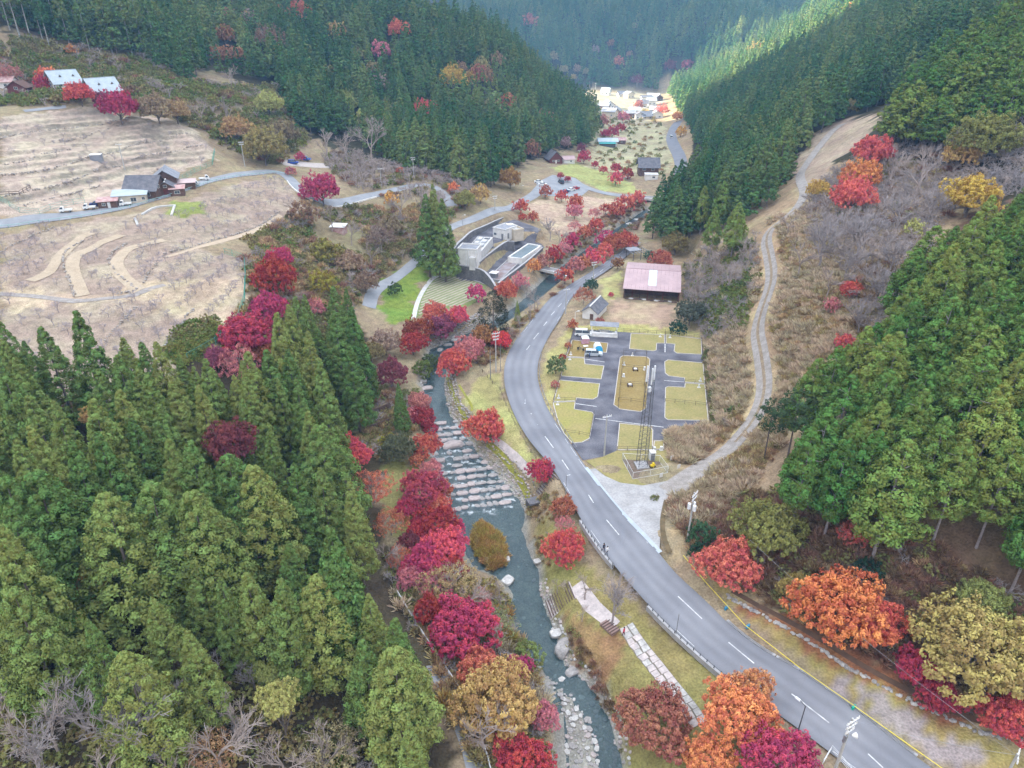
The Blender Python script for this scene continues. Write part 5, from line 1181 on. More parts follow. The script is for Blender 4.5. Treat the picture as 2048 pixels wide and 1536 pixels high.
BARES = [(150,1410,190,'bare tree left of the large pale one',BARE), (335,1385,150,'slim bare tree behind the pinkish one',BARE), (90,1445,200,'spreading bare tree near the lower left corner',BARE2), (465,1430,160,'bare tree right of the pinkish one',BARE2), (560,1505,150,'twiggy tree at the lower edge beside the yellow green tree',BARE2), (200,1525,200,'twiggy tree under the large pale bare one',BARE2), (330,1530,170,'low twiggy tree at the lower edge',BARE2), (1228,1195,128,'grey bare tree overhanging the main road edge',BARE), (1172,1165,80,'thin reddish bare tree on the flagged terrace',BARE2), (1165,1225,44,'sparse red twigged tree on the lower lawn',BARE2), (740,272,100,'mauve bare tree at the left forest foot',BARE2), (690,285,80,'mauve bare tree above the loop road',BARE2), (650,282,70,'pale bare tree behind the parking bay',BARE2), (720,318,60,'pinkish bare tree inside the loop',BARE2),
 (800,405,70,'mauve bare tree below the loop road',BARE2), (845,395,60,'pale bare cherry by the lane bend',BARE2), (880,400,50,'bare cherry beside the lane',BARE2), (460,150,60,'bare mauve tree on the left hillside',BARE2), (450,215,60,'bare tree above the orchard corner',BARE2), (400,215,56,'mauve tree on the orchard rim',BARE2), (290,200,40,'bare tree beside the crimson one',BARE2),
 (1650,470,130,'wide grey bare tree on the right slope',BARE), (1722,462,120,'grey bare tree below the orange tree',BARE), (1605,505,100,'grey bare tree beside the upper track',BARE2), (1762,560,100,'grey bare tree at the cypress edge',BARE), (1722,632,90,'pale grey brush tree on the dry slope',BARE), (1662,556,84,'mauve bare tree midway on the dry slope',BARE2), (1790,500,90,'bare tree under the golden tree',BARE), (1800,420,90,'bare grey tree left of the golden tree',BARE),
 (1432,520,90,'grey bare tree above the barn',BARE2), (1400,548,84,'mauve bare tree right of the barn',BARE2), (1462,545,70,'grey brush tree beside the track',BARE2), (1392,585,70,'grey bare tree by the barn corner',BARE), (1490,492,60,'mauve bare tree below the track bend',BARE2), (1850,335,120,'pinkish bare tree with level branches',BARE2), (1905,285,100,'pale bare tree under the spur forest',BARE2), (1790,320,90,'brown bare tree beside the rust red tree',BARE2), (1700,520,80,'grey bare tree in the middle of the slope',BARE), (1580,440,60,'bare tree at the upper track bend',BARE2), (1870,400,90,'grey bare tree before the golden tree',BARE),
 (240,1470,270,'large pale bare tree at the lower left',BARE), (425,1480,220,'bare pinkish tree at the lower left edge',BARE2), (500,1345,90,'small bare tree in the cedar gap',BARE), (60,1510,160,'bare tree at the lower left corner',BARE), (930,1190,130,'thin leafless tree over the riverside rail',BARE2), (990,1275,110,'grey bare tree on the left bank',BARE2), (960,1450,150,'pale bare tree beside the grey path',BARE2), (1000,1180,80,'pale twiggy tree on the river bank',BARE2), (640,1490,160,'brown bare tree at the lower edge',BARE2), (1070,592,50,'grey bare cherry beside the river',BARE2), (1040,640,50,'mauve bare cherry by the road',BARE2), (1052,575,40,'grey bare cherry at the riverside path',BARE), (1100,455,50,'grey bare tree beside the plant building',BARE), (1120,468,50,'dark bare tree beside the plant pool',BARE2), (1060,620,44,'reddish bare cherry by the road',BARE2), (1025,668,40,'grey bare tree by the road bend',BARE2), (770,1100,80,'reddish bare tree on the left lawn edge',BARE2), (1880,1240,70,'bare grey tree beside the mustard tree',BARE), (660,430,60,'mauve bare tree by the hut',BARE2), (585,410,50,'bare tree inside the orchard path',BARE2), (740,505,60,'mauve bare tree over the lane',BARE2), (700,460,56,'grey brush tree on the slope',BARE2), (1115,1165,50,'thin bare tree on the lower lawn',BARE2)]
for u, v, w, lab, ms in BARES:
    put_bare(u, v, w, lab, .95, ms)
# a little yellow leaf left on two of the leafless trees
put_dome(300, 1400, 90, LIME, 'pale green leafed tree behind the large bare tree', .8, MAPT, 'autumn_tree', 'tree', trunk=False, branches=BARE)
put_dome(415, 1500, 110, (.45,.24,.12), 'peach leafed tree at the lower left edge', .8, MAPT, 'autumn_tree', 'tree', trunk=False, branches=BARE2)
put_dome(660, 1500, 150, (.33,.27,.14), 'tan green tree at the lower frame edge', .7, MAPT, 'autumn_tree', 'tree', trunk=False, branches=BARE2)
put_dome(900, 1165, 130, (.36,.27,.11), 'tan leafed tree over the riverside rail', .7, MAPT, 'autumn_tree', 'tree', trunk=False, branches=BARE2)
put_dome(980, 1245, 110, (.33,.32,.14), 'pale olive tree on the river bank', .7, MAPT, 'autumn_tree', 'tree', trunk=False, branches=BARE2)
put_dome(1055, 1305, 70, (.32,.34,.11), 'yellow olive bush at the water edge', .7, SHR, 'shrub', 'shrub', trunk=False)

# ------------------------------------------------------------------ orchard trees in rows
M_FRT = mat('grey_fruit_twigs', (.37,.325,.345), (.28,.245,.26), 2, 1.0)
FRT = [bare_mesh('fruit_tree', 300 + i, M_FRT, 4, .8, .22, 5, .014, 1.3) for i in range(3)]
def orchard(polyp, sp_row, sp, ang, label, group, seed, hgt=3.0, limit=200):
    w = gl(polyp); c = np.mean(w, axis=0); n = 0; r = random.Random(seed)
    ca, sa = math.cos(ang), math.sin(ang)
    R = max(math.dist(c, p) for p in w)
    for a in np.arange(-R, R, sp_row):
        for b in np.arange(-R, R, sp):
            if r.random() < .14: continue
            aa, bb = a + r.uniform(-.6, .6), b + r.uniform(-.8, .8)
            x, y = c[0] + bb * ca - aa * sa, c[1] + bb * sa + aa * ca
            if not inside(np.array([x]), np.array([y]), w)[0] or not clear_of_roads(np.array([x]), np.array([y]), 3.2)[0]: continue
            z = float(H(x, y))
            if not in_view(x, y, z, 5) or n >= limit: continue
            n += 1
            o = link('fruit_tree', FRT[n % 3]); o.location = (x, y, z); o.rotation_euler = (0, 0, r.uniform(0, 6.28)); s = hgt * r.uniform(.75, 1.2); o.scale = (s * 1.0, s * 1.0, s)
            tag(o, label, 'fruit tree', group)
orchard([(0,470),(150,452),(300,440),(430,400),(560,360),(590,400),(540,440),(400,495),(330,520),(0,500)], 6.2, 2.9, 1.2, 'bare grey fruit tree between the orchard road and curved terraces', 'fruit trees below the orchard road', 1, 2.4, 120)
orchard([(0,505),(330,520),(480,520),(490,570),(470,640),(300,650),(150,590),(0,580)], 6.0, 2.5, 1.45, 'bare grey fruit tree in rows on the curved lower terraces', 'fruit trees on the curved terraces', 2, 2.5, 150)
orchard([(0,605),(150,610),(300,640),(430,660),(330,720),(200,800),(0,760)], 6, 4.6, 1.0, 'bare grey fruit tree just behind the lower left cedars', 'fruit trees behind the cedars', 3, 2.8, 50)
orchard([(0,245),(300,240),(415,290),(415,330),(330,350),(230,330),(180,400),(0,420)], 9, 7, .2, 'small bare fruit tree on the upper stepped terraces', 'fruit trees on the upper terraces', 4, 2.4, 60)

# ------------------------------------------------------------------ undergrowth
def clump(name, seed, n, n_per, ln, wd, m, up=.9, rad_=.25, r=.5):
    rng = np.random.default_rng(seed); a = rng.uniform(0, 6.28, n); q = r * np.sqrt(rng.uniform(0, 1, n))
    cen = np.c_[np.cos(a) * q, np.sin(a) * q, rng.uniform(.05, .25, n)]
    return leaf_cloud(name, cen, np.c_[np.cos(a) * .5, np.sin(a) * .5, np.full(n, up * 1.6)], n_per, ln, wd, 1, m, rng, rad_=rad_, bias=.9, blade=True)
M_PAMPAS = leaf_mat('pampas_grass', (.56,.45,.315), .03, .35, 1.0, trans=.3)
M_DRYG = leaf_mat('dry_grass', (.48,.36,.19), .04, .35, 1.0, trans=.3)
M_REED = leaf_mat('golden_reed', (.44,.31,.10), .05, .35, 1.0, trans=.3)
M_WEED = leaf_mat('green_weed', (.225,.255,.07), .07, .4, 1.0)
M_WEED2 = leaf_mat('olive_weed', (.30,.275,.11), .07, .4, 1.0)
M_DEAD = leaf_mat('dead_brush', (.30,.185,.12), .04, .4, 1.0)
PROT = [clump('pampas', 1, 16, 9, .95, .13, M_PAMPAS), clump('pampas', 2, 14, 9, 1.1, .15, M_PAMPAS), clump('dry_grass', 3, 18, 8, .75, .14, M_DRYG), clump('reed', 4, 20, 9, 1.0, .14, M_REED),
        dome_mesh('weed', 5, 40, 12, .30, .15, M_WEED, .1, -.3, .7, .4, .4), dome_mesh('weed', 6, 40, 12, .30, .15, M_WEED2, .1, -.3, .7, .4, .4), clump('dead_brush', 7, 20, 8, .8, .12, M_DEAD),
        bare_mesh('brush', 8, M_TWIG2, 3, .9, .15, 7, .014, 1.4), bare_mesh('brush', 9, M_TWIG, 3, .9, .15, 7, .014, 1.4)]
UP, UI, US = [], [], []
HOUSE_SPOTS = [g(u, v) for u, v in ((140,182),(218,199),(35,188),(8,178),(675,466))]
def grow_in(polyp, sp, mix, size, seed, world=None, h=0, wet=False):
    w = world or [p for p in (g(u, v, h) for u, v in polyp) if p]
    x, y = poisson(w, sp, seed); r = np.random.default_rng(seed + 1)
    k = clear_of_roads(x, y, 2.6) & (wet | ~inside(x, y, RIVER)) & ~inside(x, y, PADROAD)
    for hx, hy in HOUSE_SPOTS:
        n_ = math.hypot(hx, hy); al = (x - hx) * -hx / n_ + (y - hy) * -hy / n_; pe = np.abs((x - hx) * -hy / n_ - (y - hy) * -hx / n_); k &= ~((pe < 8) & (al > -9) & (al < 12))
    x, y = x[k], y[k]; z = H(x, y); k = in_view(x, y, z, 30); x, y, z = x[k], y[k], z[k]
    ids = np.array(list(mix)); pr = np.array(list(mix.values()), float); 
    # drifts of one plant rather than an even blend
    nz = np.stack([wob(x, y, .16, 100 + int(i)) + .9 * np.log(p + 1e-3) + r.gumbel(0, .45, len(x)) for i, p in zip(ids, pr)])
    idx = ids[np.argmax(nz, 0)] if len(x) else np.array([], int)
    s = r.uniform(.6, 1.25, len(x)) * size
    s = s * np.where(idx >= 7, 1.9, 1.0)
    UP.append(np.c_[x, y, z - .05]); UI.append(idx); US.append(np.c_[s * r.uniform(.85, 1.2, len(x)), s * r.uniform(.85, 1.2, len(x)), s])
grow_in([(1430,880),(1500,815),(1500,600),(1510,500),(1540,440),(1620,420),(1700,560),(1740,640),(1640,730),(1600,800),(1560,900),(1480,1000),(1400,1060),(1340,1050),(1340,1000)], 1.25, {0: .40, 1: .28, 2: .34, 6: .04, 5: .04, 7: .02}, 1.15, 11)
grow_in([(1420,690),(1500,640),(1510,800),(1440,870),(1425,800)], 1.2, {0: .4, 1: .3, 2: .2, 4: .05, 7: .05}, 1.2, 12)
grow_in([(1600,425),(1660,350),(1760,290),(1880,260),(2060,230),(2060,380),(1880,440),(1790,630),(1720,680),(1680,560)], 2.0, {7: .34, 8: .34, 2: .12, 5: .08, 6: .12}, 1.7, 13)
grow_in([(1370,530),(1520,480),(1515,640),(1500,660),(1420,690),(1370,610)], 1.9, {7: .25, 8: .25, 4: .22, 5: .12, 0: .1}, 1.6, 14)
grow_in([(1400,620),(1440,580),(1500,560),(1500,600),(1420,680)], 1.5, {4: .7, 5: .3}, 1.5, 15)
grow_in([(1335,865),(1420,848),(1440,872),(1380,930),(1340,922)], .95, {0: .6, 1: .3, 6: .1}, 1.1, 16)
grow_in([(1300,1000),(1400,935),(1450,900),(1400,960),(1330,1000)], 1.0, {2: .6, 5: .4}, .7, 17)
grow_in([(490,480),(560,440),(700,410),(800,420),(880,400),(940,410),(860,470),(800,540),(740,570),(700,640),(640,640),(600,560),(520,520)], 2.1, {4: .16, 5: .30, 2: .22, 6: .14, 7: .1, 8: .08}, 1.7, 18)
grow_in([(-40,90),(60,75),(290,122),(380,170),(560,170),(620,285),(560,335),(430,285),(300,228),(100,215),(-40,215)], 3.0, {4: .35, 5: .42, 6: .1, 7: .13}, 2.4, 19)
grow_in([(680,300),(760,330),(860,350),(950,380),(960,395),(900,415),(830,405),(720,385),(640,330)], 2.6, {7: .5, 5: .25, 6: .15, 4: .1}, 1.9, 20)
grow_in([(755,780),(845,790),(858,850),(800,900),(770,930),(720,900),(720,760)], 1.6, {5: .4, 2: .3, 6: .15, 8: .15}, 1.3, 21)
grow_in([(770,1110),(900,1150),(1000,1170),(1020,1230),(1050,1310),(1085,1380),(1100,1460),(1110,1560),(960,1560),(900,1450),(860,1300),(790,1200)], 1.35, {5: .32, 2: .3, 0: .14, 8: .14, 3: .1}, 1.25, 22)
grow_in([(1340,1015),(1450,990),(1560,980),(1700,1000),(1850,1080),(2060,1200),(2060,1420),(1900,1420),(1780,1340),(1600,1240),(1480,1180),(1380,1110)], 1.3, {6: .42, 2: .2, 5: .2, 8: .12, 4: .06}, 1.2, 23)
grow_in(None, .55, {3: .8, 0: .2}, .85, 24, world=ISLAND, wet=True)
grow_in([(940,700),(1010,662),(1075,617),(1130,570),(1115,588),(1050,650),(1005,715),(960,740)], 1.7, {6: .4, 2: .3, 5: .2, 7: .1}, 1.1, 25)
grow_in([(330,700),(365,655),(430,640),(440,670),(400,722),(350,737)], 1.3, {4: .75, 5: .25}, 1.3, 26)
grow_in([(490,520),(500,570),(475,640),(430,690),(400,720),(560,720),(700,690),(700,600),(560,500)], 2.0, {5: .45, 2: .25, 6: .2, 8: .1}, 1.6, 27)
grow_in([(1405,690),(1413,690),(1442,840),(1426,855)], 1.1, {4: .5, 5: .5}, .8, 28)
grow_in([(1180,445),(1290,400),(1300,430),(1260,470),(1190,505),(1120,560),(1080,560),(1130,500)], 2.2, {6: .35, 2: .25, 5: .25, 7: .15}, 1.2, 29)
grow_in([(1180,330),(1230,340),(1300,350),(1340,350),(1330,300),(1320,250),(1330,215),(1180,220),(1170,260),(1190,300)], 11.0, {5: .35, 2: .35, 4: .2, 6: .1}, 2.0, 30)
grow_in([(1050,1000),(1100,985),(1120,1000),(1115,1050),(1070,1050)], 1.1, {2: .6, 5: .4}, .8, 31)
grow_in([(1065,1070),(1120,1075),(1100,1130),(1085,1135)], .9, {2: .6, 8: .4}, .7, 32)
grow_in([(1140,1240),(1200,1350),(1240,1440),(1250,1536),(1235,1480),(1190,1390),(1130,1310)], 1.0, {5: .5, 6: .5}, .7, 33)
grow_in([(0,1330),(200,1330),(600,1330),(640,1400),(760,1480),(900,1560),(900,1660),(-20,1660),(-20,1400)], 2.2, {5: .5, 8: .12, 7: .08, 4: .3}, 1.7, 34)
UPa = np.concatenate(UP); UIa = np.concatenate(UI); USa = np.concatenate(US)
rg = np.random.default_rng(3)
scatter('undergrowth', 'tangled dry grass, reeds, weeds and brush over slopes and banks', 'undergrowth', UPa, rg.uniform(0, 6.28, len(UPa)), USa, UIa, PROT)
print('undergrowth', len(UPa))
# ------------------------------------------------------------------ buildings
M_WHITE = mat('white_wall', (.80,.78,.76), (.66,.64,.62), .6, .8, scale2=3, amt2=.08)
M_CREAM = mat('cream_wall', (.66,.58,.47), (.54,.47,.38), .7, .85)
M_BROWNW = mat('brown_boards', (.17,.10,.08), (.11,.065,.05), 1.5, .85)
M_REDW = mat('red_brown_boards', (.19,.055,.05), (.13,.04,.04), 1.5, .8)
M_SLATE = mat('slate_roof', (.105,.105,.125), (.165,.165,.185), .8, .7, scale2=5, amt2=.2)
M_SLATE2 = mat('grey_tile_roof', (.21,.22,.25), (.30,.31,.34), .6, .7, scale2=4, amt2=.15)
M_PINKR = mat('pink_metal_roof', (.46,.325,.335), (.39,.275,.285), .25, .55, scale2=1.5, amt2=.06)
M_PALER = mat('pale_blue_roof', (.44,.50,.54), (.36,.42,.46), .4, .6, scale2=3, amt2=.1)
M_TEAL = mat('teal_roof', (.06,.42,.40), (.05,.34,.34), .6, .5)
M_RUSTR = mat('rusty_roof', (.40,.20,.19), (.55,.42,.40), .8, .7)
M_GLASS = mat('window_glass', (.05,.07,.09), (.08,.10,.12), 1, .12, spec=.6)
M_GLASSFIBRE = mat('translucent_panel', (.62,.70,.74), (.52,.60,.63), 2, .4)
M_TRIM = mat('pale_trim', (.70,.69,.68), (.62,.61,.60), 1, .7)
M_STEEL = mat('grey_steel', (.33,.34,.36), (.24,.25,.27), 2, .5, metal=.4)
M_DARKST = mat('dark_steel', (.07,.07,.075), (.11,.11,.115), 2, .55)
M_WSTEEL = mat('white_painted_steel', (.80,.81,.83), (.68,.69,.71), 2, .5)
M_POLE = mat('pole_concrete', (.47,.46,.44), (.37,.36,.35), 1.5, .85)
M_POND = mat('basin_water', (.17,.21,.23), (.13,.165,.18), .4, .15, spec=.5)
M_BLACK = mat('black_rubber', (.02,.02,.022), (.03,.03,.032), 2, .8)
M_HEADL = mat('lamp_glass', (.75,.75,.75), (.7,.7,.7), 2, .2)
M_TAILL = mat('tail_lamp', (.35,.02,.02), (.3,.02,.02), 2, .3)

def frame_of(p1, p2, z=None):
    """local frame: origin midway of two ground points, x along them, y pointing away from the camera"""
    a, b = g3(*p1) if z is None else (*at_z(*p1, z), z), g3(*p2) if z is None else (*at_z(*p2, z), z)
    rz = math.atan2(b[1] - a[1], b[0] - a[0]); L = math.dist(a[:2], b[:2])
    zz = min(a[2], b[2]) if z is None else z
    return ((a[0] + b[0]) / 2, (a[1] + b[1]) / 2, zz), rz, L
def window(par, c, w, h, face='y', s=-1):
    """frame with a pane as its sub-part, on the -y / +-x face"""
    b = MB(); t = .09
    for dx, dz, ww, hh_ in ((-w/2, 0, t, h), (w/2, 0, t, h), (0, h/2, w + t, t), (0, -h/2, w + t, t), (0, 0, .05, h)):
        if face == 'y': b.box((c[0] + dx, c[1] + s * .05, c[2] + dz), (ww, .10, hh_))
        else: b.box((c[0] + s * .05, c[1] + dx, c[2] + dz), (.10, ww, hh_))
    f = b.build('window', M_TRIM, par); p = MB()
    p.box((c[0], c[1] + (s * .02 if face == 'y' else 0), c[2]) if face == 'y' else (c[0] + s * .02, c[1], c[2]), (w, .05, h) if face == 'y' else (.05, w, h))
    p.build('pane', M_GLASS, f)
def door(par, c, w, h, m, face='y', s=-1):
    b = MB(); b.box((c[0], c[1] + s * .04, c[2] + h / 2) if face == 'y' else (c[0] + s * .04, c[1], c[2] + h / 2), (w, .08, h) if face == 'y' else (.08, w, h))
    d = b.build('door', m, par); k = MB(); k.box((c[0] + w * .35, c[1] + s * .10, c[2] + h * .48) if face == 'y' else (c[0] + s * .10, c[1] + w * .35, c[2] + h * .48), (.12, .06, .12)); k.build('handle', M_STEEL, d)
def slab(b, q, t, mi=0):
    q = [Vector(p) for p in q]; n = (q[1] - q[0]).cross(q[2] - q[0]).normalized()
    if n.z < 0: n = -n
    vs_ = [p for p in q] + [p + n * t for p in q]; b.add(vs_, [(3,2,1,0),(4,5,6,7),(0,1,5,4),(1,2,6,5),(2,3,7,6),(3,0,4,7)], mi)
def gable(name, label, loc, rz, L, W, eave, ridge, m_wall, m_roof, along='x', over=.5, cat='house', wins=(), doors=(), ridge_m=None, group=None, foot=.8, sheets=0):
    """house with its front wall on local y=0, body behind it; ridge along local x or y"""
    o = root(name, loc, rz, label, cat, group)
    b = MB()
    if along == 'x':
        pr = [(0, -foot), (W, -foot), (W, eave), (W / 2, ridge), (0, eave)]
        vs_ = [(-L / 2, y, z) for y, z in pr] + [(L / 2, y, z) for y, z in pr]
    else:
        pr = [(-L / 2, -foot), (L / 2, -foot), (L / 2, eave), (0, ridge), (-L / 2, eave)]
        vs_ = [(x, 0, z) for x, z in pr] + [(x, W, z) for x, z in pr]
    b.add(vs_, [(4,3,2,1,0),(5,6,7,8,9)] + [(i, (i + 1) % 5, 5 + (i + 1) % 5, 5 + i) for i in range(5)])
    b.build('wall', m_wall, o)
    half = (W if along == 'x' else L) / 2; k = (ridge - eave) / half; dz = .05
    ez = eave - k * over + dz; rz_ = ridge + dz
    n = max(1, sheets)
    r = MB()
    for sgn in (-1, 1):
        for i in range(n):
            if along == 'x':
                x0, x1 = -L / 2 - over + (L + 2 * over) * i / n, -L / 2 - over + (L + 2 * over) * (i + 1) / n
                q = [(x0, half, rz_), (x1, half, rz_), (x1, half + sgn * (half + over), ez), (x0, half + sgn * (half + over), ez)]
            else:
                y0, y1 = -over + (W + 2 * over) * i / n, -over + (W + 2 * over) * (i + 1) / n
                q = [(0, y0, rz_), (0, y1, rz_), (sgn * (half + over), y1, ez), (sgn * (half + over), y0, ez)]
            if sheets:
                s_ = MB(); q2 = [Vector(p) for p in q]; c = sum(q2, Vector()) / 4
                slab(s_, [c + (p - c) * Vector((.985 if along == 'x' else 1, .985 if along == 'y' else 1, 1)) for p in q2], .12 + .02 * (i % 2)); s_.build('roof_sheet', m_roof, o)
            else: slab(r, q, .14)
    rf = r.build('roof', m_roof, o) if not sheets else o
    c = MB()
    if along == 'x': c.box((0, half, rz_ + .16), (L + 2 * over, .34, .14))
    else: c.box((0, W / 2, rz_ + .16), (.34, W + 2 * over, .14))
    c.build('ridge_cap', ridge_m or m_roof, rf)
    for w in wins: window(o, *w)
    for d in doors: door(o, *d)
    return o
def flatbox(name, label, loc, rz, L, W, h, m_wall, m_roof, cat='building', tilt=0.0, over=.3, wins=(), doors=(), foot=.8, parapet=0.0, group=None):
    o = root(name, loc, rz, label, cat, group)
    b = MB(); pr = [(0, -foot), (W, -foot), (W, h + tilt), (0, h)]
    vs_ = [(-L / 2, y, z) for y, z in pr] + [(L / 2, y, z) for y, z in pr]
    b.add(vs_, [(3,2,1,0),(4,5,6,7)] + [(i, (i + 1) % 4, 4 + (i + 1) % 4, 4 + i) for i in range(4)]); b.build('wall', m_wall, o)
    r = MB(); k = tilt / W
    slab(r, [(-L / 2 - over, -over, h - k * over + .02), (L / 2 + over, -over, h - k * over + .02), (L / 2 + over, W + over, h + tilt + k * over + .02), (-L / 2 - over, W + over, h + tilt + k * over + .02)], .12)
    rf = r.build('roof', m_roof, o)
    if parapet:
        p = MB()
        for cx, cy, a, d in ((0, 0, L, .25), (0, W, L, .25), (-L / 2, W / 2, .25, W + .25), (L / 2, W / 2, .25, W + .25)): p.box((cx, cy, h + .14 + parapet / 2), (a, d, parapet))
        p.build('parapet', m_wall, rf)
    for w in wins: window(o, *w)
    for d in doors: door(o, *d)
    return o

# barn with the pink roof: open front, posts, clutter of timber inside
def barn():
    loc, rz, L = frame_of((1247,596), (1357,604), .3)
    L, W = 16.6, 24.0
    o = root('barn', loc, rz, 'long low barn with pink metal roof and open dark front', 'barn')
    b = MB(); b.box((-L / 2, W / 2, 1.4), (.15, W, 3.6)); b.box((L / 2, W / 2, 1.4), (.15, W, 3.6)); b.box((0, W, 1.4), (L, .15, 3.6)); b.box((0, 4.5, 1.5), (L - .3, .12, 3.4)); b.build('wall', M_BROWNW, o)
    for i in range(8):
        p = MB(); p.box((-L / 2 + .25 + i * (L - .5) / 7, .25, 1.3), (.2, .2, 3.8)); p.build('post', M_REDW if i % 2 else M_WOOD_DARK, o)
    fz, rzz, bz, ry = 3.3, 4.9, 3.5, 14.2
    n = 14
    for i in range(n):
        x0, x1 = -L / 2 - .4 + (L + .8) * i / n, -L / 2 - .4 + (L + .8) * (i + 1) / n - .025
        glass = i in (6, 7)
        for (ya, za, yb, zb) in ((-.9, fz, ry, rzz), (ry, rzz, W + .7, bz)):
            s_ = MB()
            if glass and ya < 0:
                y2 = ya + (yb - ya) * .22; z2 = za + (zb - za) * .22
                slab(s_, [(x0, ya, za), (x1, ya, za), (x1, y2, z2), (x0, y2, z2)], .10); s_.build('roof_sheet', M_PINKR, o)
                for q in range(5):
                    ga = MB(); a0, a1 = .22 + .156 * q, .22 + .156 * (q + 1) - .006
                    slab(ga, [(x0, ya + (yb - ya) * a0, za + (zb - za) * a0), (x1, ya + (yb - ya) * a0, za + (zb - za) * a0), (x1, ya + (yb - ya) * a1, za + (zb - za) * a1), (x0, ya + (yb - ya) * a1, za + (zb - za) * a1)], .08); ga.build('roof_light', M_GLASSFIBRE, o)
            else:
                slab(s_, [(x0, ya, za), (x1, ya, za), (x1, yb, zb), (x0, yb, zb)], .10 + .012 * (i % 2)); s_.build('roof_sheet', M_PINKR, o)
    c = MB(); c.box((0, ry, rzz + .14), (L + .8, .5, .14)); c.build('ridge_cap', M_PINKR, o)
    r = random.Random(4); X = Matrix.Translation(loc) @ Matrix.Rotation(rz, 4, 'Z')
    for i in range(12):
        q = X @ Vector((-L / 2 + 1 + i * 1.3, r.uniform(-.9, .3), 0)); b = MB(); a = r.uniform(-.5, .5)
        for k in range(4): b.box((r.uniform(-.1, .1), k * .17 - .2, .08 + .12 * (k % 2)), (r.uniform(.9, 1.9), .14, .14), a)
        t = b.build('timber_pile', [M_WOOD_DARK, M_TRIM, M_BROWNW][i % 3]); t.location = (q.x, q.y, float(H(q.x, q.y))); tag(t, 'small pile of scrap timber along the open front of the barn', 'timber', 'scrap timber before the barn')
barn()
loc, rz, L = frame_of((1164.6,638), (1193,643), 0)
gable('storehouse', 'white storehouse with dark slate gable roof beside the camp', loc, rz, 4.4, 8.6, 2.5, 4.2, M_WHITE, M_SLATE, 'y', .45, 'storehouse', doors=[((.6, 0, 0), 1.0, 2.0, M_BROWNW)], wins=[((-2.2, 4, 1.5), 1.2, .9, 'x', -1)], ridge_m=M_TRIM)
# camp kitchen shelter
def kitchen():
    loc, rz, L = frame_of((1181,673), (1234,676), 0)
    o = root('kitchen_shelter', loc, rz, 'open camp kitchen shelter with grey roof over white counters', 'shelter')
    b = MB(); b.box((0, 1.6, .10), (7.4, 3.4, .2)); b.build('floor_slab', M_PALE, o)
    b = MB(); b.box((0, .5, .62), (7.0, .7, .9)); b.box((-3.2, 1.6, .62), (.6, 1.6, .9)); b.box((3.2, 1.6, .62), (.6, 1.6, .9)); b.box((0, 2.4, .62), (3.0, .8, .9)); b.build('counter', M_WHITE, o)
    for x in (-1.7, 1.7):
        s_ = MB(); s_.box((x, 1.55, .85), (1.1, .9, .5)); s_.build('sink', M_STEEL, o)
    for x in (-3.4, 3.4):
        for y in (.2, 3.0):
            p = MB(); p.tube([(x, y, 0), (x, y, 2.9)], .06, 6); p.build('post', M_WSTEEL, o)
    r = MB(); pr = [(-.1 + 3.4 * t, 2.75 + .45 * math.sin(math.pi * t)) for t in np.linspace(0, 1, 7)]
    for (y0, z0), (y1, z1) in zip(pr[:-1], pr[1:]): slab(r, [(-3.9, y0 + .9, z0), (3.9, y0 + .9, z0), (3.9, y1 + .9, z1), (-3.9, y1 + .9, z1)], .07)
    r.build('roof', M_SLATE2, o)
kitchen()
# water treatment plant
loc, rz, L = frame_of((984,474), (1012,480), 4.2)
flatbox('plant_building', 'white flat roofed treatment plant building with small windows', loc, rz, 5.6, 7.4, 3.4, M_WHITE, M_SLATE2, parapet=.3, over=0, wins=[((-1.7, 0, 1.5), 1.2, .9)], doors=[((1.6, 0, 0), .9, 2.0, M_STEEL), ((2.8, 2.0, 0), .9, 2.0, M_STEEL, 'x', 1)])
loc, rz, L = frame_of((1030,479), (1046,477), 3.6)
o = flatbox('plant_annex', 'cream block of open plant tanks beside the white plant building', loc, rz + .12, 4.0, 8.5, 2.9, M_CREAM, M_PALE, parapet=.7, over=0)
b = MB(); b.box((-.6, 5.8, 3.6), (2.4, 2.2, 1.6)); b.build('roof_hut', M_WHITE, o)
loc, rz, L = frame_of((917,531), (953.5,531.5), 4.2)
o = flatbox('filter_block', 'long white plant block with tall front tanks and pipes on top', loc, rz - .16, 6.4, 6.0, 5.2, M_WHITE, M_SLATE2, parapet=.45, over=0)
b = MB(); b.box((.35, 14.8, 1.3), (5.6, 17.5, 3.6)); b.build('long_basin', M_PALE, o)
for i in range(7):
    c = MB(); c.box((.35 + (-1.4 if i % 2 else 1.2), 7.6 + i * 2.3, 3.16), (1.9, 1.7, .10)); c.build('hatch', M_STEEL if i % 3 else M_DARKST, o)
for x in (-1.9, 0, 2.3):
    c = MB(); c.tube([(x, 6.4, 3.35), (x, 23, 3.35)], .10, 6); c.build('pipe', M_STEEL, o)
for x in (-2.8, -.4, .5, 2.8):
    c = MB(); c.tube([(x, -.12, 0), (x, -.12, 5.2)], .12, 6); c.build('downpipe', M_WSTEEL, o)
c = MB(); c.box((2.0, -.9, 1.2), (2.0, 1.6, 4.2)); c.build('tank_bay', M_PALE, o)
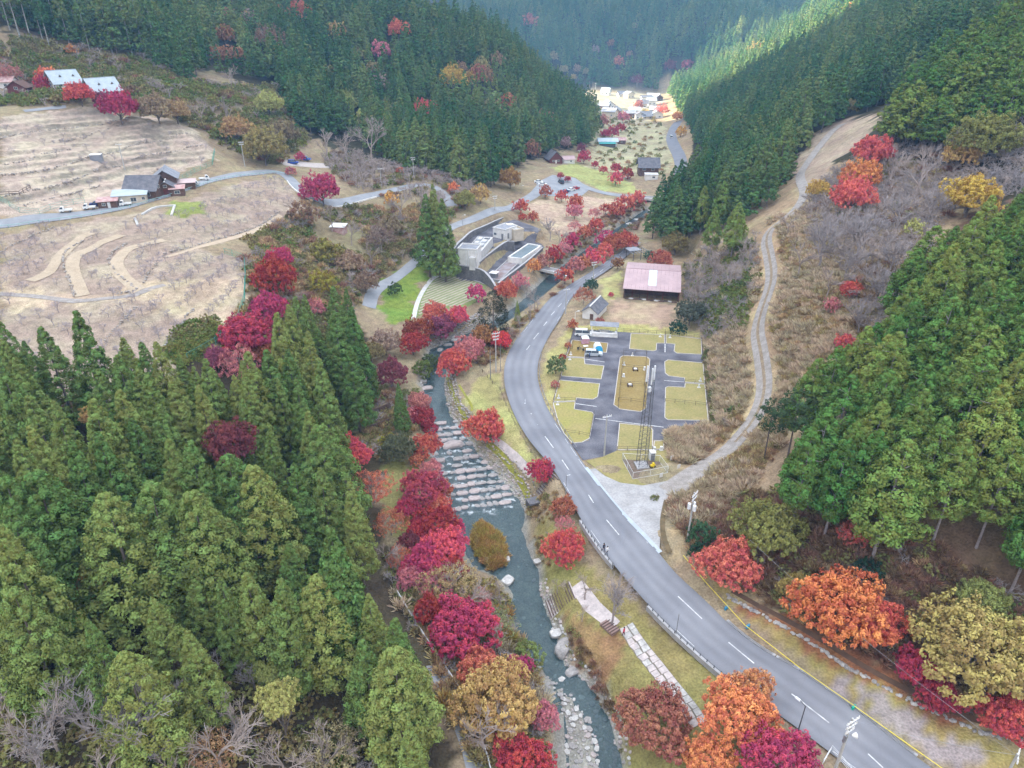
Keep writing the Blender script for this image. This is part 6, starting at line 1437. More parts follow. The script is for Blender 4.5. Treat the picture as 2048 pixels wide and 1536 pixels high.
def basin(name, label, corners, zt, zb, zwater, m_rim, m_in, cat='basin', th=.45):
    w = [at_z(u, v, zt) for u, v in corners]; c = np.mean(w, axis=0); o = root(name, (c[0], c[1], zb), 0, label, cat)
    loc_ = [(p[0] - c[0], p[1] - c[1]) for p in w]
    for a, b_ in zip(loc_, loc_[1:] + loc_[:1]):
        s_ = MB(); L_ = math.dist(a, b_); s_.box(((a[0] + b_[0]) / 2, (a[1] + b_[1]) / 2, (zt - zb) / 2 - .3), (L_ + th, th, zt - zb + .6), math.atan2(b_[1] - a[1], b_[0] - a[0])); s_.build('side_wall', m_rim, o)
    s_ = MB(); s_.prism(loc_, -.2, zwater - zb); s_.build('water', m_in, o)
    return o
basin('settling_pool', 'open rectangular settling pool with white concrete rim', [(1017,513.4),(1042.9,516.7),(1081.5,490.9),(1056.8,486.6)], 2.9, .6, 2.55, M_WHITE, M_POND, 'pool')
o = basin('sludge_beds', 'low row of brown and grey sludge beds beside the pool', [(975,556),(1000,560),(1040,522),(1015,519)], 1.2, .6, .9, M_CONC, mat('sludge', (.22,.15,.14), (.30,.29,.31), .35, .8), 'beds', .3)
loc, rz, L = frame_of((979,557), (993,559), .6)
flatbox('pump_shed', 'tiny white roofed pump shed at the end of the sludge beds', loc, rz, 2.0, 2.0, 1.9, M_STEEL, M_WHITE, 'shed')
def wall_along(name, label, ptsw, tops, bots, th, m, cat='wall', cap=None):
    o = root(name, (ptsw[0][0], ptsw[0][1], bots[0]), 0, label, cat); ox, oy, oz = ptsw[0][0], ptsw[0][1], bots[0]
    L, R = around(ptsw, th); n = len(L); s = np.linspace(0, 1, n); T = np.interp(s, np.linspace(0, 1, len(tops)), tops); B = np.interp(s, np.linspace(0, 1, len(bots)), bots)
    b = MB(); vs_ = []
    for i in range(n):
        vs_ += [(L[i][0] - ox, L[i][1] - oy, B[i] - oz), (R[i][0] - ox, R[i][1] - oy, B[i] - oz), (R[i][0] - ox, R[i][1] - oy, T[i] - oz), (L[i][0] - ox, L[i][1] - oy, T[i] - oz)]
    fs = [(4 * i + k, 4 * i + (k + 1) % 4, 4 * i + 4 + (k + 1) % 4, 4 * i + 4 + k) for i in range(n - 1) for k in range(4)] + [(0, 1, 2, 3), (4 * n - 1, 4 * n - 2, 4 * n - 3, 4 * n - 4)]
    b.add(vs_, fs); b.build('body', m, o)
    if cap:
        c = MB(); L2, R2 = around(ptsw, th + .16); vs_ = []
        for i in range(n): vs_ += [(L2[i][0] - ox, L2[i][1] - oy, T[i] - oz - .02), (R2[i][0] - ox, R2[i][1] - oy, T[i] - oz - .02), (R2[i][0] - ox, R2[i][1] - oy, T[i] - oz + .12), (L2[i][0] - ox, L2[i][1] - oy, T[i] - oz + .12)]
        c.add(vs_, fs); c.build('coping', cap, o)
    return o
wz7 = lambda z, pl: [at_z(u, v, z) for u, v in Zm(900, 420, 9.31, pl)]
wall_along('retaining_wall', 'dark retaining wall stepping down to the plant pool yard', wz7(4.3, [(500,1010),(720,820),(960,640),(1070,575),(1200,590)]), [4.4], [0.0], .6, M_CONC_DARK, cap=M_CONC)
wall_along('retaining_wall', 'dark curved retaining wall behind the white plant blocks', wz7(6.5, [(20,830),(130,640),(230,560),(380,400),(640,285),(800,200),(1000,100)]), [7.0,6.6,5.8], [3.5], .6, M_CONC_DARK, cap=M_CONC)
wall_along('retaining_wall', 'low grey front wall of the treatment plant', wz7(3.6, [(140,1055),(480,1100),(560,1120),(760,1230),(900,1370)]), [4.2,4.0,1.2], [-.6], .5, M_CONC_DARK, cap=M_CONC)
wall_along('retaining_wall', 'grey wall between the plant and the red maples', wz7(1.8, [(900,1350),(1020,1250),(1300,1050),(1520,880),(1720,700)]), [1.6,1.9], [-.8], .5, M_CONC_DARK, cap=M_CONC)

# orchard house and its sheds
def house_at(u, v, z=None): 
    p = g3(u, v); return p
YAW = .34
p = g3(283, 398); gable('orchard_house', 'main orchard farmhouse with big dark slate roof', p, .05, 9.5, 9.0, 2.8, 6.2, M_BROWNW, M_SLATE, 'x', .7, 'farmhouse', wins=[((-1.2, 0, 1.5), 1.3, 1.1), ((2.2, 0, 1.5), 1.6, 1.2), ((4.75, 3, 3.2), 1.2, 1.0, 'x', 1)], doors=[((.6, 0, 0), 1.2, 2.0, M_WHITE)], ridge_m=M_SLATE2)
p = g3(333, 379); gable('orchard_house', 'rear orchard house with grey gable roof behind the farmhouse', p, YAW, 7.0, 9.0, 3.6, 6.0, M_BROWNW, M_SLATE2, 'y', .7, 'farmhouse', wins=[((1.0, 0, 2.0), 1.2, 1.0)])
p = g3(334, 391); gable('orchard_shop', 'small dark gabled porch house in front of the farmhouse', p, YAW, 5.2, 5.0, 2.4, 4.1, M_BROWNW, M_SLATE, 'y', .5, 'porch', wins=[((0, 0, 2.9), 1.0, .8)], doors=[((0, 0, 0), 1.4, 2.0, M_REDW)], ridge_m=M_TRIM)
p = g3(262, 408); flatbox('packing_shed', 'long cream packing shed with pale metal roof', p, YAW, 9.2, 5.0, 2.6, M_CREAM, M_PALER, 'shed', .7, .5, wins=[((1.0, 0, 1.3), 1.6, 1.2), ((3.8, 0, 1.5), .9, .9)], doors=[((-2.6, 0, 0), 1.0, 2.0, M_TRIM)])
p = g3(217, 417); flatbox('tool_hut', 'brown hut with rusty red and white roof', p, YAW, 5.2, 3.6, 2.1, M_BROWNW, M_RUSTR, 'hut', .5, .4, wins=[((-1.0, 0, 1.3), .9, .8)], doors=[((.4, 0, 0), .8, 1.8, M_TRIM)])
p = g3(356, 392); flatbox('lean_to', 'brown lean to stall with pinkish roof by the orchard road', p, YAW, 4.2, 3.2, 2.2, M_BROWNW, M_RUSTR, 'stall', .5, .4, wins=[((0, 0, 1.2), 1.6, .9)])
p = g3(372, 379); flatbox('lean_to', 'pale roofed open stall right of the farmhouse', p, YAW, 6.0, 4.2, 2.1, M_BROWNW, mat('faded_pink_roof', (.55,.42,.41), (.46,.36,.36), .6, .7), 'stall', .4, .4)
p = g3(192, 322); flatbox('water_tank_hut', 'small grey tank hut on the upper terraces', p, .2, 3.4, 2.4, 1.9, M_SLATE2, M_WHITE, 'hut', .1, .1)
p = g3(675, 466); flatbox('open_hut', 'small hut with pale roof and rust red side on the scrub slope', p, -.1, 4.6, 3.6, 2.0, M_RUSTR, M_TRIM, 'hut', .3, .4)
# cottages on the upper left slope
for (u, v, lab) in ((140, 182, 'left half timbered cottage with pale blue roof'), (218, 199, 'right half timbered cottage with pale blue roof')):
    p = g3(u, v); p = (p[0], p[1], p[2] + 1.2)
    o = gable('cottage', lab, p, .95, 10.5, 7.5, 2.6, 6.6, M_WHITE, M_PALER, 'x', 1.0, 'cottage', wins=[((-3.0, 0, 1.3), 1.2, 1.0), ((2.6, 0, 1.3), 1.2, 1.0), ((-5.25, 3.75, 1.4), 1.2, 1.0, 'x', -1), ((-5.25, 3.75, 4.2), 1.0, 1.0, 'x', -1)], foot=3)
    for (y0, z0, y1, z1) in ((0.2, 0, .2, 2.2), (2.6, 0, 2.6, 5.3), (4.9, 0, 4.9, 5.3), (7.3, 0, 7.3, 2.6), (.2, 2.6, 7.3, 2.6), (1.6, 4.3, 5.9, 4.3), (0, 2.6, 3.75, 6.4), (7.5, 2.6, 3.75, 6.4)):
        t = MB(); t.tube([(-5.33, y0, z0), (-5.33, y1, z1)], .13, 4); t.build('timber', M_BROWNW, o)
    for x in (-1.8, 3.4):
        d = MB(); d.add([(x - .9, 1.3, 3.6), (x + .9, 1.3, 3.6), (x, 1.3, 5.0), (x, 3.4, 5.0)], [(0, 1, 2)], 0); d.add([(x - 1.0, 1.15, 3.7), (x, 1.15, 5.15), (x, 3.4, 5.15)], [(0, 1, 2)], 1); d.add([(x + 1.0, 1.15, 3.7), (x, 1.15, 5.15), (x, 3.4, 5.15)], [(0, 2, 1)], 1); d.build('dormer', [M_BROWNW, M_PALER], o)
p = g3(35, 188); gable('cabin', 'red brown log cabin at the left edge', p, .1, 7.0, 6.0, 2.6, 4.8, M_REDW, M_BROWNW, 'y', .8, 'cabin', wins=[((0, 0, 2.2), 1.4, 1.0)], doors=[((1.8, 0, 0), 1.0, 2.0, M_BROWNW)], foot=3)
p = g3(8, 178); gable('cabin', 'cabin with pink roof cut by the left edge', p, .1, 7.0, 6.0, 2.8, 4.6, M_WHITE, M_RUSTR, 'x', .6, 'cabin', wins=[((1, 0, 1.4), 1.2, 1.0)], foot=3)
# houses further up the valley
p = g3(1112, 327); gable('red_house', 'dark roofed house with red walls at the forest foot', p, .3, 7.5, 8.0, 2.6, 6.2, M_REDW, M_SLATE, 'y', .7, 'house', wins=[((-1.5, 0, 1.4), 1.3, 1.0), ((1.5, 0, 1.4), 1.3, 1.0)], doors=[((0, 0, 0), .9, 1.9, M_WHITE)])
p = g3(1138, 327); gable('white_shed', 'small white shed with pink roof beside the red house', p, .2, 6.5, 5.0, 2.2, 3.6, M_WHITE, M_PINKR, 'x', .4, 'shed', wins=[((1.2, 0, 1.2), 1.0, .8)])
p = g3(1297, 352); gable('dark_house', 'tall house with big charcoal roof beside the far road', p, -.05, 10.0, 9.0, 4.8, 8.4, M_BROWNW, M_SLATE, 'x', .9, 'house', wins=[((-2.5, 0, 3.4), 1.6, 1.1), ((2.0, 0, 3.4), 1.6, 1.1), ((0, 0, 1.3), 2.0, 1.2)], ridge_m=M_SLATE2)
p = g3(1303, 360); flatbox('white_annex', 'white annex in front of the charcoal roofed house', p, -.05, 6.5, 4.5, 2.6, M_WHITE, M_PALE, 'annex', .1, .2, wins=[((1, 0, 1.4), 1.4, .9)])
p = g3(1216, 292); gable('green_roof_shop', 'white building with teal roof edge beyond the paddy', p, 0, 13, 9, 3.0, 4.6, M_WHITE, M_PALER, 'x', .8, 'shop', wins=[((-3, 0, 1.4), 2.0, 1.2), ((3, 0, 1.4), 2.0, 1.2)])
p = g3(1215, 294); flatbox('teal_canopy', 'teal canopy along the front of the white building', p, 0, 11, 2.2, 2.2, M_DARKST, M_TEAL, 'canopy', .4, .3)
p = g3(1240, 288); gable('rust_shed', 'rusty red shed beside the teal edged building', p, 0, 8, 6, 2.6, 4.0, M_BROWNW, M_RUSTR, 'x', .5, 'shed', wins=[((1, 0, 1.3), 1.2, .9)])
VILL = [(1174,222),(1186,230),(1205,220),(1219,217),(1184,239),(1216,234),(1229,229),(1209,190),(1246,195),(1262,197),(1261,236),(1270,230),(1280,239),(1295,239),(1307,227),(1313,237),(1293,204),(1305,202),(1318,202),(1304,211),(1284,216)]
WHERE = ['first at the spur foot','second beside the spur','behind the pink trees','right of the pink trees','lowest by the spur','among the crimson row','right of the crimson row','highest below the mountain','on the sunlit field','right on the sunlit field','left of the low cluster','middle of the low cluster','front of the low cluster','right of the low cluster','by the far road start','lowest by the far road','left of the upper row','middle of the upper row','right end of the upper row','below the upper row','centre of the village']
vg = random.Random(12)
for i, (u, v) in enumerate(VILL):
    p = g3(u, v); wm, rm, wn_, rn = [(M_WHITE, M_SLATE, 'white', 'charcoal'), (M_CREAM, M_SLATE2, 'cream', 'grey'), (M_BROWNW, M_SLATE2, 'brown', 'grey'), (M_WHITE, M_PALER, 'white', 'pale blue')][i % 4]
    L = vg.uniform(8, 12); W = vg.uniform(7, 9)
    gable('village_house', '%s village house with %s roof, %s' % (wn_, rn, WHERE[i]), p, vg.uniform(-.5, .5), L, W, vg.uniform(2.8, 4.6), vg.uniform(5.4, 7.2), wm, rm, 'x' if i % 3 else 'y', .8, 'house', wins=[((-L * .25, 0, 1.5), 1.4, 1.1), ((L * .25, 0, 1.5), 1.4, 1.1)], group='village houses up the valley')
# carport by the main road
def carport():
    loc = g3(1281, 520); o = root('carport', loc, .35, 'dark framed carport beside the upper main road', 'carport')
    for x in (-3, 0, 3):
        for y in (0, 5):
            b = MB(); b.box((x, y, 1.3), (.18, .18, 2.8)); b.build('post', M_DARKST, o)
    for x in np.linspace(-3.3, 3.3, 6):
        b = MB(); b.box((x, 2.5, 2.75), (.16, 6.2, .2)); b.build('rafter', M_STEEL, o)
    b = MB(); slab(b, [(-3.4, 2.0, 2.9), (1.2, 2.0, 2.9), (1.2, 5.6, 3.1), (-3.4, 5.6, 3.1)], .08); b.build('roof', M_SLATE2, o)
carport()
# bridges
def bridge(name, label, a, b_, z, w, posts=True):
    A, B = at_z(*a, z), at_z(*b_, z); L = math.dist(A, B); rz = math.atan2(B[1] - A[1], B[0] - A[0])
    o = root(name, ((A[0] + B[0]) / 2, (A[1] + B[1]) / 2, z), rz, label, 'bridge')
    m = MB(); m.box((0, 0, -.3), (L, w, .35)); m.build('deck', M_CONC, o)
    for s in (-1, 1):
        m = MB(); m.box((0, s * (w / 2 + .1), .12), (L, .3, .9)); m.build('parapet', M_PALE, o)
    for x in (-L / 2 + .6, L / 2 - .6):
        m = MB(); m.box((x, 0, -2.2), (1.0, w, 3.6)); m.build('abutment', M_CONC_DARK, o)
bridge('footbridge', 'pale concrete bridge over the river below the plant', (1082,537), (1126,547), -.1, 3.0)
bridge('footbridge', 'far concrete bridge beyond the park', (1283,396), (1325,398), 1.0, 5.0)

# ------------------------------------------------------------------ poles and lamps
def top_z(x, y, v): 
    a, b, c = ray(1024, v); t = y / b
    return CAM_H + c * t
def pole(base, vtop, label, arms=2, r=.16, m=None, name='utility_pole', transformer=0, lamp=None, rz=.4, xy=None):
    x, y, z = xy or g3(*base); zt = top_z(x, y, vtop); h = zt - z
    o = root(name, (x, y, z), rz, label, 'lamp post' if lamp else 'utility pole')
    b = MB(); b.tube([(0, 0, -.8), (0, 0, h)], [r * 1.15, r * .75], 8); b.build('post', m or M_POLE, o)
    for k in range(arms):
        c = MB(); zz = h - .35 - .8 * k; c.box((0, -.12, zz), (2.0 - .3 * k, .12, .12)); arm = c.build('cross_arm', M_WSTEEL if not lamp else M_STEEL, o)
        for xx in (-.9, -.55, .55, .9):
            i = MB(); i.tube([(xx * (1 - .15 * k), -.12, zz + .05), (xx * (1 - .15 * k), -.12, zz + .34)], [.09, .05], 6); i.build('insulator', M_WHITE, arm)
    for k in range(transformer):
        c = MB(); a = k * 2.1; c.tube([(math.cos(a) * .5, math.sin(a) * .5, h - 3.2), (math.cos(a) * .5, math.sin(a) * .5, h - 2.2)], .28, 10); c.build('transformer', M_WSTEEL, o)
    if lamp:
        c = MB(); c.tube([(0, 0, h - .1), (.5, 0, h + .15), (1.0, 0, h + .18)], .05, 5); arm = c.build('lamp_arm', m or M_STEEL, o)
        c = MB(); c.box((1.05, 0, h + .16), (.7, .3, .14), 0, 0, .8); c.build('lamp_head', M_WSTEEL, arm)
    return o
pole((1208,912), 830, 'concrete power pole rising from the camp entrance lane', 1)
pole((992,744), 664, 'tall power pole with white cross arms at the road bend', 3)
pole((981,758), 702, 'bare steel pole left of the road bend power pole', 0, .12, M_STEEL)
pole((1001,742), 690, 'thin pole right of the road bend power pole', 0, .07, M_STEEL)
pole((1131,628), 577, 'power pole on the road edge before the storehouse', 1)
pole((1186,562), 523, 'power pole with box beside the upper main road', 2)
pole((1197,533), 505, 'thin pole beside the red maple row', 0, .08, M_STEEL)
pole((1210,496), 468, 'white topped pole among the upstream maples', 2)
pole((1125.5,576), 553, 'slim lamp post on the river side of the road', 0, .07, M_STEEL, 'lamp_post', lamp=1)
pole((1150,638), 624, 'slim white lamp post at the camp corner', 0, .06, M_WSTEEL, 'lamp_post', lamp=1)
pole((490,333), 283, 'power pole above the orchard road bend', 2)
pole((250,340), 287, 'power pole on the upper orchard terraces', 1)
pole((828,356), 314, 'power pole at the left forest foot', 2)
pole((634,398), 354, 'power pole inside the loop road bend', 2)
pole((763,373), 336, 'power pole behind the loop road trees', 1)
pole((990,421), 391, 'power pole beside the valley lane', 2)
pole((925,450), 431, 'slim lamp post on the valley lane', 0, .07, M_STEEL, 'lamp_post', lamp=1)
pole((1042,390), 372, 'slim lamp post at the car park corner', 0, .07, M_STEEL, 'lamp_post', lamp=1)
pole((1158,322), 300, 'power pole in front of the red house', 1)
pole((1190,200), 166, 'tall pale pole at the edge of the village', 1)
pole((1375,1078), 985, 'pole with white transformers beside the concrete apron', 2, .17, transformer=3, rz=.9)
pole((1131,997), 950, 'thin grey signal post beside the roadside steps', 0, .06, M_STEEL, 'sign_post')
pole((1350,1281), 1228, 'thin grey post beside the road guard kerb', 0, .06, M_STEEL, 'sign_post')
pole((1592,1476), 1412, 'dark lamp post with white head beside the main road', 0, .08, M_DARKST, 'lamp_post', lamp=1, rz=2.2)
def near_pole():
    u, v = 1700, 1440
    zt = 10.5; x, y = at_z(1706, 1437, zt); z = float(H(x, y))
    o = pole(None, 1437, 'near power pole with insulator racks and loudspeaker', 3, .18, xy=(x, y, z), rz=.5)
    h = zt - z
    c = MB(); c.tube([(.3, -.3, h - 2.6), (.75, -.55, h - 2.65)], [.10, .34], 12); c.build('loudspeaker', M_WHITE, o)
    c = MB(); c.box((-.22, 0, h - 3.2), (.3, .3, 1.1)); c.build('junction_box', M_STEEL, o)
near_pole()
x, y = at_z(2036, 1508, 9.0); pole(None, 1508, 'power pole cut by the right lower corner', 1, .17, xy=(x, y, float(H(x, y))), rz=.9)
def cable(name, label, a, b_, sag, r=.02):
    A, B = Vector(a), Vector(b_); m = MB(); m.tube([A.lerp(B, t) - Vector((0, 0, sag * 4 * t * (1 - t))) for t in np.linspace(0, 1, 12)], r, 4)
    tag(m.build(name, M_STEEL), label, 'cable')
a = at_z(1706, 1440, 10.0); b2 = at_z(2034, 1510, 8.6)
cable('power_line', 'thin power line between the two near poles', (*a, 10.0), (*b2, 8.6), .5)
c2 = at_z(1500, 1080, 8.0)
cable('power_line', 'thin power line running past the large orange maple', (*b2, 8.5), (*c2, 8.0), 1.0)

# ------------------------------------------------------------------ lattice mast in the camp, with its fenced compound
def mast():
    x, y = at_z(1283, 932, 0); h = 21.5
    o = root('lattice_mast', (x, y, 0), .15, 'tall dark steel lattice mast at the camp entrance', 'mast')
    w0, w1 = .85, .55
    for sx, sy in ((-1, -1), (1, -1), (1, 1), (-1, 1)):
        b = MB(); b.tube([(sx * w0, sy * w0, 0), (sx * w1, sy * w1, h - 2.5)], .055, 5); b.build('leg', M_DARKST, o)
    n = 20
    for k in range(n):
        za, zb = (h - 2.5) * k / n, (h - 2.5) * (k + 1) / n; wa, wb = w0 + (w1 - w0) * k / n, w0 + (w1 - w0) * (k + 1) / n
        b = MB(); q = [(-1, -1), (1, -1), (1, 1), (-1, 1)]
        for i in range(4):
            s, e = q[i], q[(i + 1) % 4]
            b.tube([(s[0] * wa, s[1] * wa, za), (e[0] * wb, e[1] * wb, zb)], .028, 4, cap=False); b.tube([(s[0] * wb, s[1] * wb, zb), (e[0] * wb, e[1] * wb, zb)], .022, 4, cap=False)
        b.build('bracing', M_DARKST, o)
    for i, a in enumerate((.4, 2.5, 4.6)):
        b = MB(); b.box((math.cos(a) * .75, math.sin(a) * .75, h - 1.6), (.3, .2, 3.2), a); b.build('antenna', M_WSTEEL, o)
    b = MB(); b.tube([(0, 0, h - 3), (0, 0, h)], .07, 6); b.build('spire', M_STEEL, o)
    b = MB(); b.box((0, 0, h - 4.6), (.5, .5, .9)); b.build('relay_box', M_WSTEEL, o)
    b = MB(); b.box((0, 0, .15), (2.4, 2.4, .4)); b.build('footing', M_CONC, o)
mast()
def fence(name, label, line, h, sp, m, rails=(.45, .95), r=.04, rr=.025, infill=0, cat='fence', m_rail=None, group=None, zf=None, mesh=None):
    line = densify(line, sp); ox, oy = line[0]; zf = zf or (lambda x, y: float(H(x, y))); oz = zf(ox, oy)
    o = root(name, (ox, oy, oz), 0, label, cat, group)
    P_ = [(x - ox, y - oy, zf(x, y) - oz) for x, y in line]
    for p in P_:
        b = MB(); b.tube([(p[0], p[1], p[2] - .3), (p[0], p[1], p[2] + h)], r, 5); b.build('post', m, o)
    for q in rails:
        b = MB(); b.tube([(p[0], p[1], p[2] + h * q) for p in P_], rr, 4); b.build('rail', m_rail or m, o)
    if infill:
        b = MB()
        for p, q in zip(P_[:-1], P_[1:]):
            n = max(2, int(math.dist(p, q) / infill))
            for k in range(1, n):
                t = k / n; x, y, z = (p[i] + (q[i] - p[i]) * t for i in range(3)); b.tube([(x, y, z + .05), (x, y, z + h * .97)], .012, 3, cap=False)
        w = b.build('wire_mesh', mesh or m, o); w['kind'] = 'stuff'
    return o
comp = [at_z(u, v, 1.5) for u, v in Zm(1180, 880, 11.38, [(745,300),(985,745),(1780,630),(1600,350)])]
fence('compound_fence', 'pale wire fence round the mast compound', comp + [comp[0]], 1.5, 2.6, M_WSTEEL, (.02, 1.0), .04, .035, .22, mesh=mat('galvanised_wire', (.40,.45,.48), (.34,.38,.41), 2, .5))
drape('compound_gravel', comp, mat('compound_soil', (.20,.14,.11), (.14,.11,.08), 1.2, 1, scale2=5, amt2=.3), .075, flat=0.0)
x, y = at_z(1303, 919, 0)
o = root('equipment_cabinet', (x, y, 0), .15, 'white equipment cabinet beside the lattice mast', 'cabinet')
b = MB(); b.box((0, 0, .95), (.95, 1.1, 1.9)); b.build('case', M_WSTEEL, o); b = MB(); b.box((0, -.57, .95), (.8, .05, 1.6)); b.build('door', M_STEEL, o); b = MB(); b.box((0, -.2, 1.98), (1.05, 1.2, .1)); b.build('lid', M_WHITE, o)
o = root('yellow_generator', (*at_z(1305, 935, 0), 0), .5, 'small yellow machine beside the white cabinet', 'machine')
Y_ = mat('yellow_paint', (.75,.55,.02), (.65,.46,.02), 2, .5)
b = MB(); b.box((0, 0, .45), (.9, .5, .5)); b.build('body', Y_, o); b = MB(); b.box((.1, 0, .85), (.4, .4, .35)); b.build('hood', Y_, o)
for sx in (-.35, .35): b = MB(); b.tube([(sx, -.32, .2), (sx, .32, .2)], .2, 8); b.build('wheel', M_BLACK, o)
for (zx, zy), lab in (((1610, 820), 'white upright sign board beside the mast compound'), ((1850, 420), 'small white warning sign right of the mast compound'), ((2010, 620), 'little white marker post right of the mast compound')):
    u, v = 1180 + zx / 11.38, 880 + zy / 11.38; x, y = at_z(u, v + 6, 0)
    o = root('sign_board', (x, y, 0), .4, lab, 'sign'); b = MB(); b.box((0, 0, .9), (.7, .04, .9)); b.build('panel', M_WHITE, o); b = MB(); b.tube([(0, .04, -.2), (0, .04, 1.3)], .03, 5); b.build('post', M_STEEL, o)

# camp fences
def campz(x, y): return 0.02
FB_ = mat('fence_brown', (.10,.075,.055), (.14,.10,.075), 2, .8)
for lab, ln in (('brown rail fence along the left side of the camp', [(350,88),(290,300),(215,575),(135,845)]), ('brown rail fence along the top of the camp', [(785,112),(930,125),(1280,150),(1650,188)]), ('brown rail fence along the right side of the camp', [(1650,190),(1690,600),(1735,1045)]),
   ('brown rail fence beside the lower left camp lawn', [(255,1160),(400,1180),(508,1205),(552,965)]), ('brown rail fence before the mast compound', [(790,1335),(1000,1340),(1150,1335)]), ('brown rail fence across the right camp lawn', [(1280,842),(1480,860),(1700,885)]), ('brown rail fence across the left camp lawn', [(145,828),(365,838)]), ('brown rail fence dividing the upper right camp lawns', [(1480,640),(1690,660)]), ('dark fence post row between the upper camp lawns', [(1282,130),(1282,235)]),
   ('dark fence at the head of the central camp lawn', [(855,330),(980,338),(1090,345)]), ('dark fence down the left of the central lawn', [(855,335),(800,905)]), ('dark fence down the right of the central lawn', [(1092,350),(1055,910)]), ('dark fence across the upper central lawn', [(850,490),(960,500),(1080,505)]), ('dark fence across the middle central lawn', [(825,660),(920,665),(1065,675)]), ('dark fence across the lower central lawn', [(800,830),(930,840),(1060,860)]), ('brown rail fence on the camp side of the kitchen', [(340,205),(330,300),(260,390)])):
    fence('camp_fence', lab, zc(ln), 1.0, 1.9, FB_, (.5, .95), .045, .03, zf=campz)
M_TAPW = mat('white_stone_tap', (.74,.73,.72), (.62,.61,.60), 3, .7)
TAPS = [((315,345), 'white water tap post by the tent lawn'), ((305,395), 'white water tap post left of the parked wagon'), ((190,790), 'white water tap post at the left camp fence'), ((180,855), 'white water tap post at the lower left lawn'), ((1230,160), 'white water tap left at the top fence'), ((1330,170), 'white water tap right at the top fence'), ((1640,615), 'white water tap upper at the right fence'), ((1625,680), 'white water tap lower at the right fence'), ((860,450), 'white tap post left in the central lawn'), ((855,570), 'white bin left in the central lawn'), ((1070,500), 'white bin right in the central lawn'), ((945,355), 'white tap at the head of the central lawn'), ((975,505), 'square stone hearth upper in the central lawn'), ((920,665), 'square stone hearth lower in the central lawn'), ((1170,1325), 'white bin by the brown fence before the mast'), ((1240,1320), 'white tap right of the bin before the mast')]
for (zx, zy), lab in TAPS:
    x, y = zc([(zx, zy + 12)])[0]; o = root('water_tap' if 'tap' in lab else ('hearth' if 'hearth' in lab else 'bin'), (x, y, .06), 0, lab, 'tap' if 'tap' in lab else ('hearth' if 'hearth' in lab else 'bin'))
    if 'hearth' in lab:
        for sx, sy, a, d in ((-.5, 0, .2, 1.2), (.5, 0, .2, 1.2), (0, .5, 1.2, .2)): b = MB(); b.box((sx, sy, .25), (a, d, .5)); b.build('side', M_WOOD_DARK, o)
        b = MB(); b.box((0, 0, .42), (.7, .6, .3)); b.build('grate', M_TAPW, o)
    else:
        w = .5 if 'bin' in lab else .26
        b = MB(); b.box((0, 0, .4), (w, w, .8), 0, 0, .9); b.build('post', M_TAPW, o); b = MB(); b.box((0, -.1, .06), (.7, .5, .12)); b.build('basin', M_TAPW, o)
        b = MB(); b.tube([(0, -w / 2, .65), (0, -w / 2 - .18, .65), (0, -w / 2 - .18, .55)], .03, 5); b.build('spout', M_STEEL, o)
# ------------------------------------------------------------------ vehicles
def paint(name, c): return mat('paint_' + name, c, tuple(v * .92 for v in c), 1, .3, spec=.5)
P_WHITE, P_BLUE, P_NAVY, P_RED, P_BLACK, P_CREAMY, P_SILV = paint('white', (.82,.82,.80)), paint('blue', (.02,.08,.42)), paint('navy', (.02,.04,.16)), paint('red', (.5,.02,.03)), paint('black', (.03,.03,.035)), paint('cream', (.78,.76,.62)), paint('silver', (.52,.56,.60))
WHEEL = {}
def wheel(par, x, y, r):
    if r not in WHEEL:
        b = MB(); b.tube([(0, -.11, 0), (0, .11, 0)], r, 14); c = MB(); c.tube([(0, -.125, 0), (0, .125, 0)], r * .6, 10)
        WHEEL[r] = (b.mesh('tyre', M_BLACK), c.mesh('rim', M_STEEL))
    w = link('wheel', WHEEL[r][0], par); w.location = (x, y, r); k = link('rim', WHEEL[r][1], w)
def car_body(par, prof, W, m, tum=.0, name='body'):
    n = len(prof); vs_ = []
    for s in (-1, 1):
        for x, z in prof: vs_.append((x, s * (W / 2 - tum * max(0, z - .8)), z))
    b = MB(); b.add(vs_, [tuple(range(n)), tuple(range(2 * n - 1, n - 1, -1))] + [(i, i + n, (i + 1) % n + n, (i + 1) % n) for i in range(n)])
    return b.build(name, m, par)
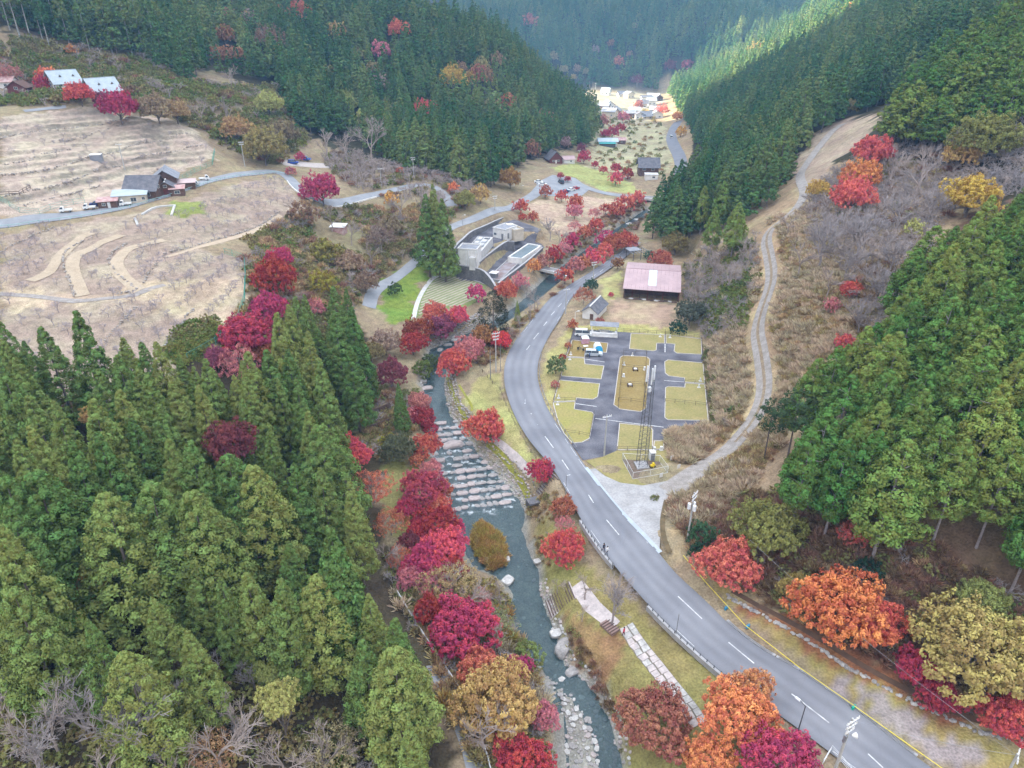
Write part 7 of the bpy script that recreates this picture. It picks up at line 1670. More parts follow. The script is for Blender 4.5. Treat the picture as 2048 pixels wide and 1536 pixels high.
def car(u, v, rz, m, label, kind='sedan', z=None, group=None):
    p = g3(u, v) if z is None else (*at_z(u, v, z), z)
    L, W, Hh, r = {'sedan': (4.3, 1.7, 1.45, .31), 'wagon': (4.5, 1.72, 1.6, .33), 'van': (4.6, 1.72, 1.85, .32), 'suv': (4.4, 1.8, 1.75, .36)}[kind]
    o = root('parked_car', (p[0], p[1], p[2] + .09), rz, label, 'car', group); h = L / 2
    nose = {'sedan': .95, 'wagon': .95, 'van': .45, 'suv': 1.0}[kind]; tail = {'sedan': .75, 'wagon': .05, 'van': .03, 'suv': .08}[kind]
    car_body(o, [(-h, .32), (-h, .70), (-h + .06, .92), (h - nose - .25, .95), (h - .15, .80), (h, .62), (h, .32), (h - .6, .20), (-h + .6, .20)], W, m, .0)
    xa, xb = -h + tail, h - nose
    car_body(o, [(xa, .90), (xa + .18 + tail * .5, Hh - .06), (xb - .75, Hh - .06), (xb, .90)], W - .08, M_GLASS, .22, 'windows')
    b = MB(); b.add([(xa + .16 + tail * .5, s * (W / 2 - .20), Hh - .07) for s in (-1, 1)] + [(xb - .72, s * (W / 2 - .20), Hh - .07) for s in (1, -1)] + [(xa + .26 + tail * .5, s * (W / 2 - .26), Hh) for s in (-1, 1)] + [(xb - .85, s * (W / 2 - .26), Hh) for s in (1, -1)], [(3,2,1,0),(4,5,6,7),(0,1,5,4),(1,2,6,5),(2,3,7,6),(3,0,4,7)]); b.build('roof', m, o)
    for xq in (xa + .2 + tail * .4, (xa + xb) / 2 - .1):
        for s in (-1, 1): b = MB(); b.tube([(xq, s * (W / 2 - .03), .9), (xq + .06, s * (W / 2 - .17), Hh - .06)], .045, 4); b.build('pillar', m, o)
    for x in (-h + .78, h - .82):
        for y in (-W / 2 + .10, W / 2 - .10): wheel(o, x, y, r)
    for s in (-1, 1):
        b = MB(); b.box((h - .03, s * (W / 2 - .28), .68), (.12, .36, .16)); b.build('headlight', M_HEADL, o)
        b = MB(); b.box((-h + .01, s * (W / 2 - .22), .78), (.10, .26, .2)); b.build('tail_light', M_TAILL, o)
    return o
def kei_truck(u, v, rz, label, m=P_WHITE, group='white farm trucks at the orchard'):
    p = g3(u, v); o = root('farm_truck', (p[0], p[1], p[2] + .09), rz, label, 'truck', group)
    car_body(o, [(.45, .30), (.45, 1.72), (1.15, 1.74), (1.55, 1.05), (1.68, .95), (1.68, .30)], 1.46, m, .06, 'cab')
    car_body(o, [(.62, 1.08), (.62, 1.62), (1.18, 1.64), (1.50, 1.10)], 1.49, M_GLASS, .06, 'windows')
    b = MB(); b.box((-.65, 0, .62), (2.1, 1.46, .12)); b.box((-.65, .71, .80), (2.1, .05, .28)); b.box((-.65, -.71, .80), (2.1, .05, .28)); b.box((-1.68, 0, .80), (.05, 1.46, .28)); b.build('cargo_bed', m, o)
    for x in (-1.0, 1.05):
        for y in (-.62, .62): wheel(o, x, y, .27)
    for s in (-1, 1): b = MB(); b.box((1.69, s * .5, .78), (.06, .24, .16)); b.build('headlight', M_HEADL, o)
kei_truck(133, 425, 3.5, 'white farm truck, leftmost on the orchard road'); kei_truck(180, 419, 3.5, 'white farm truck beside the dark car'); kei_truck(252, 412, 3.5, 'white farm truck before the cream packing shed'); kei_truck(387, 372, .35, 'white farm truck right of the stalls'); kei_truck(409, 361, .35, 'white farm truck furthest up the orchard road')
car(196, 412, .35, P_NAVY, 'dark car beside the rusty roofed hut')
car(587, 328, .05, P_BLUE, 'blue car left of the two in the gravel bay', 'suv'); car(612, 321, -.1, P_BLUE, 'blue car right of the two in the gravel bay', 'suv')
car(1122, 367, 1.9, P_BLACK, 'black car alone in the car park', 'van'); car(1131, 385, .7, P_NAVY, 'navy car at the car park edge'); car(1142, 382, .7, P_WHITE, 'white car second in the car park row'); car(1151, 379, .7, P_RED, 'red car third in the car park row'); car(1077, 366, 0, P_WHITE, 'white car at the lane end of the car park'); car(1085, 371, 0, P_WHITE, 'white car beside the rust brown round tree')
car(1342, 276, 1.5, P_WHITE, 'white car driving on the far road', 'van')
car(1187, 711, -.12, P_SILV, 'pale silver wagon on the camp bay beside the blue tent', 'wagon', 0.0)
car(1166, 671, -.1, P_WHITE, 'white van behind the pink canopy tent', 'van', 0.0)

# ------------------------------------------------------------------ tents and camp table
def tents():
    x, y = at_z(1197, 704, 0); o = root('dome_tent', (x, y, .08), .06, 'white tent with blue skirt on the camp lawn', 'tent')
    a, d, h = 1.05, 2.4, 1.7
    pr = [(-a, 0), (-a * .93, h * .55), (-a * .6, h * .9), (0, h), (a * .6, h * .9), (a * .93, h * .55), (a, 0)]
    b = MB(); vs_ = [(x_, y_, z_) for y_ in (0, d * .5, d) for x_, z_ in pr]; b.add(vs_, [(i + 7 * k, i + 1 + 7 * k, i + 8 + 7 * k, i + 7 + 7 * k) for k in range(2) for i in range(6)]); b.build('canopy', mat('tent_white', (.80,.84,.86), (.74,.78,.80), 1, .7), o)
    b = MB(); b.add([(x_, 0, z_) for x_, z_ in pr] + [(x_ * 1.12, -.55, 0) for x_, _ in pr], [tuple(range(6, -1, -1))] + [(i, i + 1, i + 8, i + 7) for i in range(6)]); b.build('front_panel', mat('tent_blue', (.03,.36,.62), (.02,.28,.5), 1, .6), o)
    for s in (-1, 1): b = MB(); b.tube([(s * a, 0, 0), (s * a * .6, .0, h * .9), (0, 0, h)], .02, 4); b.build('tent_pole', M_STEEL, o)
    x, y = at_z(1171, 689, 0); o = root('canopy_tent', (x, y, .08), .05, 'pink legged canopy tent with white top behind the wagon', 'tent')
    pk = mat('tent_pink', (.50,.27,.31), (.42,.22,.26), 1, .7)
    b = MB(); q = [(-.95, 0), (.95, 0), (.95, 1.9), (-.95, 1.9)]
    b.add([(x_, y_, 1.55) for x_, y_ in q] + [(-.4, .95, 2.15), (.4, .95, 2.15)], [(0, 1, 5, 4), (1, 2, 5), (2, 3, 4, 5), (3, 0, 4)]); b.build('canopy', mat('tent_white', (.8,.84,.86)), o)
    for x_, y_ in q: b = MB(); b.tube([(x_ * 1.25, y_ - .15 if y_ == 0 else y_ + .15, 0), (x_, y_, 1.55)], .06, 5); b.build('leg', pk, o)
    b = MB(); b.box((0, .95, .12), (1.9, 1.8, .2)); b.build('ground_sheet', pk, o)
    b = MB(); b.add([(-1.0, -.02, 1.05), (1.0, -.02, 1.05), (.95, 0, 1.55), (-.95, 0, 1.55)], [(0, 1, 2, 3)]); b.add([(-1.0, -.05, 1.05), (1.0, -.05, 1.05), (.95, -.03, 1.55), (-.95, -.03, 1.55)], [(3, 2, 1, 0)]); b.build('valance', pk, o)
    x, y = at_z(1171, 697, 0); o = root('camp_table', (x, y, .07), .2, 'white folding table on the camp lawn', 'table')
    b = MB(); b.box((0, 0, .68), (1.3, .7, .05)); b.build('top', M_WHITE, o)
    for sx in (-.55, .55):
        for sy in (-.28, .28): b = MB(); b.tube([(sx, sy, 0), (sx, sy, .66)], .025, 4); b.build('leg', M_STEEL, o)
    for k, (u, v, lab) in enumerate(((1156, 702, 'dark camp chair left of the table'), (1161, 699, 'dark camp chair nearest the table'), (1167, 704, 'dark camp chair before the wagon tail'))):
        x, y = at_z(u, v, 0); o = root('camp_chair', (x, y, .07), k * 1.3, lab, 'chair', 'dark camp chairs')
        b = MB(); b.box((0, 0, .42), (.5, .5, .06)); b.build('seat', P_BLACK, o); b = MB(); b.box((0, .26, .72), (.5, .05, .55)); b.build('backrest', P_BLACK, o)
        for sx in (-.22, .22):
            for sy in (-.22, .22): b = MB(); b.tube([(sx, sy, 0), (sx, sy, .42)], .02, 4); b.build('leg', M_DARKST, o)
tents()

# ------------------------------------------------------------------ people
def person(x, y, z, rz, label, top, legs, hairc=(.02,.015,.012), stride=.16, hold=None):
    J = {'pel': (0,0,.93,.15), 'bel': (0,0,1.10,.14), 'chs': (0,.01,1.32,.165), 'nek': (0,0,1.47,.06), 'hed': (0,.02,1.56,.085), 'crn': (0,.02,1.66,.095), 'shl': (-.19,0,1.40,.07), 'shr': (.19,0,1.40,.07),
         'ell': (-.26,-.02,1.14,.05), 'elr': (.26,.04,1.14,.05), 'wrl': (-.27,.08,.92,.035), 'wrr': (.27,.10,.92,.035), 'hal': (-.27,.11,.84,.04), 'har': (.27,.13,.84,.04),
         'hil': (-.10,0,.88,.10), 'hir': (.10,0,.88,.10), 'knl': (-.11,stride*.6,.50,.07), 'knr': (.11,-stride*.3,.50,.07), 'anl': (-.11,stride,.09,.045), 'anr': (.11,-stride,.10,.045), 'tol': (-.11,stride+.16,.04,.045), 'tor': (.11,-stride+.16,.04,.045)}
    E = [('pel','bel'),('bel','chs'),('chs','nek'),('nek','hed'),('hed','crn'),('chs','shl'),('chs','shr'),('shl','ell'),('shr','elr'),('ell','wrl'),('elr','wrr'),('wrl','hal'),('wrr','har'),('pel','hil'),('pel','hir'),('hil','knl'),('hir','knr'),('knl','anl'),('knr','anr'),('anl','tol'),('anr','tor')]
    ks = list(J); me = bpy.data.meshes.new('body'); me.from_pydata([J[k][:3] for k in ks], [(ks.index(a), ks.index(b)) for a, b in E], []); me.update()
    t = bpy.data.objects.new('body_tmp', me); COL.objects.link(t)
    sk = t.modifiers.new('skin', 'SKIN'); t.modifiers.new('sub', 'SUBSURF').levels = 2; t.modifiers['sub'].render_levels = 2
    for i, k in enumerate(ks): me.skin_vertices[0].data[i].radius = (J[k][3], J[k][3] * .85); me.skin_vertices[0].data[i].use_root = (k == 'pel')
    dg = bpy.context.evaluated_depsgraph_get(); bm_ = bpy.data.meshes.new_from_object(t.evaluated_get(dg)); bpy.data.objects.remove(t)
    sk_ = mat('skin', (.50,.32,.24), (.44,.28,.20), 3, .6); mt = mat('cloth_%.2f_%.2f_%.2f' % top, top, None, 4, .9); ml = mat('cloth_%.2f_%.2f_%.2f' % legs, legs, None, 4, .9)
    bm_.materials.clear()
    for m_ in (sk_, mt, ml, M_BLACK): bm_.materials.append(m_)
    for f in bm_.polygons:
        c = f.center; f.material_index = 0 if (c.z > 1.47 or (c.z < .90 and abs(c.x) > .22)) else (1 if c.z > .90 else (3 if c.z < .10 else 2)); f.use_smooth = True
    o = root('person', (x, y, z), rz, label, 'person'); b_ = link('body', bm_, o)
    h = MB(); bmh = bmesh.new(); bmesh.ops.create_icosphere(bmh, subdivisions=2, radius=.118)
    h.add([(v.co.x, v.co.y + .0, v.co.z + 1.66) for v in bmh.verts], [tuple(v.index for v in f.verts) for f in bmh.faces if f.calc_center_median().z > -.02 or f.calc_center_median().y < -.02]); bmh.free(); h.build('hair', mat('hair_dark', hairc, None, 4, .7), o, True)
    f = MB(); f.box((0, .125, 1.585), (.03, .04, .05)); f.build('nose', sk_, o)
    for s in (-1, 1): f = MB(); f.box((s * .035, .112, 1.625), (.022, .012, .014)); f.build('eye', M_BLACK, o)
    f = MB(); f.box((0, .112, 1.54), (.05, .012, .012)); f.build('mouth', mat('lips', (.4,.15,.13)), o)
    for s in (-1, 1):
        for k in range(5):
            f = MB(); xx = s * .27 + (k - 2) * .016; f.tube([(xx, .10, .84), (xx, .13, .79), (xx - s * .005, .15, .755 + .02 * (k == 0))], .009, 4); f.build('finger', sk_, o)
    return o
x, y = at_z(1207, 1103, .06); person(x, y, .07, -2.5, 'person in dark jacket walking on the road edge', (.04,.04,.06), (.05,.05,.09))
x, y = at_z(1214, 1109, .06); person(x, y, .07, -2.5, 'person in white top walking beside the dark jacketed one', (.78,.78,.78), (.03,.03,.05), stride=-.14)
q = g3(1247, 1272); person(q[0], q[1], q[2] + .06, 1.0, 'person in red jacket on the flagged path', (.60,.02,.07), (.10,.03,.05))
x, y = at_z(1179, 716, 0); person(x, y, .07, 1.2, 'person in blue clothes at the silver wagon door', (.05,.12,.34), (.04,.07,.20), stride=.05)

# ------------------------------------------------------------------ weirs, boulders, river walls
def rock_mesh(name, seed, m, sub=2):
    r = random.Random(seed); bm = bmesh.new(); bmesh.ops.create_icosphere(bm, subdivisions=sub, radius=1)
    ph = [(Vector((r.uniform(-1, 1), r.uniform(-1, 1), r.uniform(-1, 1))) * 2.2, r.uniform(0, 6.28)) for _ in range(5)]
    for v in bm.verts:
        d = v.co.copy(); k = 1 + sum(.09 * math.sin(d.dot(a) + b) for a, b in ph) + r.uniform(-.04, .04)
        c = d * k; v.co = Vector((max(-.82, min(.82, c.x)), max(-.82, min(.82, c.y)), max(-.75, min(.68, c.z)))) / .82
    me = bpy.data.meshes.new(name); bm.to_mesh(me); bm.free(); me.materials.append(m)
    return me
RK = [rock_mesh('stone', i, [M_STONE, M_STONE_PINK, M_STONE_PALE][i % 3], 1) for i in range(9)]
RKB = [rock_mesh('boulder', 40 + i, [M_STONE, M_STONE_PINK, M_STONE_PALE][i % 3], 3) for i in range(6)]
RKL = [rock_mesh('stone', 60 + i, [M_STONE, M_STONE_PINK][i % 2], 2) for i in range(6)]
rr_ = random.Random(8)
for k in range(NST + 1):
    s = RAP0 + k * (RAP1 - RAP0) / NST - .15; xs = np.arange(-40, 30, .4); ys = s + .21 * xs
    k_in = np.nonzero(inside(xs, ys, RIVER))[0]
    if len(k_in) < 3: continue
    x0, x1 = xs[k_in[0]] - .6, xs[k_in[-1]] + .6; zt = -7.1 + 2.75 * k / NST
    where = 'foot of the rapids' if k == 0 else ('head of the rapids' if k == NST else 'counting from the pool, number %d' % (k + 1))
    o = root('stone_weir', ((x0 + x1) / 2, s + .21 * (x0 + x1) / 2, zt), math.atan(.21), 'row of stones across the stepped rapids, ' + where, 'weir', 'stepped weirs of the rapids')
    x = x0
    W = (x1 - x0)
    while x < x1:
        L = rr_.uniform(1.0, 2.5)
        if rr_.random() > .22:
            q = link('stone', RKL[rr_.randrange(6)], o); q.location = (x + L / 2 - (x0 + x1) / 2, rr_.uniform(-.16, .16), .02 + rr_.uniform(-.08, .10)); q.scale = (L / 2 * 1.03, rr_.uniform(.50, .78), rr_.uniform(.28, .42)); q.rotation_euler = (0, 0, rr_.uniform(-.06, .06))
        x += L + rr_.uniform(-.1, .15)
BOULD = [((906,890), (4.6, 2.6, 2.0), .25, 1, 'large flat grey boulder standing in the rapids'), ((853,776), (3.2, 2.0, 1.3), .3, 1, 'dark topped boulder in the shallows above the rapids'), ((845,765), (2.2, 1.4, .9), .0, 0, 'grey boulder upstream of the dark topped one'), ((875,745), (1.8, 1.2, .8), .6, 0, 'small grey boulder under the leaning red maple'), ((1010,1120), (1.7, 1.4, 1.1), .2, 2, 'white boulder at the island tip'), ((1016,1163), (2.0, 1.8, 1.4), .9, 2, 'white boulder below the island tip'), ((1127,1302), (3.2, 2.2, 2.2), .8, 0, 'big grey boulder on the right bank'), ((1113,1272), (2.0, 1.5, 1.2), .3, 2, 'pale boulder at the water edge above the big grey one'), ((1075,1128), (1.4, 1.1, .8), .3, 2, 'little pale boulder on the right bank'), ((912,680), (2.6, 1.6, 1.1), .3, 2, 'pale boulder in the narrow river'), ((895,690), (2.4, 1.6, 1.1), .2, 0, 'grey boulder in the narrow river'), ((880,700), (2.0, 1.5, 1.0), 1.2, 0, 'grey boulder left in the narrow river'), ((1275,440), (3.0, 2.2, 1.4), .3, 2, 'white boulder in the river by the forest'), ((1258,448), (3.0, 2.0, 1.2), .9, 2, 'white boulder left in the upstream river'), ((1253,372), (3.0, 2.4, 1.4), .3, 2, 'white boulder above the far bridge'), ((1168,1080), (1.0, .8, .6), .3, 2, 'small pale boulder on the lower lawn'), ((988,1086), (1.0, .8, .6), .4, 2, 'pale stone in the island reeds'), ((1143,1345), (2.0, 1.4, 1.2), .4, 0, 'grey boulder below the big one')]
for (u, v), d, a, mi, lab in BOULD:
    x, y = at_river(u, v); z = max(float(H(x, y)), float(water_z(y)) - .3)
    o = link('boulder', RKB[mi]); o.location = (x, y, z + d[2] * .12); o.scale = (d[0] / 2, d[1] / 2, d[2] / 2); o.rotation_euler = (0, 0, a); tag(o, lab, 'boulder')
def cobbles(name, label, line, offs, z_up, n, size, seed, m, side=1, cat='wall'):
    """stone facing of a bank, following the water edge"""
    L = resample(line, max(4, int(sum(math.dist(a, b) for a, b in zip(line[:-1], line[1:])) / .62))); t = np.gradient(L, axis=0); t /= np.linalg.norm(t, axis=1, keepdims=True); nr = np.c_[t[:, 1], -t[:, 0]] * side
    r = random.Random(seed); b = MB(); ox, oy = L[0]; oz = float(water_z(oy))
    for i in range(len(L)):
        for k in range(n):
            d = offs[0] + (offs[1] - offs[0]) * (k + r.uniform(.2, .8)) / n; x, y = L[i] + nr[i] * d; z = float(H(x, y))
            s = size * r.uniform(.6, 1.25); b.rock((x - ox, y - oy, z - oz + s * .1), (s * 1.1, s, s * .8), r.randrange(9999), r.uniform(0, 3), r.randrange(3))
    o = root(name, (ox, oy, oz), 0, label, cat); q = b.build('stones', [M_STONE, M_STONE_PINK, m], o); q['kind'] = 'stuff'
    return o
iR = [i for i, p in enumerate(R_RIGHT) if 740 <= p[1] <= 1016]
cobbles('river_wall', 'mossy stone facing along the right bank of the rapids', [RIV_R[i] for i in iR], (-.2, 3.0), 1, 5, .62, 3, mat('mossy_stone', (.20,.185,.10), (.27,.24,.18), 1.5, .95), -1)
cobbles('river_wall', 'tall stone wall on the left bank below the plum maples', [at_river(*p) for p in [(958,641),(930,655),(905,668),(875,680),(852,693)]], (-.2, 3.2), 1, 5, .7, 4, M_STONE, -1)
cobbles('river_wall', 'stone edging along the right bank of the calm pool', [at_river(*p) for p in [(1080,1170),(1085,1200),(1100,1240),(1110,1270),(1125,1300),(1132,1330),(1160,1352),(1190,1387),(1215,1432),(1235,1482),(1245,1536)]], (-.3, 1.4), 1, 2, .6, 5, M_STONE_PALE, -1)
iL = [i for i, p in enumerate(R_LEFT) if 840 <= p[1] <= 1045]
cobbles('river_wall', 'low stone edging along the left bank of the rapids', [RIV_L[i] for i in iL], (-.3, 1.2), 1, 2, .6, 6, M_STONE_PALE, 1)
RP = [rock_mesh('gravel_source', 80 + i, [M_STONE, M_STONE_PALE, M_STONE_PINK][i % 3], 1) for i in range(4)]
gp = []
for poly, sp in (([(1078,1345),(1110,1400),(1130,1450),(1130,1600),(1260,1600),(1235,1480),(1205,1420),(1165,1375),(1120,1352)], .75), ([(852,695),(905,668),(960,645),(990,670),(930,715),(893,742),(860,745)], 1.1), ([(1255,432),(1215,455),(1170,490),(1190,505),(1240,470),(1290,435)], 1.6), ([(840,760),(862,745),(875,760),(862,800),(848,800)], 1.0)):
    w = [at_river(*p) for p in poly]; x, y = poisson(w, sp, 41); gp.append(np.c_[x, y, H(x, y) + .05])
w = RIVER; x, y = poisson([p for p in w if p[1] < 108], 1.9, 43); k = inside(x, y, RIVER); gp.append(np.c_[x[k], y[k], H(x[k], y[k]) + .0])
gp = np.concatenate(gp); rg = np.random.default_rng(9); sz = rg.gamma(2.0, .07, len(gp)) + .07
scatter('river_gravel', 'pale cobbles and gravel along the river bed', 'gravel', gp, rg.uniform(0, 6.28, len(gp)), np.c_[sz * 1.2, sz, sz * .7], rg.integers(0, 4, len(gp)), RP)
strip('mossy_ledge', [g(u, v) for u, v in [(893,752),(905,790),(925,830),(943,862)]], .8, M_MOSS, .12, across=2, lower=False)
strip('mossy_ledge', [g(u, v) for u, v in [(975,888),(1000,905),(1030,945),(1055,985),(1062,1012)]], .9, M_MOSS, .12, across=2, lower=False)
strip('mossy_ledge', [g(u, v) for u, v in [(918,770),(930,790),(945,812),(944,822)]], .5, M_MOSS, .10, across=2, lower=False)
strip('riverside_path', gl([(985,880),(1010,895),(1040,922),(1062,950)]), 1.2, M_FLAG, .08, across=2, lower=False)

# ------------------------------------------------------------------ paths, steps, walls of the riverside
def flag_path(name, line, w, seed):
    l, r = around(line, w); o = strip(name, line, w, mat('path_joint', (.22,.19,.15), (.17,.15,.12), 1, 1), .05, lower=False)
    L, R = resample(l, max(4, int(sum(math.dist(a, b) for a, b in zip(line[:-1], line[1:])) / 1.0))), None; R = resample(r, len(L)); rn = random.Random(seed)
    for i in range(len(L) - 1):
        m = rn.uniform(.4, .6)
        for a0, a1 in ((0.02, m - .03), (m + .03, .98)):
            e = rn.uniform(-.06, .06); q = [L[i] + (R[i] - L[i]) * a0, L[i] + (R[i] - L[i]) * (a1 + e), L[i + 1] + (R[i + 1] - L[i + 1]) * (a1 - e), L[i + 1] + (R[i + 1] - L[i + 1]) * a0]
            c = sum(q) / 4; q = [c + (p - c) * rn.uniform(.88, .96) for p in q]; z = [float(H(*p)) for p in q]
            b = MB(); h = rn.uniform(.10, .14); b.prism([tuple(p) for p in q], [v - .05 for v in z], [v + h for v in z]); b.build('flagstone', M_FLAG if rn.random() < .7 else M_STONE_PALE, o)
flag_path('stone_path', gl([(1252,1252),(1275,1290),(1310,1332),(1345,1378),(1385,1425),(1400,1450)]), 2.2, 3)
def steps(name, label, a, b_, w, n, m, m2=None):
    A, B = g3(*a), g3(*b_); rz = math.atan2(B[1] - A[1], B[0] - A[0]); L = math.dist(A[:2], B[:2]); o = root(name, A, rz, label, 'steps')
    for k in range(n):
        b = MB(); z = (B[2] - A[2]) * (k + 1) / n; b.box((L * (k + .5) / n, 0, z - .08), (L / n * .97, w, .36)); t = b.build('tread', m, o)
        if m2: e = MB(); e.box((L * k / n + .05, 0, z + .17), (.14, w + .03, .10)); e.build('nosing', m2, t)
steps('stone_steps', 'broad stone steps down to the calm pool', (1096,1222), (1146,1180), 3.6, 11, M_FLAG, M_WOOD_DARK)
steps('stone_steps', 'short brown steps on the flagged path', (1238,1262), (1212,1240), 2.6, 6, mat('brown_step', (.30,.20,.18), (.24,.16,.14), 1, .9), M_WOOD_DARK)
steps('timber_steps', 'steep timber steps under the crimson roadside maple', (1078,992), (1112,952), 2.4, 9, M_STONE, M_WOOD_DARK)
b = MB(); x, y, z = g3(1078, 1003); b.box((0, 0, .5), (4.6, 2.0, .4)); b.box((0, .8, -.2), (4.6, .4, 1.4)); o = b.build('culvert_slab', M_CONC_DARK); o.location = (x, y, z - .1); o.rotation_euler = (0, 0, .35); tag(o, 'dark concrete culvert slab below the timber steps', 'culvert')
for k, (a, c) in enumerate((((722,838), (782,824)), ((735,862), (780,852)), ((742,848), (765,843)))):
    A, B = g3(*a), g3(*c); rz = math.atan2(B[1] - A[1], B[0] - A[0]); L = math.dist(A[:2], B[:2]); o = root('timber_revetment', A, rz, ['upper', 'lower', 'middle'][k] + ' dark timber revetment on the left bank', 'revetment', 'timber revetments on the left bank')
    for j in range(3): b = MB(); b.box((L / 2, .12 * j, .2 + .3 * j), (L, .22, .28)); b.build('log', M_WOOD_DARK, o)
    for j in range(4): b = MB(); b.tube([(L * (j + .5) / 4, -.15, -.4), (L * (j + .5) / 4, -.15, 1.0)], .09, 6); b.build('stake', M_BROWNW, o)
# kerb wall with posts on the river side of the road
def road_side(k0, k1, q): return [tuple(RLs[i] + (RRs[i] - RLs[i]) * q) for i in range(k0, k1)]
def guard_kerb(line, lab):
    wall_along('guard_kerb', lab, line, [.42], [-.5], .38, M_CONC, 'kerb')
    fence('guard_rail', lab.replace('concrete kerb', 'row of dark guard posts'), line, .85, 3.2, M_DARKST, (.9,), .07, .03, cat='guard rail', zf=lambda x, y: .05)
def ridx(v): return int(np.argmin([abs(proj(p[0], p[1], 0)[1] - v) for p in RLs]))
guard_kerb(road_side(ridx(1045), ridx(1140), -.055), 'concrete kerb with the walkers beside it')
guard_kerb(road_side(ridx(1215), ridx(1425), -.06), 'long concrete kerb above the lower lawn')
fence('guard_rail', 'dark post and rope rail round the inside of the road bend', [g(u, v) for u, v in [(955,727),(965,745),(985,768),(1000,780),(1012,812),(1030,850),(1052,890),(1072,920)]], .9, 2.6, FB_, (.55, .95), .06, .025, cat='guard rail')
fence('guard_rail', 'low guard rail on the camp side of the road bend', [tuple(RLs[i] + (RRs[i] - RLs[i]) * 1.05) for i in range(ridx(705), ridx(905), 2)], .8, 2.4, M_STEEL, (.9,), .06, .06, cat='guard rail', zf=lambda x, y: .03)
# yellow rope along the verge on its posts, marker blocks
ROPE = [at_z(u, v, .5) for u, v in [(1365,1122),(1410,1170),(1490,1252),(1600,1337),(1700,1407),(1850,1512),(1930,1565)]]
fence('verge_rope', 'yellow rope on low posts along the right road verge', ROPE, .75, 6.0, M_STEEL, (.95,), .045, .055, cat='rope', m_rail=mat('yellow_rope', (.80,.66,.05), (.72,.58,.05), 2, .7), zf=lambda x, y: float(H(x, y)))
for (u, v), c, lab in (((1452,1219), (.05,.30,.52), 'blue marker block, upper, at the right road verge'), ((1495,1256), (.05,.30,.52), 'blue marker block, lower, at the right road verge'), ((1706,1418), (.02,.42,.30), 'green marker post on the right road verge')):
    x, y = at_z(u, v, 0); o = root('marker_post', (x, y, 0), .7, lab, 'marker'); b = MB(); b.box((0, 0, .35), (.7, .25, .5)); b.build('block', mat('marker_%.2f' % c[2], c, None, 2, .5), o); b = MB(); b.tube([(0, 0, -.2), (0, 0, .9)], .05, 6); b.build('stake', M_STEEL, o)
KB = MB(); KB.box((0, 0, .05), (.95, .42, .24)); KBm = KB.mesh('kerb_block', M_CONC)
kline = resample(road_side(ridx(1240), ridx(1530), 1.03), 74)
ko = link('verge_kerb', None); ko.location = (*kline[0], 0); tag(ko, 'line of separate kerb blocks along the right road edge', 'kerb')
for i in range(len(kline) - 1):
    if hashf(i, 2) < .12: continue
    q = link('kerb_block', KBm, ko); q.location = (kline[i][0] - kline[0][0], kline[i][1] - kline[0][1], 0); q.rotation_euler = (0, 0, math.atan2(*(kline[i + 1] - kline[i])[::-1]))
# pipe handrail and grey path on the left bank
strip('riverside_lane', gl([(870,1330),(905,1400),(935,1470),(955,1536),(965,1600)]), 2.6, M_ASPH_OLD, .08)
fence('pipe_handrail', 'pale pipe handrail running down the left bank', gl([(795,1190),(830,1248),(870,1310),(920,1385),(945,1430),(975,1520),(985,1560)]), 1.0, 3.0, M_WSTEEL, (.98, .5), .05, .075, cat='handrail')
# stone row beside the ditch on the right verge
cob = gl([(1455,1192),(1520,1228),(1600,1272),(1700,1338),(1800,1392),(1880,1430),(1960,1465),(2060,1485)])
b = MB(); L = resample(cob, 150); rn = random.Random(5); oz = float(H(*L[0]))
for i in range(150):
    if rn.random() < .12: continue
    x, y = L[i]; s = rn.uniform(.35, .75); b.rock((x - L[0][0] + rn.uniform(-.2, .2), y - L[0][1] + rn.uniform(-.25, .25), float(H(x, y)) - oz + .05), (s * 1.3, s, s * .7), i, rn.uniform(0, 3), rn.randrange(2))
o = root('ditch_edging', (*L[0], oz), 0, 'row of grey stones edging the ditch on the right verge', 'edging'); q = b.build('stones', [M_STONE, M_STONE_PALE], o); q['kind'] = 'stuff'
strip('ditch', [(x + .9, y + .9) for x, y in cob], .8, mat('ditch_mud', (.10,.06,.04), (.15,.09,.06), 1, .9), .04, across=2, lower=False)
# white railing at the lower edge by the pole
fence('white_railing', 'white railing at the lower edge beside the near pole', [at_z(u, v, 0) for u, v in [(1645,1528),(1662,1500),(1700,1545)]], 1.1, 1.0, M_WSTEEL, (.3, .55, .8, 1.0), .04, .03, cat='railing')
# orchard: terrace walls, nets, road rails
TW = [([(0,278),(60,264),(140,256),(210,246),(252,240)], 'highest stone terrace wall of the orchard'), ([(120,282),(180,268),(245,250)], 'short stone terrace wall under the highest one'), ([(0,332),(70,314),(140,300)], 'dark stone terrace wall left of the tank hut'), ([(0,352),(60,346),(180,320),(215,313)], 'stone terrace wall ending at the tank hut'), ([(0,396),(40,388),(120,372),(180,348),(240,334)], 'long stone terrace wall above the farmhouse'), ([(50,412),(120,396),(200,372)], 'lowest stone terrace wall above the road'), ([(200,306),(290,284),(380,268)], 'stone terrace wall right of the upper power pole'), ([(260,320),(330,305),(405,292)], 'stone terrace wall above the green net'),
  ([(184,477),(150,489),(123,513),(128,537),(140,564),(150,595)], 'curved stone terrace wall, left of the three'), ([(253,489),(222,509),(215,523),(232,547),(267,574)], 'curved stone terrace wall, middle of the three'), ([(314,530),(294,550),(290,567),(270,585),(236,588)], 'curved stone terrace wall, right of the three'), ([(273,615),(246,643),(212,684)], 'slanting stone wall behind the cedars, left'), ([(386,622),(359,653),(328,694)], 'slanting stone wall behind the cedars, right'), ([(328,509),(393,492),(454,475),(509,458),(560,424)], 'low stone edging of the tan orchard path'), ([(0,506),(51,479),(109,455)], 'raised stone wall below the orchard road')]
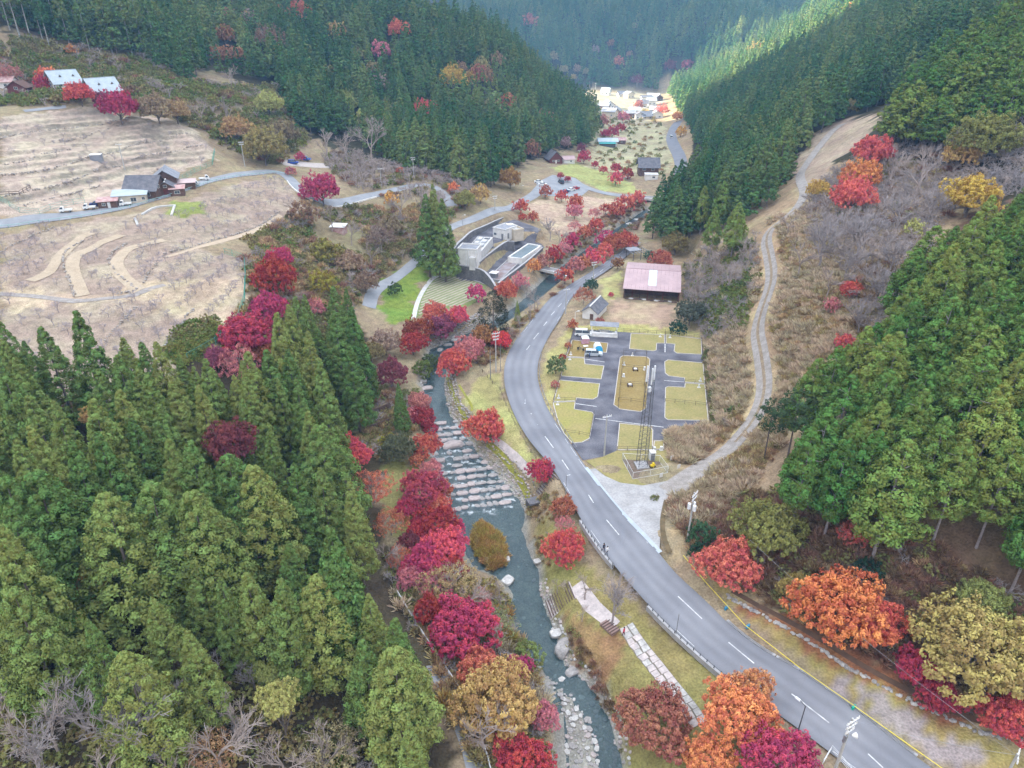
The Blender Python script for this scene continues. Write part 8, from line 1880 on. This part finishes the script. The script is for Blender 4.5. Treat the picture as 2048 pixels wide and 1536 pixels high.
for ti, (pl, lab) in enumerate(TW):
    w = resample(smooth_line(gl(pl)), max(6, int(sum(math.dist(a, b) for a, b in zip(gl(pl)[:-1], gl(pl)[1:])) / .8))); rn = random.Random(ti); b = MB(); oz = float(H(*w[0]))
    for i in range(len(w)):
        x, y = w[i]
        for lv in range(2):
            if rn.random() < .35: continue
            s = rn.uniform(.4, .8); b.rock((x - w[0][0] + rn.uniform(-.2, .2), y - w[0][1] + rn.uniform(-.15, .15) + lv * .15, float(H(x, y)) - oz + .08 + lv * .3), (s * 1.3, s * .9, s * .75), i * 3 + lv, rn.uniform(0, 3), rn.randrange(2))
    o = root('terrace_wall', (*w[0], oz), 0, lab, 'stone wall', 'stone walls of the orchard'); q = b.build('stones', [mat('lichen_stone', (.42,.38,.35), (.32,.29,.26), 1.4, .95), mat('brown_stone', (.30,.26,.23), (.38,.34,.30), 1.4, .95)], o); q['kind'] = 'stuff'
M_NET = mat('green_net', (.10,.42,.34), (.08,.34,.28), 1.5, .7)
fence('net_fence', 'green net fence round the lower corner of the orchard', gl([(376,722),(405,705),(432,690),(455,665),(478,640),(490,600),(492,560),(490,522),(465,512),(450,508)]), 1.7, 2.4, M_NET, (.05, .5, 1.0), .05, .03, .25, m_rail=M_NET, mesh=M_NET)
fence('net_fence', 'green net fence above the orchard road bend', gl([(350,368),(390,345),(425,330),(430,305)]), 1.6, 3, M_NET, (.05, .5, 1.0), .05, .03, .3, mesh=M_NET)
fence('net_fence', 'green net fence at the far left by the road', gl([(0,400),(40,425),(80,428),(170,405)]), 1.5, 3, M_NET, (.05, .5, 1.0), .05, .03, .35, mesh=M_NET)
l, r = around(gl(LOOP[1:10]), 5.2); fence('road_rail', 'pale teal guard rail along the orchard road', r, .9, 4.0, mat('teal_steel', (.30,.50,.50), (.26,.44,.44), 2, .6), (.9,), .06, .07, cat='guard rail')
l, r = around(gl(LOOP[10:16]), 5.0); wall_along('road_kerb', 'white kerb along the outside of the loop road bend', r, [float(H(*p)) + .5 for p in r], [float(H(*p)) - .3 for p in r], .3, M_WHITE, 'kerb')
fence('wood_shore', 'timber shoring below the far left orchard terrace', gl([(0,393),(40,391),(62,378)]), 1.2, 2.2, M_WOOD_DARK, (.5, 1.0), .09, .08, cat='shoring')
for pl, lab in (([(285,430),(310,415),(350,412)], 'pale concrete edging beside the green grass patch'), ([(350,412),(343,432)], 'short pale concrete edging at the grass patch corner'), ([(270,438),(276,452)], 'short pale concrete block in the orchard')):
    w = gl(pl); wall_along('garden_edging', lab, w, [float(H(*p)) + .45 for p in w], [float(H(*p)) - .3 for p in w], .6, M_PALE, 'edging')
strip('orchard_path', gl([(-20,585),(68,591),(150,605),(205,598),(273,591),(330,570)]), 2.0, M_GRAV, .07)
strip('orchard_path', gl([(328,515),(393,497),(454,480),(509,463),(560,430)]), 1.8, mat('tan_earth', (.52,.41,.30), (.45,.35,.25), 1, 1), .07)
strip('gravel_bay', gl([(560,325),(600,328),(650,332),(700,330)]), 7, mat('pale_gravel', (.50,.44,.41), (.42,.37,.34), 1, 1), .09)
# ploughed field: ridges of soil and stubble inside its pale path
drape('field', FIELD, mat('field_grass', (.16,.21,.065), (.22,.25,.10), .14, 1, scale2=2, amt2=.25), .06, 3)
fc = np.mean(FIELD, axis=0); fa = math.atan2(at_z(920,590,-.2)[1] - at_z(860,615,-.2)[1], at_z(920,590,-.2)[0] - at_z(860,615,-.2)[0])
inner = [(p[0] * .9 + fc[0] * .1, p[1] * .9 + fc[1] * .1) for p in FIELD]
fr_ = root('field_rows', (fc[0], fc[1], -.16), 0, 'parallel ridges of stubble in the ploughed field', 'crop rows')
for k in np.arange(-22, 22, 1.5):
    ca, sa = math.cos(fa), math.sin(fa); t = np.arange(-32, 32, .5); xs, ys = fc[0] + t * ca - k * sa, fc[1] + t * sa + k * ca
    i_ = np.nonzero(inside(xs, ys, inner))[0]
    if len(i_) < 6: continue
    a, e = (xs[i_[0]] - fc[0], ys[i_[0]] - fc[1], .03), (xs[i_[-1]] - fc[0], ys[i_[-1]] - fc[1], .03)
    b = MB(); A, B = Vector(a), Vector(e); nx = Vector((-sa, ca, 0)) * .42
    b.add([A - nx, A + nx, B + nx, B - nx, A + Vector((0, 0, .16)), B + Vector((0, 0, .16))], [(0, 3, 5, 4), (1, 4, 5, 2), (0, 4, 1), (3, 2, 5)]); b.build('ridge', mat('stubble', (.40,.35,.29), (.32,.29,.21), .6, 1), fr_)
strip('field_path', [at_z(u, v, -.1) for u, v in Zm(700, 440, 5.12, [(650,1010),(690,830),(780,670),(890,560),(1130,560)])], 1.3, M_PALE, .10, across=2, lower=False)

# ------------------------------------------------------------------ air
def haze():
    b = MB(); b.box((0, 800, 330), (3400, 2400, 760)); m, nt, out = new_mat('haze')
    v = nd(nt, 'VolumePrincipled'); v.inputs['Color'].default_value = (.27, .56, 1.0, 1); v.inputs['Density'].default_value = HAZE; v.inputs['Anisotropy'].default_value = 0.0
    nt.links.new(v.outputs[0], out.inputs['Volume']); o = b.build('haze', m); o['kind'] = 'stuff'
    o.display_type = 'WIRE'
HAZE = .00030
haze()
